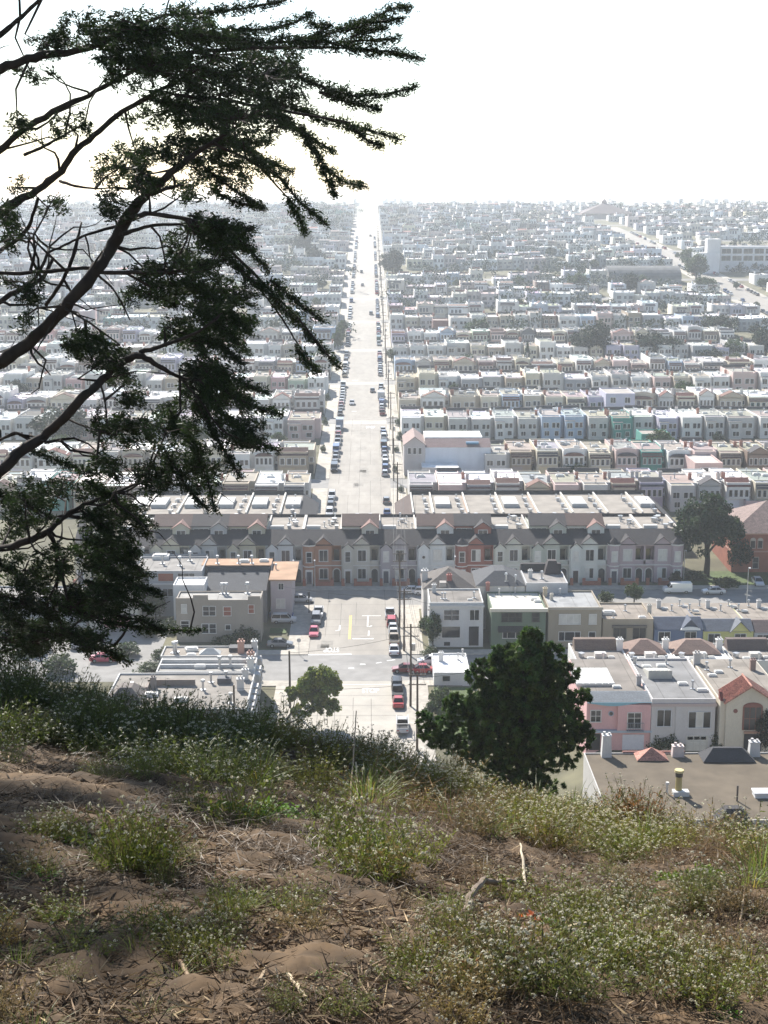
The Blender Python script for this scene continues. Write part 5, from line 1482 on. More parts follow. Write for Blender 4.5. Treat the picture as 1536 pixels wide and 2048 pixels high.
for sx in (-6.8, 6.8):
    y = 700.0
    while y < 1250:
        if CR.random() < .6 and not any(abs(y - a) < 10 for a in AVS):
            n += 1; col = CR.choice(['white', 'silver', 'grey', 'black', 'blue', 'red'])
            car(CR.choice(['sedan', 'suv', 'hatchback']), 204 + sx, y, AWAY if sx > 0 else TOWARD, CC[col], f"{col} car, {num_word(n)} along the {'far' if sx > 0 else 'near'} kerb of the right side road", parts=False)['group'] = 'cars on the right side road'
        y += CR.uniform(6, 8)

# ------------------------------------------------------------------ poles and wires
def pole(px, py, pytop, label, arms=2, X=None, Y=None, H=None, transformer=False):
    if X is None: X, Y, z = gpt(px, py)
    z = float(zcity(Y, X))
    if H is None: H = at_y(px, pytop, Y)[1] - z
    r = empty('utility_pole', (X, Y, z)); tag(r, label, 'utility pole', 'utility poles')
    mb = MB(); mb.tube([(0, 0, -.5), (.03, 0, H * .5), (0, 0, H)], [.19, .165, .13], 8); mb.build('post', M_POLE, r)
    for k in range(arms):
        zz = H - .5 - k * 1.4
        mb = MB(); mb.box(-1.25, 1.25, -.19, -.07, zz - .06, zz + .07); a = mb.build('crossarm', M_POLE, r)
        for x in (-1.1, -.5, .5, 1.1):
            mb = MB(); mb.cyl(x, -.13, zz + .07, zz + .27, .05, .035, 6); mb.build('insulator', M_BLIND, a)
    if transformer:
        mb = MB(); mb.cyl(.45, -.1, H - 4.2, H - 3.1, .28, n=10); mb.build('transformer', M_METAL, r)
    return np.array([X, Y, z + H])
tops = [pole(834, 1503, 1343, 'nearest utility pole, in front of the pine on the right pavement', transformer=False),
        pole(821, 1414, 1248, 'utility pole beside the dark red sedan at the crossing', transformer=True),
        pole(808, 1303, 1177, 'utility pole on the right pavement beside the white sedan'),
        pole(799, 1255, 1102, 'tall utility pole before the mauve grey townhouse', 3)]
k = 0; y = 352.0
while y < 1150:
    k += 1
    t = pole(0, 0, 0, f'{num_word(k)} utility pole on the right pavement beyond the townhouses', 2, 6.5 + .2 * sin(k * 2.3), y, 11.5 + .6 * sin(k * 1.7), k % 3 == 0)
    tops.append(t); y += 36 + 3 * sin(k * 5)
def wire_obj(pts, label, sag=.55, r=.022):
    P = []
    for a, b in zip(pts[:-1], pts[1:]):
        n = 7
        for i in range(n):
            t = i / n; q = a + (b - a) * t; q = q - np.array([0, 0, 4 * sag * t * (1 - t)]); P.append(q)
    P.append(pts[-1])
    mb = MB(); mb.tube(P, r, 4)
    return tag(mb.build('power_line', M_WIRE), label, 'wire')
for k, (dx, dz) in enumerate(((-1.1, -.25), (-.5, -.25), (.5, -.25), (1.1, -.25), (-1.0, -1.65), (1.0, -1.65))):
    w = wire_obj([t + np.array([dx, -.13, dz]) for t in tops], f"{['outer left', 'inner left', 'inner right', 'outer right', 'lower left', 'lower right'][k]} wire strung along the right hand poles")
    w['group'] = 'wires along the street poles'
lp = pole(580, 1417, 1302, 'leaning bare pole on the left pavement above the street tree', 0)
lp2 = pole(468, 1432, 1346, 'short pole in front of the nearest left houses', 0, Y=198.5, X=at_y(468, 1400, 198.5)[0], H=11.5)
pole(869, 1292, 1214, 'utility pole in front of the pale grey house', 1)
for a, b, lab in ((tops[1] - [0, 0, 1.6], lp - [0, 0, .3], 'wire crossing the street from the left pavement pole'),
                  (tops[0] - [0, 0, 1.9], lp2 - [0, 0, .4], 'wire crossing the pale concrete street above the street tree'),
                  (tops[2] - [0, 0, 1.6], np.array([-16.2, 262, float(zcity(262)) + 8]), 'wire crossing towards the taupe house'),
                  (tops[0] - [0, 0, 1.0], np.array([26, 214, float(zcity(214, 26)) + 8.6]), 'wire from the nearest pole behind the pine'),
                  (tops[1] - [0, 0, 1.0], np.array([10.5, 234, float(zcity(234)) + 5.5]), 'service wire to the white corner house'),
                  (tops[2] - [0, 0, 1.2], np.array([12.5, 254, float(zcity(254)) + 7]), 'service wire to the pale grey house')):
    wire_obj([np.array(a, float), np.array(b, float)], lab, .5)
# road signs on the left corner
x, y, z = gpt(598, 1310)
r = empty('stop_sign', (x, y, z)); tag(r, 'stop sign seen from behind on the left corner', 'sign')
mb = MB(); mb.cyl(0, 0, 0, 2.3, .04, n=6); mb.build('post', M_METAL, r)
mb = MB(); mb.prism([(.38 * cos(t + pi / 8), 2.6 + .38 * sin(t + pi / 8)) for t in np.linspace(0, 2 * pi, 9)[:-1]], .04, .07, 'y'); mb.build('plate', M_METAL, r)
x, y, z = gpt(618, 1227)
r = empty('street_lamp', (x, y, z)); tag(r, 'dark lamp post on the left corner below the townhouses', 'lamp post')
mb = MB(); mb.tube([(0, 0, 0), (0, 0, 3.6)], [.09, .07], 7); mb.build('post', M_POLE, r); mb = MB(); mb.box(-.18, .18, -.18, .18, 3.0, 4.2); mb.build('lamp_head', M_DARK, r)
mb = MB(); mb.box(.3, .75, -.1, .1, 1.9, 2.4); mb.build('box', M_DARK, r)
for px, py, pt, lab in ((630, 1178, 1120, 'pale lamp post in front of the terracotta townhouse'), (588, 1182, 1120, 'pale lamp post in front of the pale grey townhouse'), (909, 1178, 1112, 'pale lamp post in front of the dark red townhouse'), (1367, 1160, 1100, 'lamp post beside the mauve townhouse pair'), (1493, 1215, 1135, 'lamp post on the grass bank below the brick hall')):
    x, y, z = gpt(px, py); Hh = at_y(px, pt, y)[1] - z
    r = empty('street_lamp', (x, y, z)); tag(r, lab, 'lamp post')
    mb = MB(); mb.tube([(0, 0, 0), (0, 0, Hh)], [.10, .06], 7); mb.build('post', M_METAL, r); mb = MB(); mb.tube([(0, 0, Hh), (0, -.9, Hh + .15)], .045, 5); mb.build('arm', M_METAL, r); mb = MB(); mb.box(-.14, .14, -1.4, -.85, Hh + .08, Hh + .24); mb.build('lamp_head', M_TRIM, r, (.6, .6, .6))

# ------------------------------------------------------------------ trees and shrubs
def leaf_cloud(centres, radii, per, leaf, rs, base, vary=.35, flat=1.0, elong=1.0):
    """small leaf quads in clumps; returns verts, faces, tint"""
    n = len(centres)
    idx = np.repeat(np.arange(n), per); N = len(idx)
    d = rs.normal(size=(N, 3)); d /= np.linalg.norm(d, axis=1)[:, None] + 1e-9
    rr = rs.rand(N) ** .45
    p = centres[idx] + d * (rr * radii[idx])[:, None] * np.array([1, 1, flat])
    a = rs.normal(size=(N, 3)); a /= np.linalg.norm(a, axis=1)[:, None]
    b = np.cross(a, rs.normal(size=(N, 3))); b /= np.linalg.norm(b, axis=1)[:, None] + 1e-9
    s = leaf * rs.uniform(.6, 1.3, N)[:, None]
    a = a * s * .5 * elong; b = b * s * .5
    V = np.stack([p - a, p + b * .8, p + a, p - b * .8], 1).reshape(-1, 3)
    Fq = np.arange(4 * N).reshape(N, 4)
    cl = rs.uniform(1 - vary, 1 + vary, n)[idx] * rs.uniform(.75, 1.25, N)
    hue = rs.uniform(-.12, .12, n)[idx]
    c = np.array(base)[None, :] * cl[:, None] * np.stack([1 + hue * 1.6, np.ones(N), 1 - hue], 1)
    return V, Fq, np.repeat(c, 4, 0)

def crown_proto(kind, seed):
    rs = np.random.RandomState(seed)
    if kind == 'round':
        n = 70; d = rs.normal(size=(n, 3)); d /= np.linalg.norm(d, axis=1)[:, None]; c = d * (rs.rand(n, 1) ** .4) * np.array([.42, .42, .36]) + [0, 0, .6]
        r = rs.uniform(.09, .18, n); per, leaf = 64, .06; base = (.042, .070, .018)
    elif kind == 'dark':
        n = 80; d = rs.normal(size=(n, 3)); d /= np.linalg.norm(d, axis=1)[:, None]; c = d * (rs.rand(n, 1) ** .4) * np.array([.46, .46, .38]) + [0, 0, .56]
        c[:, 0] += .1 * np.sin(c[:, 2] * 9); r = rs.uniform(.09, .18, n); per, leaf = 70, .06; base = (.014, .026, .010)
    elif kind == 'conifer':
        n = 90; t = rs.rand(n) ** .8; a = rs.rand(n) * 6.28; q = (1 - t) * .30 * rs.uniform(.5, 1.1, n); c = np.stack([q * np.cos(a), q * np.sin(a), .08 + t * .9], 1)
        r = .05 + .07 * (1 - t); per, leaf = 36, .05; base = (.030, .055, .022)
    elif kind == 'umbrella':
        n = 150; d = rs.normal(size=(n, 3)); d[:, 2] = np.abs(d[:, 2]) * .8 - .25; d /= np.linalg.norm(d, axis=1)[:, None]
        c = d * (.72 + .28 * rs.rand(n, 1)) * np.array([.38, .38, .42]) + [0, 0, .54]; c[:, 0] *= 1 + .12 * np.sin(4 * c[:, 2])
        r = rs.uniform(.055, .10, n); per, leaf = 95, .034; base = (.024, .046, .018)
    else:   # shrub
        n = 40; d = rs.normal(size=(n, 3)); d[:, 2] = np.abs(d[:, 2]); d /= np.linalg.norm(d, axis=1)[:, None]; c = d * (rs.rand(n, 1) ** .4) * np.array([.45, .45, .62]) + [0, 0, .15]
        r = rs.uniform(.12, .22, n); per, leaf = 34, .09; base = (.050, .075, .025)
    V, Fq, c_ = leaf_cloud(c, r, per, leaf, rs, base)
    return np_mesh('crown', V, Fq, M_LEAF, col=c_)
def trunk_proto(kind):
    mb = MB()
    if kind == 'umbrella':
        mb.tube([(0, 0, -.02), (.01, 0, .2), (-.01, 0, .42), (.02, 0, .62)], [.045, .034, .03, .015], 8)
        for a in range(7):
            t = a * .9; mb.tube([(0, 0, .28 + .03 * a), (.12 * cos(t), .12 * sin(t), .42 + .03 * a), (.27 * cos(t), .27 * sin(t), .52 + .035 * a)], [.018, .012, .005], 5)
    else:
        mb.tube([(0, 0, -.05), (.01, 0, .25), (-.01, .01, .6)], [.035, .028, .012], 6)
        for a in range(5):
            t = a * 1.3; mb.tube([(0, 0, .25 + .05 * a), (.2 * cos(t), .2 * sin(t), .5 + .05 * a)], [.015, .005], 4)
    return mb.mesh('trunk', M_BARK)
TK = {}
TR = random.Random(21)
def tree(x, y, hgt, wid, kind, label, group=None, cat='tree', z=None):
    v = TR.randrange(3)
    if (kind, v) not in TK: TK[(kind, v)] = (crown_proto(kind, 40 + v * 7 + len(kind)), shared(('tr', kind), lambda: trunk_proto(kind)))
    c, t = TK[(kind, v)]
    if z is None: z = float(zcity(y, x))
    r = empty('tree' if kind != 'shrub' else 'shrub', (x, y, z), TR.uniform(0, 6.28), (wid, wid, hgt)); tag(r, label, cat, group)
    put('crown', c, r, (0, 0, 0))
    if kind != 'shrub': put('trunk', t, r, (0, 0, 0))
    return r
for px, pb, hp, wp, kind, lab in [
        (676, 700, 30, 22, 'round', 'nearest of three round bright green trees on the left pavement'), (681, 684, 27, 21, 'round', 'middle of three round bright green trees on the left pavement'), (686, 670, 25, 20, 'round', 'farthest of three round bright green trees on the left pavement'),
        (783, 722, 24, 26, 'round', 'round tree over the right pavement by the white box houses'), (785, 552, 42, 40, 'dark', 'large dark tree right of the upper street'),
        (955, 680, 34, 44, 'round', 'green tree beside the tall dark brown block'), (1183, 716, 58, 66, 'dark', 'largest dark tree among the right hand rows'), (1302, 716, 42, 72, 'dark', 'wide dark tree right of the largest one'),
        (1340, 716, 34, 44, 'dark', 'small dark tree beside the wide dark tree'), (1054, 748, 50, 30, 'conifer', 'pointed dark conifer among the right hand rows'), (930, 746, 30, 36, 'round', 'leafy green tree left of the pointed conifer'),
        (1150, 955, 34, 60, 'shrub', 'wide bushy tree before the arch browed houses'), (1185, 952, 22, 40, 'shrub', 'low bush right of the wide bushy tree'), (606, 512, 42, 34, 'dark', 'dark tree left of the upper street'), (628, 535, 34, 34, 'dark', 'second dark tree left of the upper street'),
        (1392, 560, 40, 44, 'round', 'green tree at the end of the depot'), (1410, 590, 30, 40, 'round', 'pale green tree by the right side road'), (1378, 540, 34, 36, 'round', 'leafy tree beside the right side road, below the school'),
        (1440, 670, 32, 56, 'dark', 'dark hedge like tree at the right, above the yellowish gardens'), (1532, 716, 48, 50, 'dark', 'dark tree at the right edge'), (1470, 720, 34, 44, 'round', 'round tree left of the right edge tree'),
        (1262, 590, 36, 26, 'dark', 'rounded dark tree below the depot'), (1155, 590, 34, 40, 'round', 'pale green tree left of the depot'), (1210, 560, 20, 34, 'round', 'low tree before the depot'),
        (125, 885, 60, 90, 'dark', 'big dark tree behind the cypress limbs at the left'), (250, 900, 36, 50, 'round', 'green tree behind the cypress limbs'), (1500, 905, 22, 34, 'shrub', 'round bush behind the white roofed houses at the right'), (1360, 905, 22, 36, 'shrub', 'green bush beside the teal house'),
        (1420, 730, 26, 40, 'dark', 'dark garden tree above the pastel rear walls'), (1475, 870, 24, 26, 'dark', 'small dark tree in the right hand gardens'),
        (797, 852, 22, 16, 'shrub', 'tall clipped bush on the right pavement'), (800, 880, 20, 15, 'shrub', 'second clipped bush on the right pavement'), (793, 905, 16, 12, 'shrub', 'dark bush near the hall tower'), (790, 945, 20, 10, 'shrub', 'dark bush before the hall tower'), (802, 985, 18, 12, 'shrub', 'dry bush on the right corner'),
        (646, 905, 20, 12, 'shrub', 'dark bush in the shade of the left houses'), (650, 850, 18, 12, 'shrub', 'dark bush farther up the left pavement'), (655, 800, 16, 12, 'shrub', 'green bush by the left house fronts')]:
    x, y, z = gpt(px, pb); zc_ = proj(x, y, z)[2]; s = zc_ / 3000
    k_ = 1.25 if hp > 24 and kind != 'shrub' else 1.05
    tree(x, y, hp * s * k_, wp * s * k_, kind, lab, 'trees and bushes in the town')
# the big spreading cypress by the brick hall
x, y, z = gpt(1420, 1153); s = proj(x, y, z)[2] / 3000
t_ = tree(x - .8, y, 168 * s, 122 * s * 1.3, 'umbrella', 'big dark spreading cypress on the grass bank beside the townhouse row')
tree(x + 6.5, y + 3, 8, 5, 'dark', 'small dark tree between the big cypress and the brick hall')
# garden trees between the rows
k = 0
for ri in range(1, 16):
    Y, typ = ROWS[ri]
    if typ != 'F': continue
    yg = Y + 20 + 10
    for side in (1, -1):
        n = 0; x = side * TR.uniform(16, 30)
        while abs(x) < .27 * yg:
            n += 1; kd = TR.choices(['round', 'dark', 'shrub', 'conifer'], [34, 26, 34, 6])[0]
            hh = TR.uniform(3.5, 7.5) if kd != 'shrub' else TR.uniform(2.5, 4.5)
            tree(x, yg + TR.uniform(-7, 9), hh, hh * TR.uniform(.8, 1.3) if kd != 'conifer' else hh * .8, kd, f"{ {'round': 'leafy green', 'dark': 'dark green', 'shrub': 'bushy low', 'conifer': 'pointed dark'}[kd]} garden tree, {num_word(n)} {'right' if side > 0 else 'left'} of the street behind the {ORD[ri]} row", 'garden trees between the rows')
            x += side * TR.uniform(9, 30)
# far trees along the crest, one mass
rs = np.random.RandomState(9); Vs = []; Fs_ = []; Cs = []; off = 0
for i in range(520):
    Y = rs.choice([667, 753, 839, 925, 1011, 1097, 1183, 1270, 1355, 1440, 1527, 1613, 1690, 1750, 2450, 2650]) + (rs.uniform(-9, 12) if i < 480 else 0); x = rs.uniform(-.30, .30) * Y
    if abs(x + 2.6) < 16 or abs(x - 204) < 16 or abs(x + 209) < 16 or (abs(x - pxX(1215, 1430)) < 36 and 1340 < Y < 1500): continue
    z = float(zcity(Y)); hh = rs.uniform(8, 15) if rs.rand() < .35 else rs.uniform(4.5, 9); w = hh * rs.uniform(.9, 2.2); n = 9
    c = rs.normal(size=(n, 3)) * np.array([w * .3, w * .3, hh * .22]) + np.array([x, Y, z + hh * .55]); r = np.full(n, hh * .28)
    if i % 9 == 0:
        Yb_ = rs.choice([1345, 1500, 1600, 1640, 1690]); xb_ = rs.uniform(-.29, .29) * Yb_
        if abs(xb_ + 2.6) > 22 and abs(xb_ - 204) > 20 and not (abs(xb_ - pxX(1215, 1430)) < 45 and Yb_ < 1500): hh = rs.uniform(9, 15); w = hh * rs.uniform(1.6, 3.4); n = 16; c = rs.normal(size=(n, 3)) * np.array([w * .34, w * .2, hh * .2]) + np.array([xb_, Yb_, float(zcity(Yb_)) + hh * .5]); r = np.full(n, hh * .27)
    v, f, cc = leaf_cloud(c, r, 26, 1.1, rs, (.018, .030, .014)); Vs.append(v); Fs_.append(f + off); Cs.append(cc); off += len(v)
o = link(bpy.data.objects.new('distant_trees', np_mesh('distant_trees', np.concatenate(Vs), np.concatenate(Fs_), M_LEAF, col=np.concatenate(Cs)))); tag(o, kind='stuff')
# near shrubs and hedges
for px, pb, hp, wp, kind, lab in [(866, 1296, 74, 36, 'round', 'yellow green tree against the pale grey house'), (850, 1262, 40, 26, 'shrub', 'bush at the corner of the pale grey house'), (862, 1312, 24, 40, 'shrub', 'low hedge below the pale grey house'), (312, 1240, 56, 44, 'round', 'small leafy tree in the yard left of the taupe house'), (338, 1262, 34, 46, 'shrub', 'bush in the yard left of the taupe house'), (300, 1272, 30, 44, 'shrub', 'second bush in the left yard'),
        (492, 1284, 46, 58, 'shrub', 'dark bush against the taupe house wall'), (455, 1290, 26, 60, 'shrub', 'low dark hedge at the foot of the taupe house'), (1078, 1196, 36, 44, 'shrub', 'bush behind the green house'), (1268, 1206, 40, 44, 'round', 'feathery green tree by the avenue'), (1212, 1204, 30, 34, 'shrub', 'dark bush behind the plain tan house'),
        (882, 1416, 58, 54, 'shrub', 'bright green bush below the white corner house'), (862, 1432, 40, 34, 'shrub', 'bush on the lawn beside the nearest poles'), (905, 1442, 46, 56, 'shrub', 'green bush beside the pine'),
        (1310, 1500, 44, 34, 'shrub', 'dark shrub between the pink and grey houses'), (1342, 1503, 46, 48, 'shrub', 'yellowish shrub before the grey house'), (1434, 1502, 46, 34, 'shrub', 'clipped dark shrub beside the panelled garage'), (1528, 1506, 90, 46, 'dark', 'dark purple leaved tree before the tan house'),
        (512, 1398, 34, 12, 'shrub', 'small shrub before the nearest left house'), (517, 1362, 26, 12, 'shrub', 'shrub on the left pavement by the house fronts'), (522, 1340, 20, 12, 'shrub', 'farther shrub by the left house fronts'), (506, 1426, 34, 14, 'shrub', 'yellowish shrub nearest the slope on the left pavement'),
        (1392, 1160, 24, 50, 'shrub', 'hedge on the bank below the big cypress'), (1450, 1172, 22, 60, 'shrub', 'hedge along the bank before the brick hall'), (1352, 1176, 36, 26, 'dark', 'dark bush at the end of the townhouse row')]:
    x, y, z = gpt(px, pb); s = proj(x, y, z)[2] / 3000
    tree(x, y, hp * s, wp * s, kind, lab, None, 'tree' if kind != 'shrub' else 'shrub')
for px, pb, hp, wp, lab in ((120, 1345, 50, 70, 'dark shrub in the yard below the cypress at the left edge'), (250, 1310, 34, 60, 'low shrub in the yard right of the crimson car'), (330, 1318, 30, 50, 'shrub against the corner house in the left yard'), (60, 1300, 60, 80, 'large shrub behind the lowest cypress boughs'), (300, 1345, 26, 60, 'low hedge beside the nearest left roof')):
    x, y, z = gpt(px, pb); s = proj(x, y, z)[2] / 3000
    tree(x, y, hp * s, wp * s, 'shrub', lab, None, 'shrub')
# planting strips and lawns
mb = MB()
for x0, x1, y0, y1 in ((10.2, 16, 206, 230), (60, 92, 289.8, 300), (-18, -15, 252, 256), (-18, -15, 259, 262)):
    sheet(mb, x0, x1, y0, y1, .16)
tag(mb.build('lawn', M_LAWN), kind='structure')
# ------------------------------------------------------------------ pine below the crest, street tree
rs = np.random.RandomState(77)
def px_cloud(ells, Y, scale_d, per, leaf, base, elong=1.0, vary=.3, dens=1.0, rfrac=(.10, .2)):
    C_, R_ = [], []
    for cx, cy, rx, ry, n in ells:
        X, z = at_y(cx, cy, Y); m = Y * 1.03 / 3000
        d = rs.normal(size=(n, 3)); d /= np.linalg.norm(d, axis=1)[:, None]
        d *= (rs.rand(n, 1) ** .3)
        c = d * np.array([rx * m, (rx + ry) / 2 * m * scale_d, ry * m]) + np.array([X, Y, z])
        C_.append(c); R_.append(rs.uniform(*rfrac, n) * min(rx, ry) * m)
    return leaf_cloud(np.concatenate(C_), np.concatenate(R_), per, leaf, rs, base, vary, 1.0, elong)

Yp = 58.0
ells = [(1045, 1370, 88, 92, 230), (1030, 1455, 100, 70, 220), (985, 1420, 62, 70, 110), (1115, 1440, 58, 66, 110), (1062, 1274, 24, 24, 34), (1000, 1318, 26, 26, 30), (1100, 1315, 36, 32, 40),
        (1166, 1392, 24, 14, 18), (1160, 1470, 30, 30, 30), (960, 1345, 30, 34, 30), (880, 1465, 42, 34, 46), (915, 1420, 34, 36, 36), (850, 1440, 18, 22, 14), (1130, 1350, 30, 30, 26), (940, 1490, 60, 40, 50), (1090, 1510, 80, 36, 60), (1010, 1520, 60, 30, 40), (1040, 1548, 70, 30, 60), (960, 1520, 40, 26, 26)]
ells = [(a, b, c, d, int(n * 1.9)) for a, b, c, d, n in ells] + [(1040, 1572, 92, 22, 90), (1040, 1400, 70, 90, 160)]
V, Fq, c_ = px_cloud(ells, Yp, .8, 44, .092, (.058, .105, .022), 3.0, .55, 1, (.05, .11))
X0, z0 = at_y(1042, 1500, Yp); zg = float(hill_z(X0, Yp))
r = empty('pine_tree', (X0, Yp, zg)); tag(r, 'dark bushy pine in front of the pink house, below the crest', 'pine tree')
o = link(bpy.data.objects.new('crown', np_mesh('crown', V - np.array([X0, Yp, zg]), Fq, M_NEEDLE, col=c_)), r)
mb = MB(); hT = at_y(1050, 1290, Yp)[1] - zg
mb.tube([(0, 0, -1), (.1, 0, hT * .4), (-.05, .1, hT * .75), (.1, 0, hT)], [.28, .24, .15, .05], 9); mb.build('trunk', M_BARK, r)
for k in range(13):
    t = k * 2.4; zz = hT * (.42 + .04 * k); L_ = 2.2 * (1 - .04 * k)
    mb = MB(); mb.tube([(0, 0, zz), (L_ * .5 * cos(t), L_ * .5 * sin(t), zz + .3), (L_ * cos(t), L_ * sin(t) * .8, zz + .9)], [.08, .05, .02], 5); mb.build('limb', M_BARK, r)

x, y, z = gpt(576, 1452)
Yt = y
ells = [(645, 1362, 36, 26, 60), (612, 1378, 26, 20, 34), (585, 1388, 14, 14, 16), (632, 1392, 34, 18, 40), (650, 1412, 30, 16, 36), (606, 1420, 22, 12, 26), (668, 1375, 14, 18, 18), (625, 1350, 20, 14, 22), (598, 1428, 14, 8, 12)]
V, Fq, c_ = px_cloud(ells, Yt, .9, 70, .30, (.16, .20, .03), 1.3, .4, 1, (.30, .5))
r = empty('street_tree', (x, y, z)); tag(r, 'leaning yellow green tree at the foot of the slope, left of the street', 'tree')
link(bpy.data.objects.new('crown', np_mesh('crown', V - np.array([x, y, z]), Fq, M_LEAF, col=c_)), r)
def lp_(px, py):
    X, Z = at_y(px, py, Yt); return (X - x, 0, Z - z)
mb = MB(); mb.tube([(0, 0, -.5), lp_(574, 1438), lp_(584, 1424), lp_(604, 1408), lp_(630, 1385), lp_(645, 1365)], [.24, .2, .17, .13, .1, .05], 7); mb.build('trunk', M_BARK, r)
for P in ([(578, 1446), (594, 1440), (604, 1428), (625, 1415), (650, 1412)], [(584, 1424), (588, 1410), (590, 1390)], [(604, 1408), (606, 1390), (612, 1378)]):
    mb = MB(); mb.tube([lp_(*p) for p in P], [.12] + [.09] * (len(P) - 2) + [.04], 6); mb.build('limb', M_BARK, r)

# ------------------------------------------------------------------ the big cypress at the left
YC = 22.0
MPX = YC * 1.02 / 3000
tr_x, tr_y = -9.3, 23.5
zg = float(hill_z(tr_x, tr_y))
cy = empty('cypress_tree', (tr_x, tr_y, zg)); tag(cy, 'big dark cypress with sweeping limbs in front of the town, at the left', 'cypress')
O = np.array([tr_x, tr_y, zg])
def cp(px, py, dy=0.0):
    X, Z = at_y(px, py, YC + dy); return np.array([X, YC + dy, Z])
mb = MB(); mb.tube([(0, 0, -.8), (.1, 0, 3), (-.15, .1, 7), (.2, 0, 11), (.1, .1, 15), (.3, -.1, 19), (.5, 0, 23)], [.75, .6, .55, .48, .38, .25, .1], 12); mb.build('trunk', M_BARK, cy)
crs = np.random.RandomState(4)
LIMBS = [  # (points with pixel radius), depth drift
    ([(-300, 900, 30), (-120, 800, 26), (0, 722, 22), (60, 690, 20), (130, 612, 19), (190, 542, 18), (228, 492, 18), (250, 440, 17), (290, 392, 13), (350, 338, 10), (425, 285, 7), (480, 250, 4)], -.6),
    ([(-200, 560, 20), (-60, 470, 17), (12, 419, 14), (80, 376, 12), (120, 348, 11), (150, 300, 10), (200, 260, 9), (250, 222, 8), (300, 190, 6), (380, 150, 4)], .5),
    ([(-200, 420, 18), (-60, 345, 14), (0, 300, 11), (50, 256, 10), (120, 216, 9), (180, 190, 8), (250, 150, 6), (330, 110, 4)], .9),
    ([(-160, 250, 16), (-40, 170, 15), (0, 136, 13), (60, 116, 13), (130, 106, 12), (195, 92, 10), (250, 60, 8), (330, 30, 5)], 0.2),
    ([(-140, 150, 12), (0, 74, 9), (40, 36, 7), (85, -5, 6), (120, -60, 4)], .6),
    ([(-240, 1140, 26), (-90, 1030, 22), (0, 945, 17), (30, 912, 16), (90, 872, 15), (130, 832, 14), (172, 790, 13), (200, 762, 12), (250, 722, 11), (280, 706, 10), (310, 730, 8), (360, 756, 5), (400, 760, 3)], -1.0),
    ([(280, 706, 8), (330, 690, 6), (390, 668, 4), (430, 640, 3)], -1.1),
    ([(-220, 1240, 20), (-80, 1130, 16), (0, 1098, 12), (60, 1082, 11), (100, 1060, 10), (130, 1030, 8), (172, 1008, 6), (230, 985, 5), (290, 962, 3)], -.2),
    ([(96, 1062, 7), (112, 1095, 6), (118, 1130, 6), (130, 1175, 5), (140, 1220, 3)], -.3),
    ([(250, 440, 9), (300, 425, 7), (380, 440, 6), (440, 452, 4)], -.8), ([(240, 470, 7), (300, 450, 5), (370, 448, 4), (420, 470, 3)], -.5),
    ([(190, 545, 6), (250, 545, 6), (330, 545, 5), (400, 536, 3)], -.9), ([(-40, 546, 6), (60, 546, 6), (130, 540, 6), (190, 535, 5)], .1),
    ([(92, 610, 6), (128, 560, 6), (150, 500, 6), (163, 445, 3)], .4), ([(97, 505, 4), (130, 490, 4), (170, 470, 4), (235, 452, 5)], .3), ([(50, 590, 5), (78, 545, 5), (97, 505, 5), (97, 495, 3)], .5),
    ([(-60, 545, 8), (0, 500, 7), (40, 478, 6), (60, 450, 6), (76, 395, 5)], .9), ([(-40, 640, 9), (0, 600, 8), (50, 575, 8), (85, 560, 7), (105, 520, 5)], .3),
    ([(120, 610, 4), (170, 640, 3), (200, 660, 3), (240, 690, 2)], -.5), ([(190, 545, 4), (230, 580, 3), (260, 640, 2)], -.7),
    ([(120, 362, 5), (150, 372, 4), (190, 378, 3), (230, 375, 2)], .5), ([(48, 310, 5), (90, 292, 5), (130, 270, 4), (170, 245, 3)], .9),
    ([(290, 392, 6), (350, 372, 5), (362, 370, 3)], -.6), ([(425, 285, 5), (520, 330, 4), (560, 380, 3), (600, 420, 2)], -.3), ([(350, 190, 6), (450, 200, 5), (560, 220, 4), (700, 245, 3)], .2),
    ([(330, 110, 6), (440, 100, 6), (560, 95, 5), (700, 95, 3), (800, 112, 2)], .3), ([(380, 440, 5), (450, 490, 5), (530, 570, 4), (600, 640, 3), (660, 715, 2)], -.4),
    ([(485, 540, 2.5), (530, 590, 2.5), (560, 630, 3), (590, 680, 2.5), (615, 715, 2)], -.5), ([(360, 756, 4), (400, 800, 3), (440, 860, 3), (520, 900, 2)], -1.0), ([(60, 870, 4), (90, 885, 3), (120, 880, 3), (165, 910, 2)], -.8),
    ([(130, 835, 4), (160, 850, 3), (200, 862, 2)], -.9), ([(200, 762, 4), (210, 800, 3), (215, 850, 2)], -.9), ([(100, 1195, 5), (200, 1240, 4), (300, 1258, 3), (380, 1262, 2)], -.6), ([(-60, 1330, 6), (40, 1290, 5), (130, 1265, 4), (230, 1290, 2)], -.2),
    ([(0, 880, 5), (30, 865, 5), (45, 870, 4), (75, 885, 3)], -.7),
]
limb_pts = []
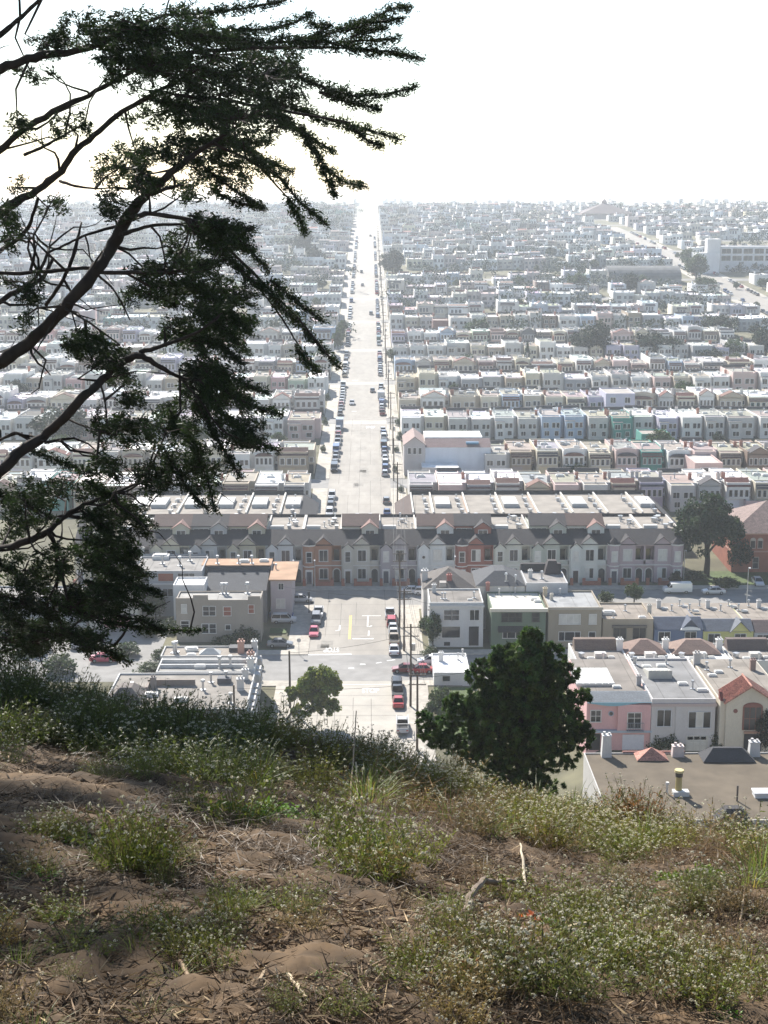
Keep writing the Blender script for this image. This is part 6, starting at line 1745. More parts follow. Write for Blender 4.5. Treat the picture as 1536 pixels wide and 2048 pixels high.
for P, dy in LIMBS:
    pts = []; rad = []
    for i, (a, b, rr) in enumerate(P):
        ddy = dy + (.9 if a < -50 else 0) + .25 * sin(i * 1.7 + dy * 5)
        pts.append(cp(a, b, ddy)); rad.append(rr * MPX * .64)
        if -60 < a: limb_pts.append(pts[-1])
    if P[0][0] < -130:
        q = pts[0]; base = np.array([tr_x + .2, tr_y, max(zg + 2, q[2] - 1.2)]); pts.insert(0, base); rad.insert(0, rad[0] * 1.15)
    # smooth and roughen
    pts = np.array(pts); rad = np.array(rad); n = len(pts); tt = np.linspace(0, n - 1, n * 4)
    ip = np.stack([np.interp(tt, np.arange(n), pts[:, k]) for k in range(3)], 1)
    for _ in range(2): ip[1:-1] = (ip[:-2] + 2 * ip[1:-1] + ip[2:]) / 4
    ir = np.interp(tt, np.arange(n), rad)
    ip[1:-1] += crs.normal(size=(len(ip) - 2, 3)) * (ir[1:-1, None] * .18)
    mb = MB(); mb.tube(list(ip - O), list(ir * crs.uniform(.9, 1.1, len(ir))), 8); mb.build('limb', M_BARK, cy, smooth=True)
limb_pts = np.array(limb_pts)

for i in range(95):
    a = limb_pts[crs.randint(len(limb_pts))]
    if proj(*a)[0] > 420: continue
    d = np.array([crs.uniform(-.2, 1.0), crs.normal() * .5, crs.uniform(-.7, .8)]); d /= np.linalg.norm(d); q = [a]
    for j in range(5):
        d = d + crs.normal(size=3) * .34; d /= np.linalg.norm(d); q.append(q[-1] + d * crs.uniform(.14, .34))
    mb = MB(); mb.tube([p - O for p in q], list(np.linspace(crs.uniform(.014, .026), .004, 6)), 5); mb.build('branch', M_BARK, cy)
upper_pts = []
for z0, xe, ze, ye in ((84.5, -4.9, 85.4, 21.6), (85.8, -5.2, 87.2, 22.4), (86.8, -4.8, 88.8, 21.8), (87.8, -5.6, 90.2, 22.2), (88.6, -6.2, 91.2, 21.8), (84.0, -6.0, 84.2, 22.0)):
    a = np.array([tr_x + .3, tr_y - .1, z0]); b = np.array([xe, ye, ze]); q = []
    for j in range(9):
        t = j / 8; q.append(a + (b - a) * t + np.array([0, 0, .35 * sin(pi * t)]) + crs.normal(size=3) * .06)
    upper_pts += q[3:]
    mb = MB(); mb.tube([p - O for p in q], list(np.linspace(.13, .02, 9)), 7); mb.build('limb', M_BARK, cy)
upper_pts = np.array(upper_pts)
blades = {'p': [], 'd': [], 'l': [], 'c': [], 'w': []}
twigs = MB()
def tuft(p, d, n, L, shade):
    """a finger-like spray of scale leaves"""
    k = int(n * 1.7); L = L * .85
    dd = d[None, :] * .8 + crs.normal(size=(k, 3)) * .55; dd /= np.linalg.norm(dd, axis=1)[:, None]
    blades['p'].append(p[None, :] + crs.normal(size=(k, 3)) * L * .42); blades['d'].append(dd)
    blades['l'].append(L * crs.uniform(.5, 1.15, k)); blades['w'].append(L * crs.uniform(.16, .33, k)); blades['c'].append(np.full(k, shade))
def spray(a, b, nt, L, shade):
    v = b - a; l = np.linalg.norm(v); d = v / (l + 1e-9); sag = np.array([0, 0, -.12 * l])
    for i in range(nt):
        t = (i + crs.rand()) / nt; p = a + v * t + sag * 4 * t * (1 - t) * .4 + crs.normal(size=3) * .018
        tuft(p, d, 8 if t < .8 else 6, L * (1 - .45 * t), shade * crs.uniform(.8, 1.2))
    if l > .25: twigs.tube([a - O, (a + b) / 2 + sag * .4 - O, b - O], [.010, .007, .003], 3)
def stroke(P, w, dy=0.0, dens=1.0):
    """foliage bough: pointed at its end, side sprays sweeping forward"""
    pts = np.array([cp(a, b, dy + .3 * i * crs.uniform(-.5, .5)) for i, (a, b) in enumerate(P)])
    seg = np.linalg.norm(np.diff(pts, axis=0), axis=1); tot = seg.sum(); cum = np.concatenate([[0], np.cumsum(seg)])
    wm = w * MPX; n = int(tot / .055 * dens) + 6; sh = crs.uniform(.75, 1.3)
    for i in range(n):
        t = (i + crs.rand()) / n
        s = t * tot; k = min(np.searchsorted(cum, s, 'right') - 1, len(seg) - 1); f = (s - cum[k]) / seg[k]
        p = pts[k] + (pts[k + 1] - pts[k]) * f; d = (pts[k + 1] - pts[k]) / seg[k]
        side = crs.normal(size=3); side -= d * (side @ d); side /= np.linalg.norm(side); side[1] *= .8
        up = -1 if crs.rand() < .42 else 1
        loc = wm * (1 - t) ** .75 * crs.uniform(.25, 1.0)
        side[2] = abs(side[2]) * up * (1.0 if up > 0 else .8)
        e = p + (d * .85 + side * .62) * (loc * .9 + .03)
        spray(p, e, 2 + int(loc / .05), .115, sh)
    spray(pts[-2] + (pts[-1] - pts[-2]) * .5, pts[-1], 8, .085, sh)
    for i in range(len(pts) - 1): twigs.tube([pts[i] - O, pts[i + 1] - O], [.022, .012], 4)
def fill(cx, cyy, rx, ry, n, dirx=.8, dirz=-.2, dy=None, LL=.125, wc=None):
    dy = crs.uniform(-1.1, 1.0) if dy is None else dy
    c = cp(cx, cyy, dy) if wc is None else np.array(wc); sh = crs.uniform(.6, 1.25)
    pool = limb_pts if wc is None else upper_pts
    near = pool[np.argsort(np.linalg.norm(pool - c, axis=1))[:3]]
    q = near[crs.randint(3)]; m_ = (q + c) / 2 + crs.normal(size=3) * .12
    if np.linalg.norm(q - c) < 2.6: twigs.tube([q - O, m_ - O, c - O], [.022, .015, .008], 5)
    for i in range(int(n * (.95 if cyy < 300 else 1.0))):
        r_ = sqrt(crs.rand()); a = crs.rand() * 2 * pi
        p = cp(cx + rx * r_ * cos(a), cyy + ry * r_ * sin(a), dy + crs.normal() * .35) if wc is None else c + np.array([rx * MPX * r_ * cos(a), crs.normal() * .35, ry * MPX * r_ * sin(a)])
        d = np.array([dirx + crs.normal() * .45, crs.normal() * .5, dirz + crs.normal() * .4]); d /= np.linalg.norm(d)
        l = crs.uniform(.12, .34); spray(p, p + d * l, 3 + int(l / .06), LL, sh * crs.uniform(.8, 1.2))
        if crs.rand() < .4: twigs.tube([c - O, (c + p) / 2 + crs.normal(size=3) * .05 - O, p - O], [.010, .007, .004], 3)

for P, w, dy in [
        ([(430, 85), (540, 85), (640, 82), (720, 98), (780, 104), (846, 117)], 62, .2), ([(620, 85), (690, 55), (740, 40), (790, 14), (824, 14)], 36, .4), ([(690, 62), (750, 45), (808, 36)], 20, .1),
        ([(680, 85), (740, 80), (796, 77)], 20, .5), ([(600, 90), (660, 50), (616, 47)], 14, .3), ([(700, 75), (745, 58), (775, 55)], 14, .3), ([(560, 120), (610, 158), (660, 180), (710, 192), (775, 188), (836, 173)], 44, -.1), ([(640, 185), (700, 205), (764, 219)], 30, .0),
        ([(500, 190), (580, 215), (660, 240), (730, 258), (804, 280)], 48, .3), ([(600, 255), (625, 300), (650, 335), (690, 365), (735, 374)], 36, .2), ([(540, 230), (600, 262), (668, 303)], 46, .5),
        ([(640, 330), (660, 370), (672, 392)], 24, .2), ([(700, 250), (740, 285), (765, 290)], 22, .2), ([(430, 250), (500, 305), (560, 355), (600, 405), (654, 450)], 44, -.3), ([(575, 395), (600, 440), (612, 466)], 28, -.3), ([(480, 280), (530, 320), (586, 345)], 30, .1),
        ([(330, 30), (420, 25), (500, 15), (574, 0)], 52, .4), ([(450, 60), (540, 58), (590, 45), (628, 24)], 30, .2), ([(380, 310), (440, 360), (490, 395), (530, 416)], 40, .4), ([(430, 385), (480, 408), (527, 412)], 24, .5),
        ([(250, 120), (350, 130), (450, 150), (560, 160)], 56, .6), ([(300, 200), (400, 215), (500, 230), (580, 235)], 52, .0), ([(200, 60), (300, 60), (400, 70), (480, 80)], 56, -.3), ([(360, 280), (460, 290), (540, 280)], 40, .3),
        ([(380, 430), (440, 455), (508, 457)], 44, -.6), ([(370, 440), (420, 480), (480, 540), (540, 590), (600, 650), (650, 705), (682, 738)], 54, -.5), ([(540, 560), (590, 600), (645, 642)], 34, -.4), ([(590, 690), (612, 720), (637, 742)], 30, -.6),
        ([(440, 470), (500, 500), (540, 545)], 34, -.4), ([(360, 560), (420, 590), (495, 658)], 60, -.8), ([(380, 610), (430, 640), (478, 690)], 46, -.9), ([(300, 540), (380, 535), (450, 520)], 34, -.7),
        ([(390, 690), (440, 740), (490, 770), (538, 788)], 46, -1.0), ([(400, 730), (460, 790), (520, 818), (567, 830)], 46, -1.0), ([(400, 760), (450, 830), (500, 880), (558, 902)], 52, -1.1), ([(390, 800), (430, 870), (482, 956)], 44, -1.0),
        ([(340, 820), (390, 900), (415, 960), (432, 1025)], 50, -.8), ([(330, 900), (370, 970), (418, 1022)], 40, -.9), ([(380, 680), (440, 690), (490, 730)], 40, -1.0),
        ([(120, 690), (160, 688), (200, 700), (240, 740)], 30, -.8), ([(150, 660), (190, 672), (220, 690)], 26, -.7), ([(60, 900), (140, 930), (200, 950)], 30, -.6),
        ([(170, 960), (230, 1000), (290, 1050)], 56, -.4), ([(160, 1020), (220, 1060), (275, 1114)], 50, -.3), ([(170, 1080), (230, 1110), (282, 1142)], 50, -.5), ([(180, 1120), (250, 1160), (328, 1192)], 44, -.5), ([(170, 1160), (240, 1190), (302, 1216)], 40, -.4),
        ([(130, 1180), (180, 1210), (240, 1226)], 40, -.3), ([(100, 1200), (200, 1245), (300, 1258), (404, 1262)], 32, -.7), ([(120, 1255), (190, 1290), (262, 1326)], 32, -.6), ([(60, 1260), (130, 1270), (215, 1272)], 34, -.4), ([(-40, 1180), (40, 1200), (110, 1235)], 44, -.2),
        ([(-40, 1100), (20, 1140), (80, 1180)], 44, -.2), ([(-30, 980), (40, 1000), (110, 1040)], 46, -.2), ([(-40, 1260), (20, 1280), (80, 1310)], 40, .1), ([(200, 1225), (280, 1240), (330, 1262)], 24, -.8)]:
    stroke(P, w, dy)
for e in [(300, 60, 170, 45, 70), (420, 110, 170, 55, 90), (300, 140, 130, 45, 50), (440, 190, 150, 50, 70), (530, 150, 80, 55, 40), (350, 220, 120, 38, 44), (480, 240, 100, 45, 46), (255, 100, 80, 40, 34), (170, 55, 80, 30, 22), (90, 92, 60, 22, 16), (60, 140, 40, 16, 8), (35, 252, 28, 16, 8),
          (135, 250, 40, 26, 10), (110, 70, 30, 16, 6), (240, 335, 56, 26, 20), (290, 350, 40, 30, 14), (270, 300, 40, 24, 12), (330, 300, 40, 24, 14), (390, 300, 60, 34, 24), (450, 330, 70, 34, 26), (385, 375, 56, 22, 16), (215, 410, 28, 26, 12), (270, 375, 20, 20, 6), (95, 415, 22, 14, 5), (30, 370, 14, 10, 3),
          (430, 470, 66, 30, 40), (330, 545, 80, 28, 34), (390, 585, 80, 36, 40), (440, 640, 58, 36, 40), (300, 590, 60, 36, 16), (420, 680, 66, 30, 32), (340, 655, 44, 22, 16), (150, 690, 34, 16, 14), (212, 720, 36, 30, 18), (235, 752, 26, 14, 8), (255, 795, 18, 14, 10),
          (400, 750, 66, 34, 34), (440, 800, 62, 40, 34), (475, 860, 46, 30, 24), (370, 812, 46, 44, 22), (330, 860, 50, 44, 24), (235, 855, 56, 32, 34), (400, 930, 36, 50, 26), (345, 930, 36, 40, 18), (300, 955, 46, 34, 22), (190, 930, 36, 20, 12), (100, 985, 46, 30, 20), (50, 1000, 46, 50, 26),
          (170, 1000, 36, 40, 18), (235, 1030, 56, 50, 44), (205, 1095, 62, 44, 44), (230, 1145, 54, 40, 36), (130, 1120, 50, 36, 18), (50, 1140, 60, 34, 30), (50, 1205, 60, 44, 46), (140, 1205, 70, 34, 40), (220, 1195, 60, 32, 30), (90, 1265, 90, 30, 50), (190, 1285, 44, 16, 12), (25, 1290, 50, 34, 30), (5, 1240, 30, 30, 16),
          (14, 432, 18, 26, 12), (52, 588, 22, 24, 10), (12, 480, 12, 14, 4), (40, 640, 16, 18, 4), (20, 1045, 30, 46, 16), (10, 560, 10, 10, 3), (360, 470, 30, 24, 8), (370, 510, 40, 24, 12), (470, 590, 20, 30, 8)]:
    fill(*e)
# crown above and left of the frame, which shades the slope
for i in range(330):
    xg = crs.uniform(-3.9, .15); lo_ = np.interp(xg, [-3.9, -2.6, -1, .15], [11.0, 10.2, 8.3, 7.9]); yg = crs.uniform(lo_, 12.6); t_s = (YC - yg) / (cos(SUN_LEFT) * cos(SUN_EL))
    X = xg - t_s * sin(SUN_LEFT) * cos(SUN_EL); Z = -3.9 + t_s * sin(SUN_EL)
    fill(0, 0, 62, 45, 9, .6, -.1, 0, .30, (X, YC + crs.uniform(-.4, .4), CZ + Z))
for i in range(12):
    xg = crs.uniform(-2.6, .4); yg = crs.uniform(3.2, 8.0)
    if xg > -.2 and yg < 5.5: continue
    t_s = (YC - yg) / (cos(SUN_LEFT) * cos(SUN_EL))
    fill(0, 0, 40, 28, 5, .6, -.1, 0, .26, (xg - t_s * sin(SUN_LEFT) * cos(SUN_EL), YC + crs.uniform(-.4, .4), CZ - 2.6 + t_s * sin(SUN_EL)))
P_ = np.concatenate(blades['p']); D_ = np.concatenate(blades['d']); L_ = np.concatenate(blades['l'])[:, None]; W_ = np.concatenate(blades['w'])[:, None]; sh = np.concatenate(blades['c'])
s_ = np.cross(D_, crs.normal(size=D_.shape)); s_ /= np.linalg.norm(s_, axis=1)[:, None] + 1e-9
V = np.stack([P_ - D_ * L_ * .5, P_ + s_ * W_ * .5 - D_ * L_ * .1, P_ + D_ * L_ * .5, P_ - s_ * W_ * .5 - D_ * L_ * .1], 1).reshape(-1, 3) - O
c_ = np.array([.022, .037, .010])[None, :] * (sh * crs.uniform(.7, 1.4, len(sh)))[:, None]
Fq = np.arange(len(V)).reshape(-1, 4)
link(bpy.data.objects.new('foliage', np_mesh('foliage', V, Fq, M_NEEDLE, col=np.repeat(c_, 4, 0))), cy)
tag(twigs.build('twigs', M_BARK, cy), kind='stuff')
print('cypress blades', len(L_))

# ------------------------------------------------------------------ plants on the slope
prs = np.random.RandomState(31)
def quads(P, A, B, col):
    """diamonds at P spanned by half axes A and B"""
    V = np.stack([P - A, P + B, P + A, P - B], 1).reshape(-1, 3)
    return V, np.repeat(col, 4, 0)
def unit(v): return v / (np.linalg.norm(v, axis=-1, keepdims=True) + 1e-9)

def alyssum(seed, R=.22, H=.34, ns=85, heads=.75, green=0.0, dry=0.0):
    r = np.random.RandomState(seed); Vs = []; Cs = []
    a = r.rand(ns) * 2 * pi; q = np.sqrt(r.rand(ns))
    base = np.stack([np.cos(a) * q * R * .5, np.sin(a) * q * R * .5, np.zeros(ns)], 1)
    lean = np.stack([np.cos(a) * q * R * .75, np.sin(a) * q * R * .75, H * r.uniform(.5, 1.12, ns)], 1) + r.normal(size=(ns, 3)) * [.035, .035, 0]
    def at(t): return base + lean * np.stack([t ** 1.3, t ** 1.3, t ** .9], 1) if np.ndim(t) else base + lean * np.array([t ** 1.3, t ** 1.3, t ** .9])
    for t0, t1 in ((0, .35), (.35, .7), (.7, 1.0)):
        p0, p1 = at(t0), at(t1); d = p1 - p0; s = unit(np.cross(d, r.normal(size=d.shape))) * .0028
        V, c = quads((p0 + p1) / 2, d * .52, s, np.array([.11, .095, .05]) * r.uniform(.7, 1.4, (ns, 1))); Vs.append(V); Cs.append(c)
    nl = 11
    for k in range(nl):
        t = r.uniform(.15, .95, ns); p = at(t); d = unit(r.normal(size=(ns, 3)) + [0, 0, .5]); L = r.uniform(.011, .022, (ns, 1)); s = unit(np.cross(d, r.normal(size=d.shape))) * r.uniform(.003, .0055, (ns, 1)) * (1.5 if green > .5 else 1)
        col = np.array([.135, .145, .036]) * (1 - green) + np.array([.13, .22, .035]) * green
        col = col * (1 - dry) + np.array([.26, .17, .085]) * dry
        V, c = quads(p + d * L, d * L, s, col * r.uniform(.65, 1.4, (ns, 1)) * np.array([1, 1, 1])); Vs.append(V); Cs.append(c)
    hm_ = r.rand(ns) < heads; tip = at(1.0)[hm_]; n = len(tip)
    if n:
        hr = r.uniform(.007, .014, (n, 1))
        for k in range(9):
            d = r.normal(size=(n, 3)); d[:, 2] = np.abs(d[:, 2]) * .8; d = unit(d); p = tip + d * hr
            u = unit(np.cross(d, r.normal(size=d.shape))); w = np.cross(d, u); s = .0052
            V, c = quads(p, u * s, w * s, np.array([.66, .62, .47]) * r.uniform(.65, 1.05, (n, 1))); Vs.append(V); Cs.append(c)
    return np.concatenate(Vs).astype(np.float32), np.concatenate(Cs).astype(np.float32)

def herb(seed, R=.2, H=.14, n=170, col=(.11, .21, .025), L=.022):
    r = np.random.RandomState(seed); Vs = []; Cs = []
    a = r.rand(n) * 2 * pi; q = np.sqrt(r.rand(n)); top = np.stack([np.cos(a) * q * R, np.sin(a) * q * R, H * r.uniform(.4, 1, n) * (1 - .5 * q * q)], 1); bs = top * [.7, .7, 0]
    d = top - bs; s = unit(np.cross(d, r.normal(size=d.shape))) * .002
    V, c = quads((top + bs) / 2, d * .5, s, np.array([.12, .12, .05]) * r.uniform(.7, 1.3, (n, 1))); Vs.append(V); Cs.append(c)
    for k in range(4):
        d = unit(r.normal(size=(n, 3)) * [1, 1, .5]); l = L * r.uniform(.5, 1, (n, 1)); s = unit(np.cross(d, [0, 0, 1.0] + r.normal(size=d.shape) * .4)) * l * .55
        p = top - [0, 0, 0] + d * l + np.array([0, 0, -1]) * r.rand(n, 1) * H * .35
        V, c = quads(p, d * l, s, np.array(col) * r.uniform(.6, 1.35, (n, 1))); Vs.append(V); Cs.append(c)
    return np.concatenate(Vs).astype(np.float32), np.concatenate(Cs).astype(np.float32)

def grass(seed, R=.10, H=.32, n=70, col=(.17, .22, .045)):
    r = np.random.RandomState(seed); a = r.rand(n) * 2 * pi; b = np.stack([np.cos(a), np.sin(a), 0 * a], 1) * R * r.rand(n, 1); out = np.stack([np.cos(a), np.sin(a), 0 * a], 1) * r.uniform(.15, .95, (n, 1)) * H
    h = H * r.uniform(.35, 1, (n, 1)); Vs = []; Cs = []; w = r.uniform(.0025, .005, (n, 1)); side = np.stack([-np.sin(a), np.cos(a), 0 * a], 1) + r.normal(size=(n, 3)) * .4
    side = unit(side) * w; T = (0, .4, .75, 1.0); cc = np.array(col) * r.uniform(.6, 1.4, (n, 1)) * np.where(r.rand(n, 1) < .2, np.array([[1.7, 1.05, 1.1]]), 1)
    def at(t): return b + out * t ** 1.7 + np.array([0, 0, 1]) * h * (t * 1.25 - .45 * t ** 2.6)
    for k in range(3):
        p0, p1 = at(T[k]), at(T[k + 1]); w0, w1 = side * (1 - T[k] * .8), side * (1 - T[k + 1] * .95)
        Vs.append(np.stack([p0 - w0, p0 + w0, p1 + w1, p1 - w1], 1).reshape(-1, 3)); Cs.append(np.repeat(cc, 4, 0))
    return np.concatenate(Vs).astype(np.float32), np.concatenate(Cs).astype(np.float32)

def brush(seed, R=.25, H=.25, n=120):
    r = np.random.RandomState(seed); Vs = []; Cs = []
    for k in range(4):
        p = r.normal(size=(n, 3)) * [R * .5, R * .5, H * .3]; p[:, 2] = np.abs(p[:, 2]) + .01; d = unit(r.normal(size=(n, 3)) + [0, 0, .6]); l = r.uniform(.02, .10, (n, 1)); s = unit(np.cross(d, r.normal(size=d.shape))) * r.uniform(.0012, .003, (n, 1))
        V, c = quads(p, d * l, s, np.array([.18, .12, .066]) * r.uniform(.45, 1.5, (n, 1))); Vs.append(V); Cs.append(c)
    return np.concatenate(Vs).astype(np.float32), np.concatenate(Cs).astype(np.float32)

AL = [alyssum(i, .20 + .03 * (i % 3), .30 + .03 * (i % 4), 80, .5 + .1 * (i % 4), .12 * (i % 3), 0) for i in range(6)]
AS = [alyssum(10 + i, .22, .34 + .05 * i, 90, .16, .15, .05) for i in range(4)]
AD = [alyssum(20 + i, .22, .30, 80, .30, 0, .75) for i in range(3)]
HB = [herb(40 + i) for i in range(3)]; GR = [grass(50 + i) for i in range(4)]; BR = [brush(60 + i) for i in range(3)]
GRD = [grass(70 + i, .10, .30, 60, (.27, .20, .10)) for i in range(2)]

mass = {'v': [], 'c': []}
root_xy = hpt(995, 1815)
def stamp(pool, x, y, s=1.0, tall=1.0, tint=None, store=mass):
    V, c = pool[prs.randint(len(pool))]
    a = prs.rand() * 2 * pi; ca, sa = cos(a), sin(a)
    z = float(hill_z(x, y)) - .02
    W_ = np.stack([(V[:, 0] * ca - V[:, 1] * sa) * s, (V[:, 0] * sa + V[:, 1] * ca) * s, V[:, 2] * s * tall], 1) + np.array([x, y, z])
    if store is mass and root_xy is not None and abs(x - root_xy[0]) < .28 and root_xy[1] - .75 < y < root_xy[1] + .12: return
    tn = np.array(tint, float) if tint is not None else np.ones(3)
    tn = tn if np.ndim(tn) else np.full(3, float(tn))
    hd = (c[:, 0] > .45)[:, None]
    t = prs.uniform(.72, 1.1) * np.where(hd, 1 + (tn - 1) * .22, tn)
    store['v'].append(W_.astype(np.float32)); store['c'].append((c * t).astype(np.float32))
def ycrest(x): return float(np.clip(9.2 - .62 * x, 5.5, 17))
# along the crest, both sides of it
for i in range(430):
    x = prs.uniform(-5.2, 4.6); yc = ycrest(x); y = yc + prs.uniform(-1.75, 1.0) - (.5 if x < -.6 else 0) * prs.rand()
    n_ = vnoise(np.array(x * 1.3 + 5), np.array(y * 1.3))
    if n_ < .42 and y < yc - .5: continue
    s = prs.uniform(.7, 1.1)
    pool = AL if prs.rand() < (.78 if x < 1.2 else .66) else AD
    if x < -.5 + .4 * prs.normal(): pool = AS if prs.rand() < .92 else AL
    tint = (1.1, 1.05, .78) if x > -.8 else (.62, .72, .6)  # shade on the left, sunlight to the right put into the tint
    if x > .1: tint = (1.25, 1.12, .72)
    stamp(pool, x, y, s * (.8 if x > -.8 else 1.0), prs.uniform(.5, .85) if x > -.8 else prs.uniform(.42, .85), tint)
for i in range(110):
    x = prs.uniform(-4.5, 4); yc = ycrest(x); y = yc + prs.uniform(-2.0, .6); stamp(GR if prs.rand() < .6 else BR, x, y, prs.uniform(.6, 1.0))
for i in range(150):     # slope just past the crest, behind the silhouettes
    x = prs.uniform(-6.5, 5.5); y = ycrest(x) + prs.uniform(.9, 3.2); stamp(AL if prs.rand() < .6 else AD, x, y, prs.uniform(.8, 1.1), .8)
# scattered small weeds on the sand
for i in range(75):
    y = 3.0 + 6.5 * prs.rand() ** 1.2; x = prs.uniform(-.32, .34) * y
    u = prs.rand(); stamp(AL if u < .3 else (AD if u < .5 else (AS if u < .8 else GR)), x, y, prs.uniform(.2, .5), prs.uniform(.7, 1.1))
for i in range(260):
    y = 4.4 + 5.3 * prs.rand(); x = prs.uniform(-.30, .33) * y
    if vnoise(np.array(x * .9 + 2), np.array(y * .8 + 4)) < .36: continue
    stamp(BR, x, y, prs.uniform(.5, 1.1), prs.uniform(.10, .32), prs.uniform(.6, 1.25))
for i in range(28):
    x, y, z = hpt(prs.uniform(850, 1536), prs.uniform(1640, 2040)); u = prs.rand(); stamp(AD if u < .45 else (BR if u < .8 else AL), x, y, prs.uniform(.35, .75), prs.uniform(.7, 1.0))
V = np.concatenate(mass['v']); c_ = np.concatenate(mass['c'])
o = link(bpy.data.objects.new('flowering_ground_cover', np_mesh('flowering_ground_cover', V, np.arange(len(V)).reshape(-1, 4), M_HERB, col=c_))); tag(o, kind='stuff')
print('ground cover quads', len(V) // 4)

# plants that stand apart
def plant(pool_list, px, py, label, cat='plant', name='flowering_plant', n=3, spread=.12, s=1.0, tall=1.0, tint=(1.1, 1.08, .82)):  # default tint puts warm sunlight into the leaf colour
    x, y, z = hpt(px, py); st = {'v': [], 'c': []}
    for i in range(n):
        pool = pool_list[i % len(pool_list)]
        stamp(pool, x + prs.normal() * spread * .8, y + prs.normal() * spread * .65, s * .63 * prs.uniform(.8, 1.15), tall * .9 * prs.uniform(.85, 1.15), tint, st)
    V = np.concatenate(st['v']) - np.array([x, y, z]); c = np.concatenate(st['c'])
    me = np_mesh(name, V, np.arange(len(V)).reshape(-1, 4), M_HERB, col=c); o = link(bpy.data.objects.new(name, me)); o.location = (x, y, z)
    return tag(o, label, cat)
plant([AL, AL, GR], 245, 1740, 'tall white flowered clump standing alone on the sand at the left', n=4, spread=.07, s=.85, tall=1.35)
plant([GR], 265, 1745, 'long green grass tuft at the foot of the tall white flowered clump', 'grass tuft', 'grass_tuft', 2, .05, .8)
plant([HB], 490, 1640, 'bright green leafy patch at the edge of the dark shade', 'plant', 'leafy_plant', 5, .16, 1.0, 1.2)
plant([HB, AL], 590, 1640, 'small green and white plant right of the bright green patch', 'plant', 'leafy_plant', 2, .08, .8)
plant([AL, AL, HB], 700, 1700, 'large white flowered bush in the middle of the slope', n=6, spread=.2, s=1.05, tall=1.2)
plant([AL, AD], 770, 1760, 'white flowered bush leaning over its own shadow, right of the middle bush', n=4, spread=.15, s=1.0, tall=1.1)
plant([[herb(91, .16, .3, 60, (.20, .24, .03), .05)]], 715, 1730, 'yellow green broad leaved creeper on the middle bush', 'plant', 'creeper', 2, .05, .9)
plant([AL], 1150, 1860, 'white flowered clump behind the fallen pale stem', n=6, spread=.15, s=.85, tall=1.0)
plant([HB, HB], 1170, 1890, 'fresh green patch under the white flowered clump', 'plant', 'leafy_plant', 3, .12, .8)
plant([AL], 1240, 1930, 'dense white flowered clump at the lower right, left one of two', n=6, spread=.15, s=.85)
plant([AL], 1340, 1965, 'dense white flowered clump at the lower right, right one of two', n=6, spread=.16, s=.85)
plant([AL, GR], 1450, 2000, 'white flowered clump with grass in the bottom right corner', n=6, spread=.16, s=.8)
plant([AL], 1290, 1860, 'grey green clump with few flowers above the lower right clumps', n=3, spread=.1, s=.85, tall=1.1, tint=(.8, .85, .85))
plant([AL], 1230, 1720, 'pale flowered clump at the upper edge of the bare right slope', n=4, spread=.13, s=.95)
plant([AL, GR], 300, 1900, 'low white flowered clump at the lower left, larger of two', n=6, spread=.16, s=.62)
plant([AL, HB], 400, 1910, 'low white flowered clump at the lower left, smaller of two', n=3, spread=.09, s=.6)
plant([AL], 70, 1690, 'thin flowered clump near the left edge', n=3, spread=.1, s=.6)
plant([HB], 140, 1680, 'green weed left of the tall white flowered clump', 'plant', 'leafy_plant', 2, .06, .7)
plant([HB, GR], 80, 1755, 'yellow green weed near the left edge', 'plant', 'leafy_plant', 3, .07, .7)
plant([HB], 120, 1835, 'small bright weed on the lower left sand', 'plant', 'leafy_plant', 2, .05, .45)
plant([AL, AD], 20, 1850, 'grey green clump cut by the left edge', n=3, spread=.1, s=.6)
plant([GR], 540, 1820, 'sprawling long bladed grass tuft on the lower slope', 'grass tuft', 'grass_tuft', 4, .10, .62)
plant([GR, AL], 500, 1860, 'sparse grass and flowers below the sprawling tuft', 'grass tuft', 'grass_tuft', 3, .12, .6)
plant([HB, GR], 650, 1960, 'small yellow green sprout near the bottom', 'plant', 'leafy_plant', 2, .04, .45)
plant([AL, AD], 900, 2010, 'low straggling clump at the bottom centre', n=6, spread=.2, s=.6)
plant([AL], 1075, 1950, 'thin brownish flowered clump left of the lower right clumps', n=4, spread=.13, s=.75, tint=(1.1, .95, .8))
plant([GR], 905, 1830, 'pale grass tuft beside the curved dead root', 'grass tuft', 'grass_tuft', 3, .06, .55)
plant([HB], 1380, 1765, 'yellow green leafy weed on the right slope', 'plant', 'leafy_plant', 3, .08, .9, 1.4, (1.3, 1.0, .6))
plant([HB], 1330, 1790, 'small yellow green weed left of the leafy weed', 'plant', 'leafy_plant', 2, .06, .6)
plant([HB], 1500, 1705, 'bright green leafy clump at the right edge', 'plant', 'leafy_plant', 3, .1, .9)
plant([HB, GR], 1450, 2040, 'bright green ferny weed at the bottom right', 'plant', 'leafy_plant', 3, .07, .6)
plant([GR], 1505, 1960, 'tall green grass at the right edge', 'grass tuft', 'grass_tuft', 4, .1, .9)
plant([BR, GRD, AD], 1000, 1650, 'brown thicket of dead stems left of the bare right slope', 'plant', 'dead_bush', 8, .25, 1.2, .6)
plant([BR, AD], 1280, 1600, 'rust brown dead bush on the crest before the gravel roof', 'plant', 'dead_bush', 5, .16, 1.3, 1.3, (1.2, .8, .6))
plant([[herb(95, .08, .12, 26, (.38, .07, .02), .04)]], 965, 1945, 'small plant with red and yellow leaves near the bottom', 'plant', 'red_leaved_plant', 1, .03, .8)
plant([[herb(96, .08, .12, 26, (.36, .09, .03), .04)]], 1050, 1850, 'small red leaved plant beside the curved dead root', 'plant', 'red_leaved_plant', 1, .03, .8)

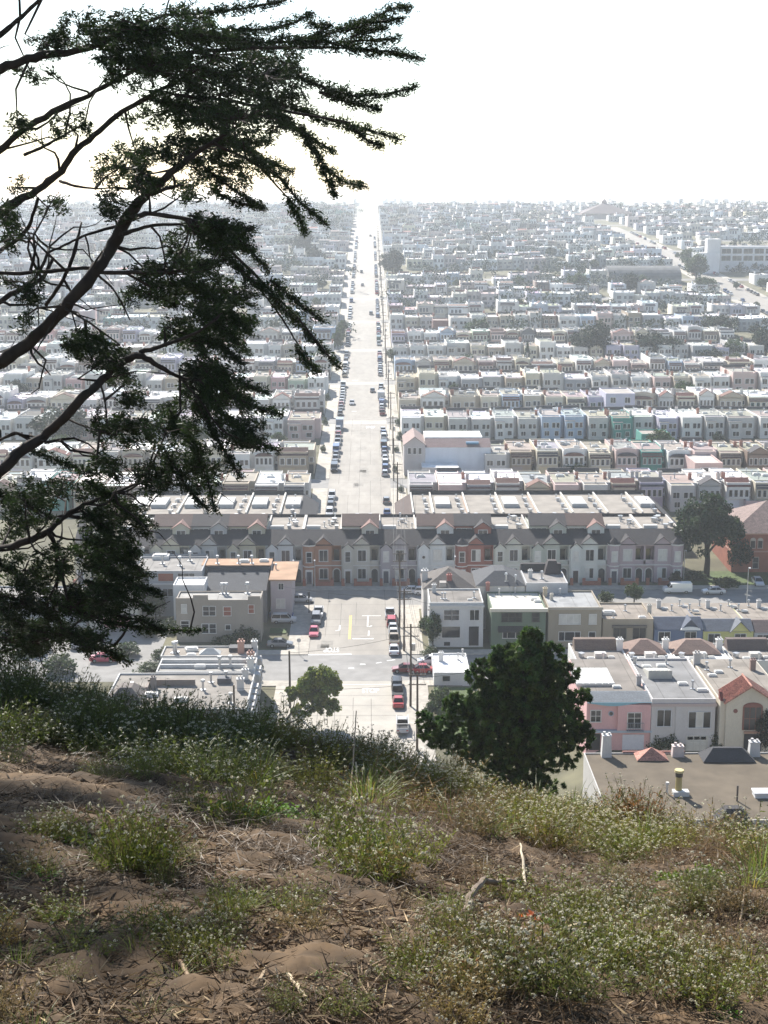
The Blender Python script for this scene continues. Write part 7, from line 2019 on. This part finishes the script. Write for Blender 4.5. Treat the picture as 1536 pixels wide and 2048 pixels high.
# sticks, roots
def stick(P, r, label, name='stick', cat='stick', col=(.34, .26, .17), lift=.02):
    pts = []
    for i, p in enumerate(P):
        x, y, z = hpt(p[0], p[1]); dz = p[2] if len(p) > 2 else 0
        pts.append((x, y, z + lift + dz))
    p0 = np.array(pts[0]); mb = MB(); n = len(pts)
    q = np.array(pts) - p0; tt = np.linspace(0, n - 1, (n - 1) * 4 + 1); ip = np.stack([np.interp(tt, np.arange(n), q[:, k]) for k in range(3)], 1)
    ip[1:-1] += prs.normal(size=(len(ip) - 2, 3)) * r * .22
    mb.tube(list(ip), list(np.linspace(r, r * .55, len(ip))), 7)
    me = mb.mesh(name, M_DRY); a = me.color_attributes.new('tint', 'FLOAT_COLOR', 'POINT'); c = np.ones((len(me.vertices), 4), np.float32); c[:, :3] = col; a.data.foreach_set('color', c.ravel())
    o = link(bpy.data.objects.new(name, me)); o.location = p0; return tag(o, label, cat)
stick([(928, 1842), (945, 1820, .04), (965, 1806, .07), (1000, 1802, .06), (1035, 1800, .07), (1062, 1814, .02)], .015, 'thick curved dead root in the middle of the right slope', 'root', 'root', (.20, .15, .11))
stick([(1112, 1876), (1170, 1874, .03), (1232, 1874)], .011, 'long pale stem lying across the green patch', col=(.42, .34, .2))
stick([(700, 1608), (704, 1590, .1), (708, 1570, .22), (713, 1545, .40)], .006, 'tall thin upright stem in the middle of the slope', col=(.3, .22, .14))
stick([(716, 1606), (714, 1592, .08), (712, 1580, .16)], .007, 'short pale stem leaning beside the tall thin one', col=(.5, .4, .26))
stick([(1050, 1778), (1045, 1750, .05), (1040, 1718, .06)], .008, 'straight bleached stick left of the pale flowered clump', col=(.5, .42, .3))
for i, (P, lab) in enumerate([([(40, 1552), (62, 1575), (85, 1592)], 'pale bent stick on the upper left sand'), ([(108, 1570), (135, 1592)], 'short pale stick right of the bent one'), ([(360, 1940), (384, 1975), (398, 2003)], 'pale stick pointing down at the lower left'),
                              ([(576, 1962), (598, 1992), (614, 2012)], 'pale stick at the bottom, left of centre'), ([(520, 1975), (538, 1940)], 'small stick near the sprawling grass tuft'), ([(405, 1860), (500, 1855), (478, 1858)], 'thin twig below the tall flowered clump'), ([(470, 1755), (500, 1752)], 'thin twig in the middle left sand'),
                              ([(620, 1830), (760, 1836)], 'long thin twig across the lower middle'), ([(488, 1662), (540, 1668)], 'grey twig under the bright green patch'), ([(960, 1940), (1000, 1958), (1030, 1986)], 'curved twig at the lower centre'), ([(240, 1725), (247, 1760), (250, 1780)], 'bleached root hanging under the tall flowered clump'),
                              ([(880, 1880), (918, 1872)], 'short bark strip by the curved root'), ([(980, 1868), (1000, 1880), (1040, 1872)], 'pale driftwood like stem near the curved root'), ([(1480, 1850), (1486, 1826, .06)], 'small bleached stub on the right slope'), ([(830, 1960), (890, 1940)], 'brown twig at the bottom centre'),
                              ([(1000, 1600), (1030, 1640)], 'dead branch in the brown thicket'), ([(905, 1640), (990, 1690)], 'long fallen branch below the brown thicket'), ([(340, 1650), (400, 1628, .04), (418, 1640)], 'dark arched root in the shade')]):
    stick(P, [.006, .005, .007, .006][i % 4], lab, col=[(.45, .36, .24), (.36, .27, .17), (.30, .21, .13)][i % 3])

# crumbs of soil
n = 11000
ly = 2.8 + 8.5 * prs.rand(n) ** 1.2; lx = prs.uniform(-.34, .36, n) * ly
r_ = prs.uniform(.004, .015, n) * np.where(prs.rand(n) < .06, 2.0, 1.0); c0 = np.stack([lx, ly, hill_z(lx, ly) + .03 * (fbm(lx * 5, ly * 7, 4)) + .002], 1)
base = np.array([[1, 0, 0], [0, 1, 0], [-1, 0, 0], [0, -1, 0], [0, 0, 1], [0, 0, -1.0]])
V = (c0[:, None, :] + base[None] * r_[:, None, None] * prs.uniform(.5, 1.3, (n, 6, 1))).reshape(-1, 3)
T = np.array([[0, 1, 4], [1, 2, 4], [2, 3, 4], [3, 0, 4], [1, 0, 5], [2, 1, 5], [3, 2, 5], [0, 3, 5]])
Fq = (T[None] + 6 * np.arange(n)[:, None, None]).reshape(-1, 3)
cc = np.array([.12, .078, .042]) * prs.uniform(.5, 1.3, (n, 1))
o = link(bpy.data.objects.new('soil_crumbs', np_mesh('soil_crumbs', V, Fq, M_DRY, col=np.repeat(cc, 6, 0)))); tag(o, kind='stuff')
# dry litter over the sand, too much to count
n = 150000
ly = 2.6 + 9.5 * prs.rand(n) ** 1.15; lx = prs.uniform(-.34, .36, n) * ly
dn = fbm(lx * 1.1 + 3, ly * 1.1 + 9, 3)
keep = prs.rand(n) < np.clip(.8 + 1.6 * dn + .2 * (lx > .2), .12, 1); lx, ly = lx[keep], ly[keep]; n = len(lx)
lz = hill_z(lx, ly) + prs.uniform(-.005, .03, n)
a = prs.rand(n) * 2 * pi; d = np.stack([np.cos(a), np.sin(a), prs.normal(size=n) * .35], 1); l = np.where(prs.rand(n) < .35, prs.uniform(.03, .09, n), prs.uniform(.008, .03, n))[:, None]
s_ = unit(np.cross(d, prs.normal(size=d.shape))) * np.where(l > .03, prs.uniform(.0012, .003, (n, 1)), prs.uniform(.0012, .0042, (n, 1)))
col = np.array([.165, .11, .064]) * prs.uniform(.2, 1.35, (n, 1)); pale = prs.rand(n) < .13; col[pale] = np.array([.40, .29, .16]) * prs.uniform(.6, 1.2, (pale.sum(), 1))
V, c_ = quads(np.stack([lx, ly, lz], 1), d * l, s_, col)
o = link(bpy.data.objects.new('dry_litter', np_mesh('dry_litter', V, np.arange(len(V)).reshape(-1, 4), M_DRY, col=c_))); tag(o, kind='stuff')
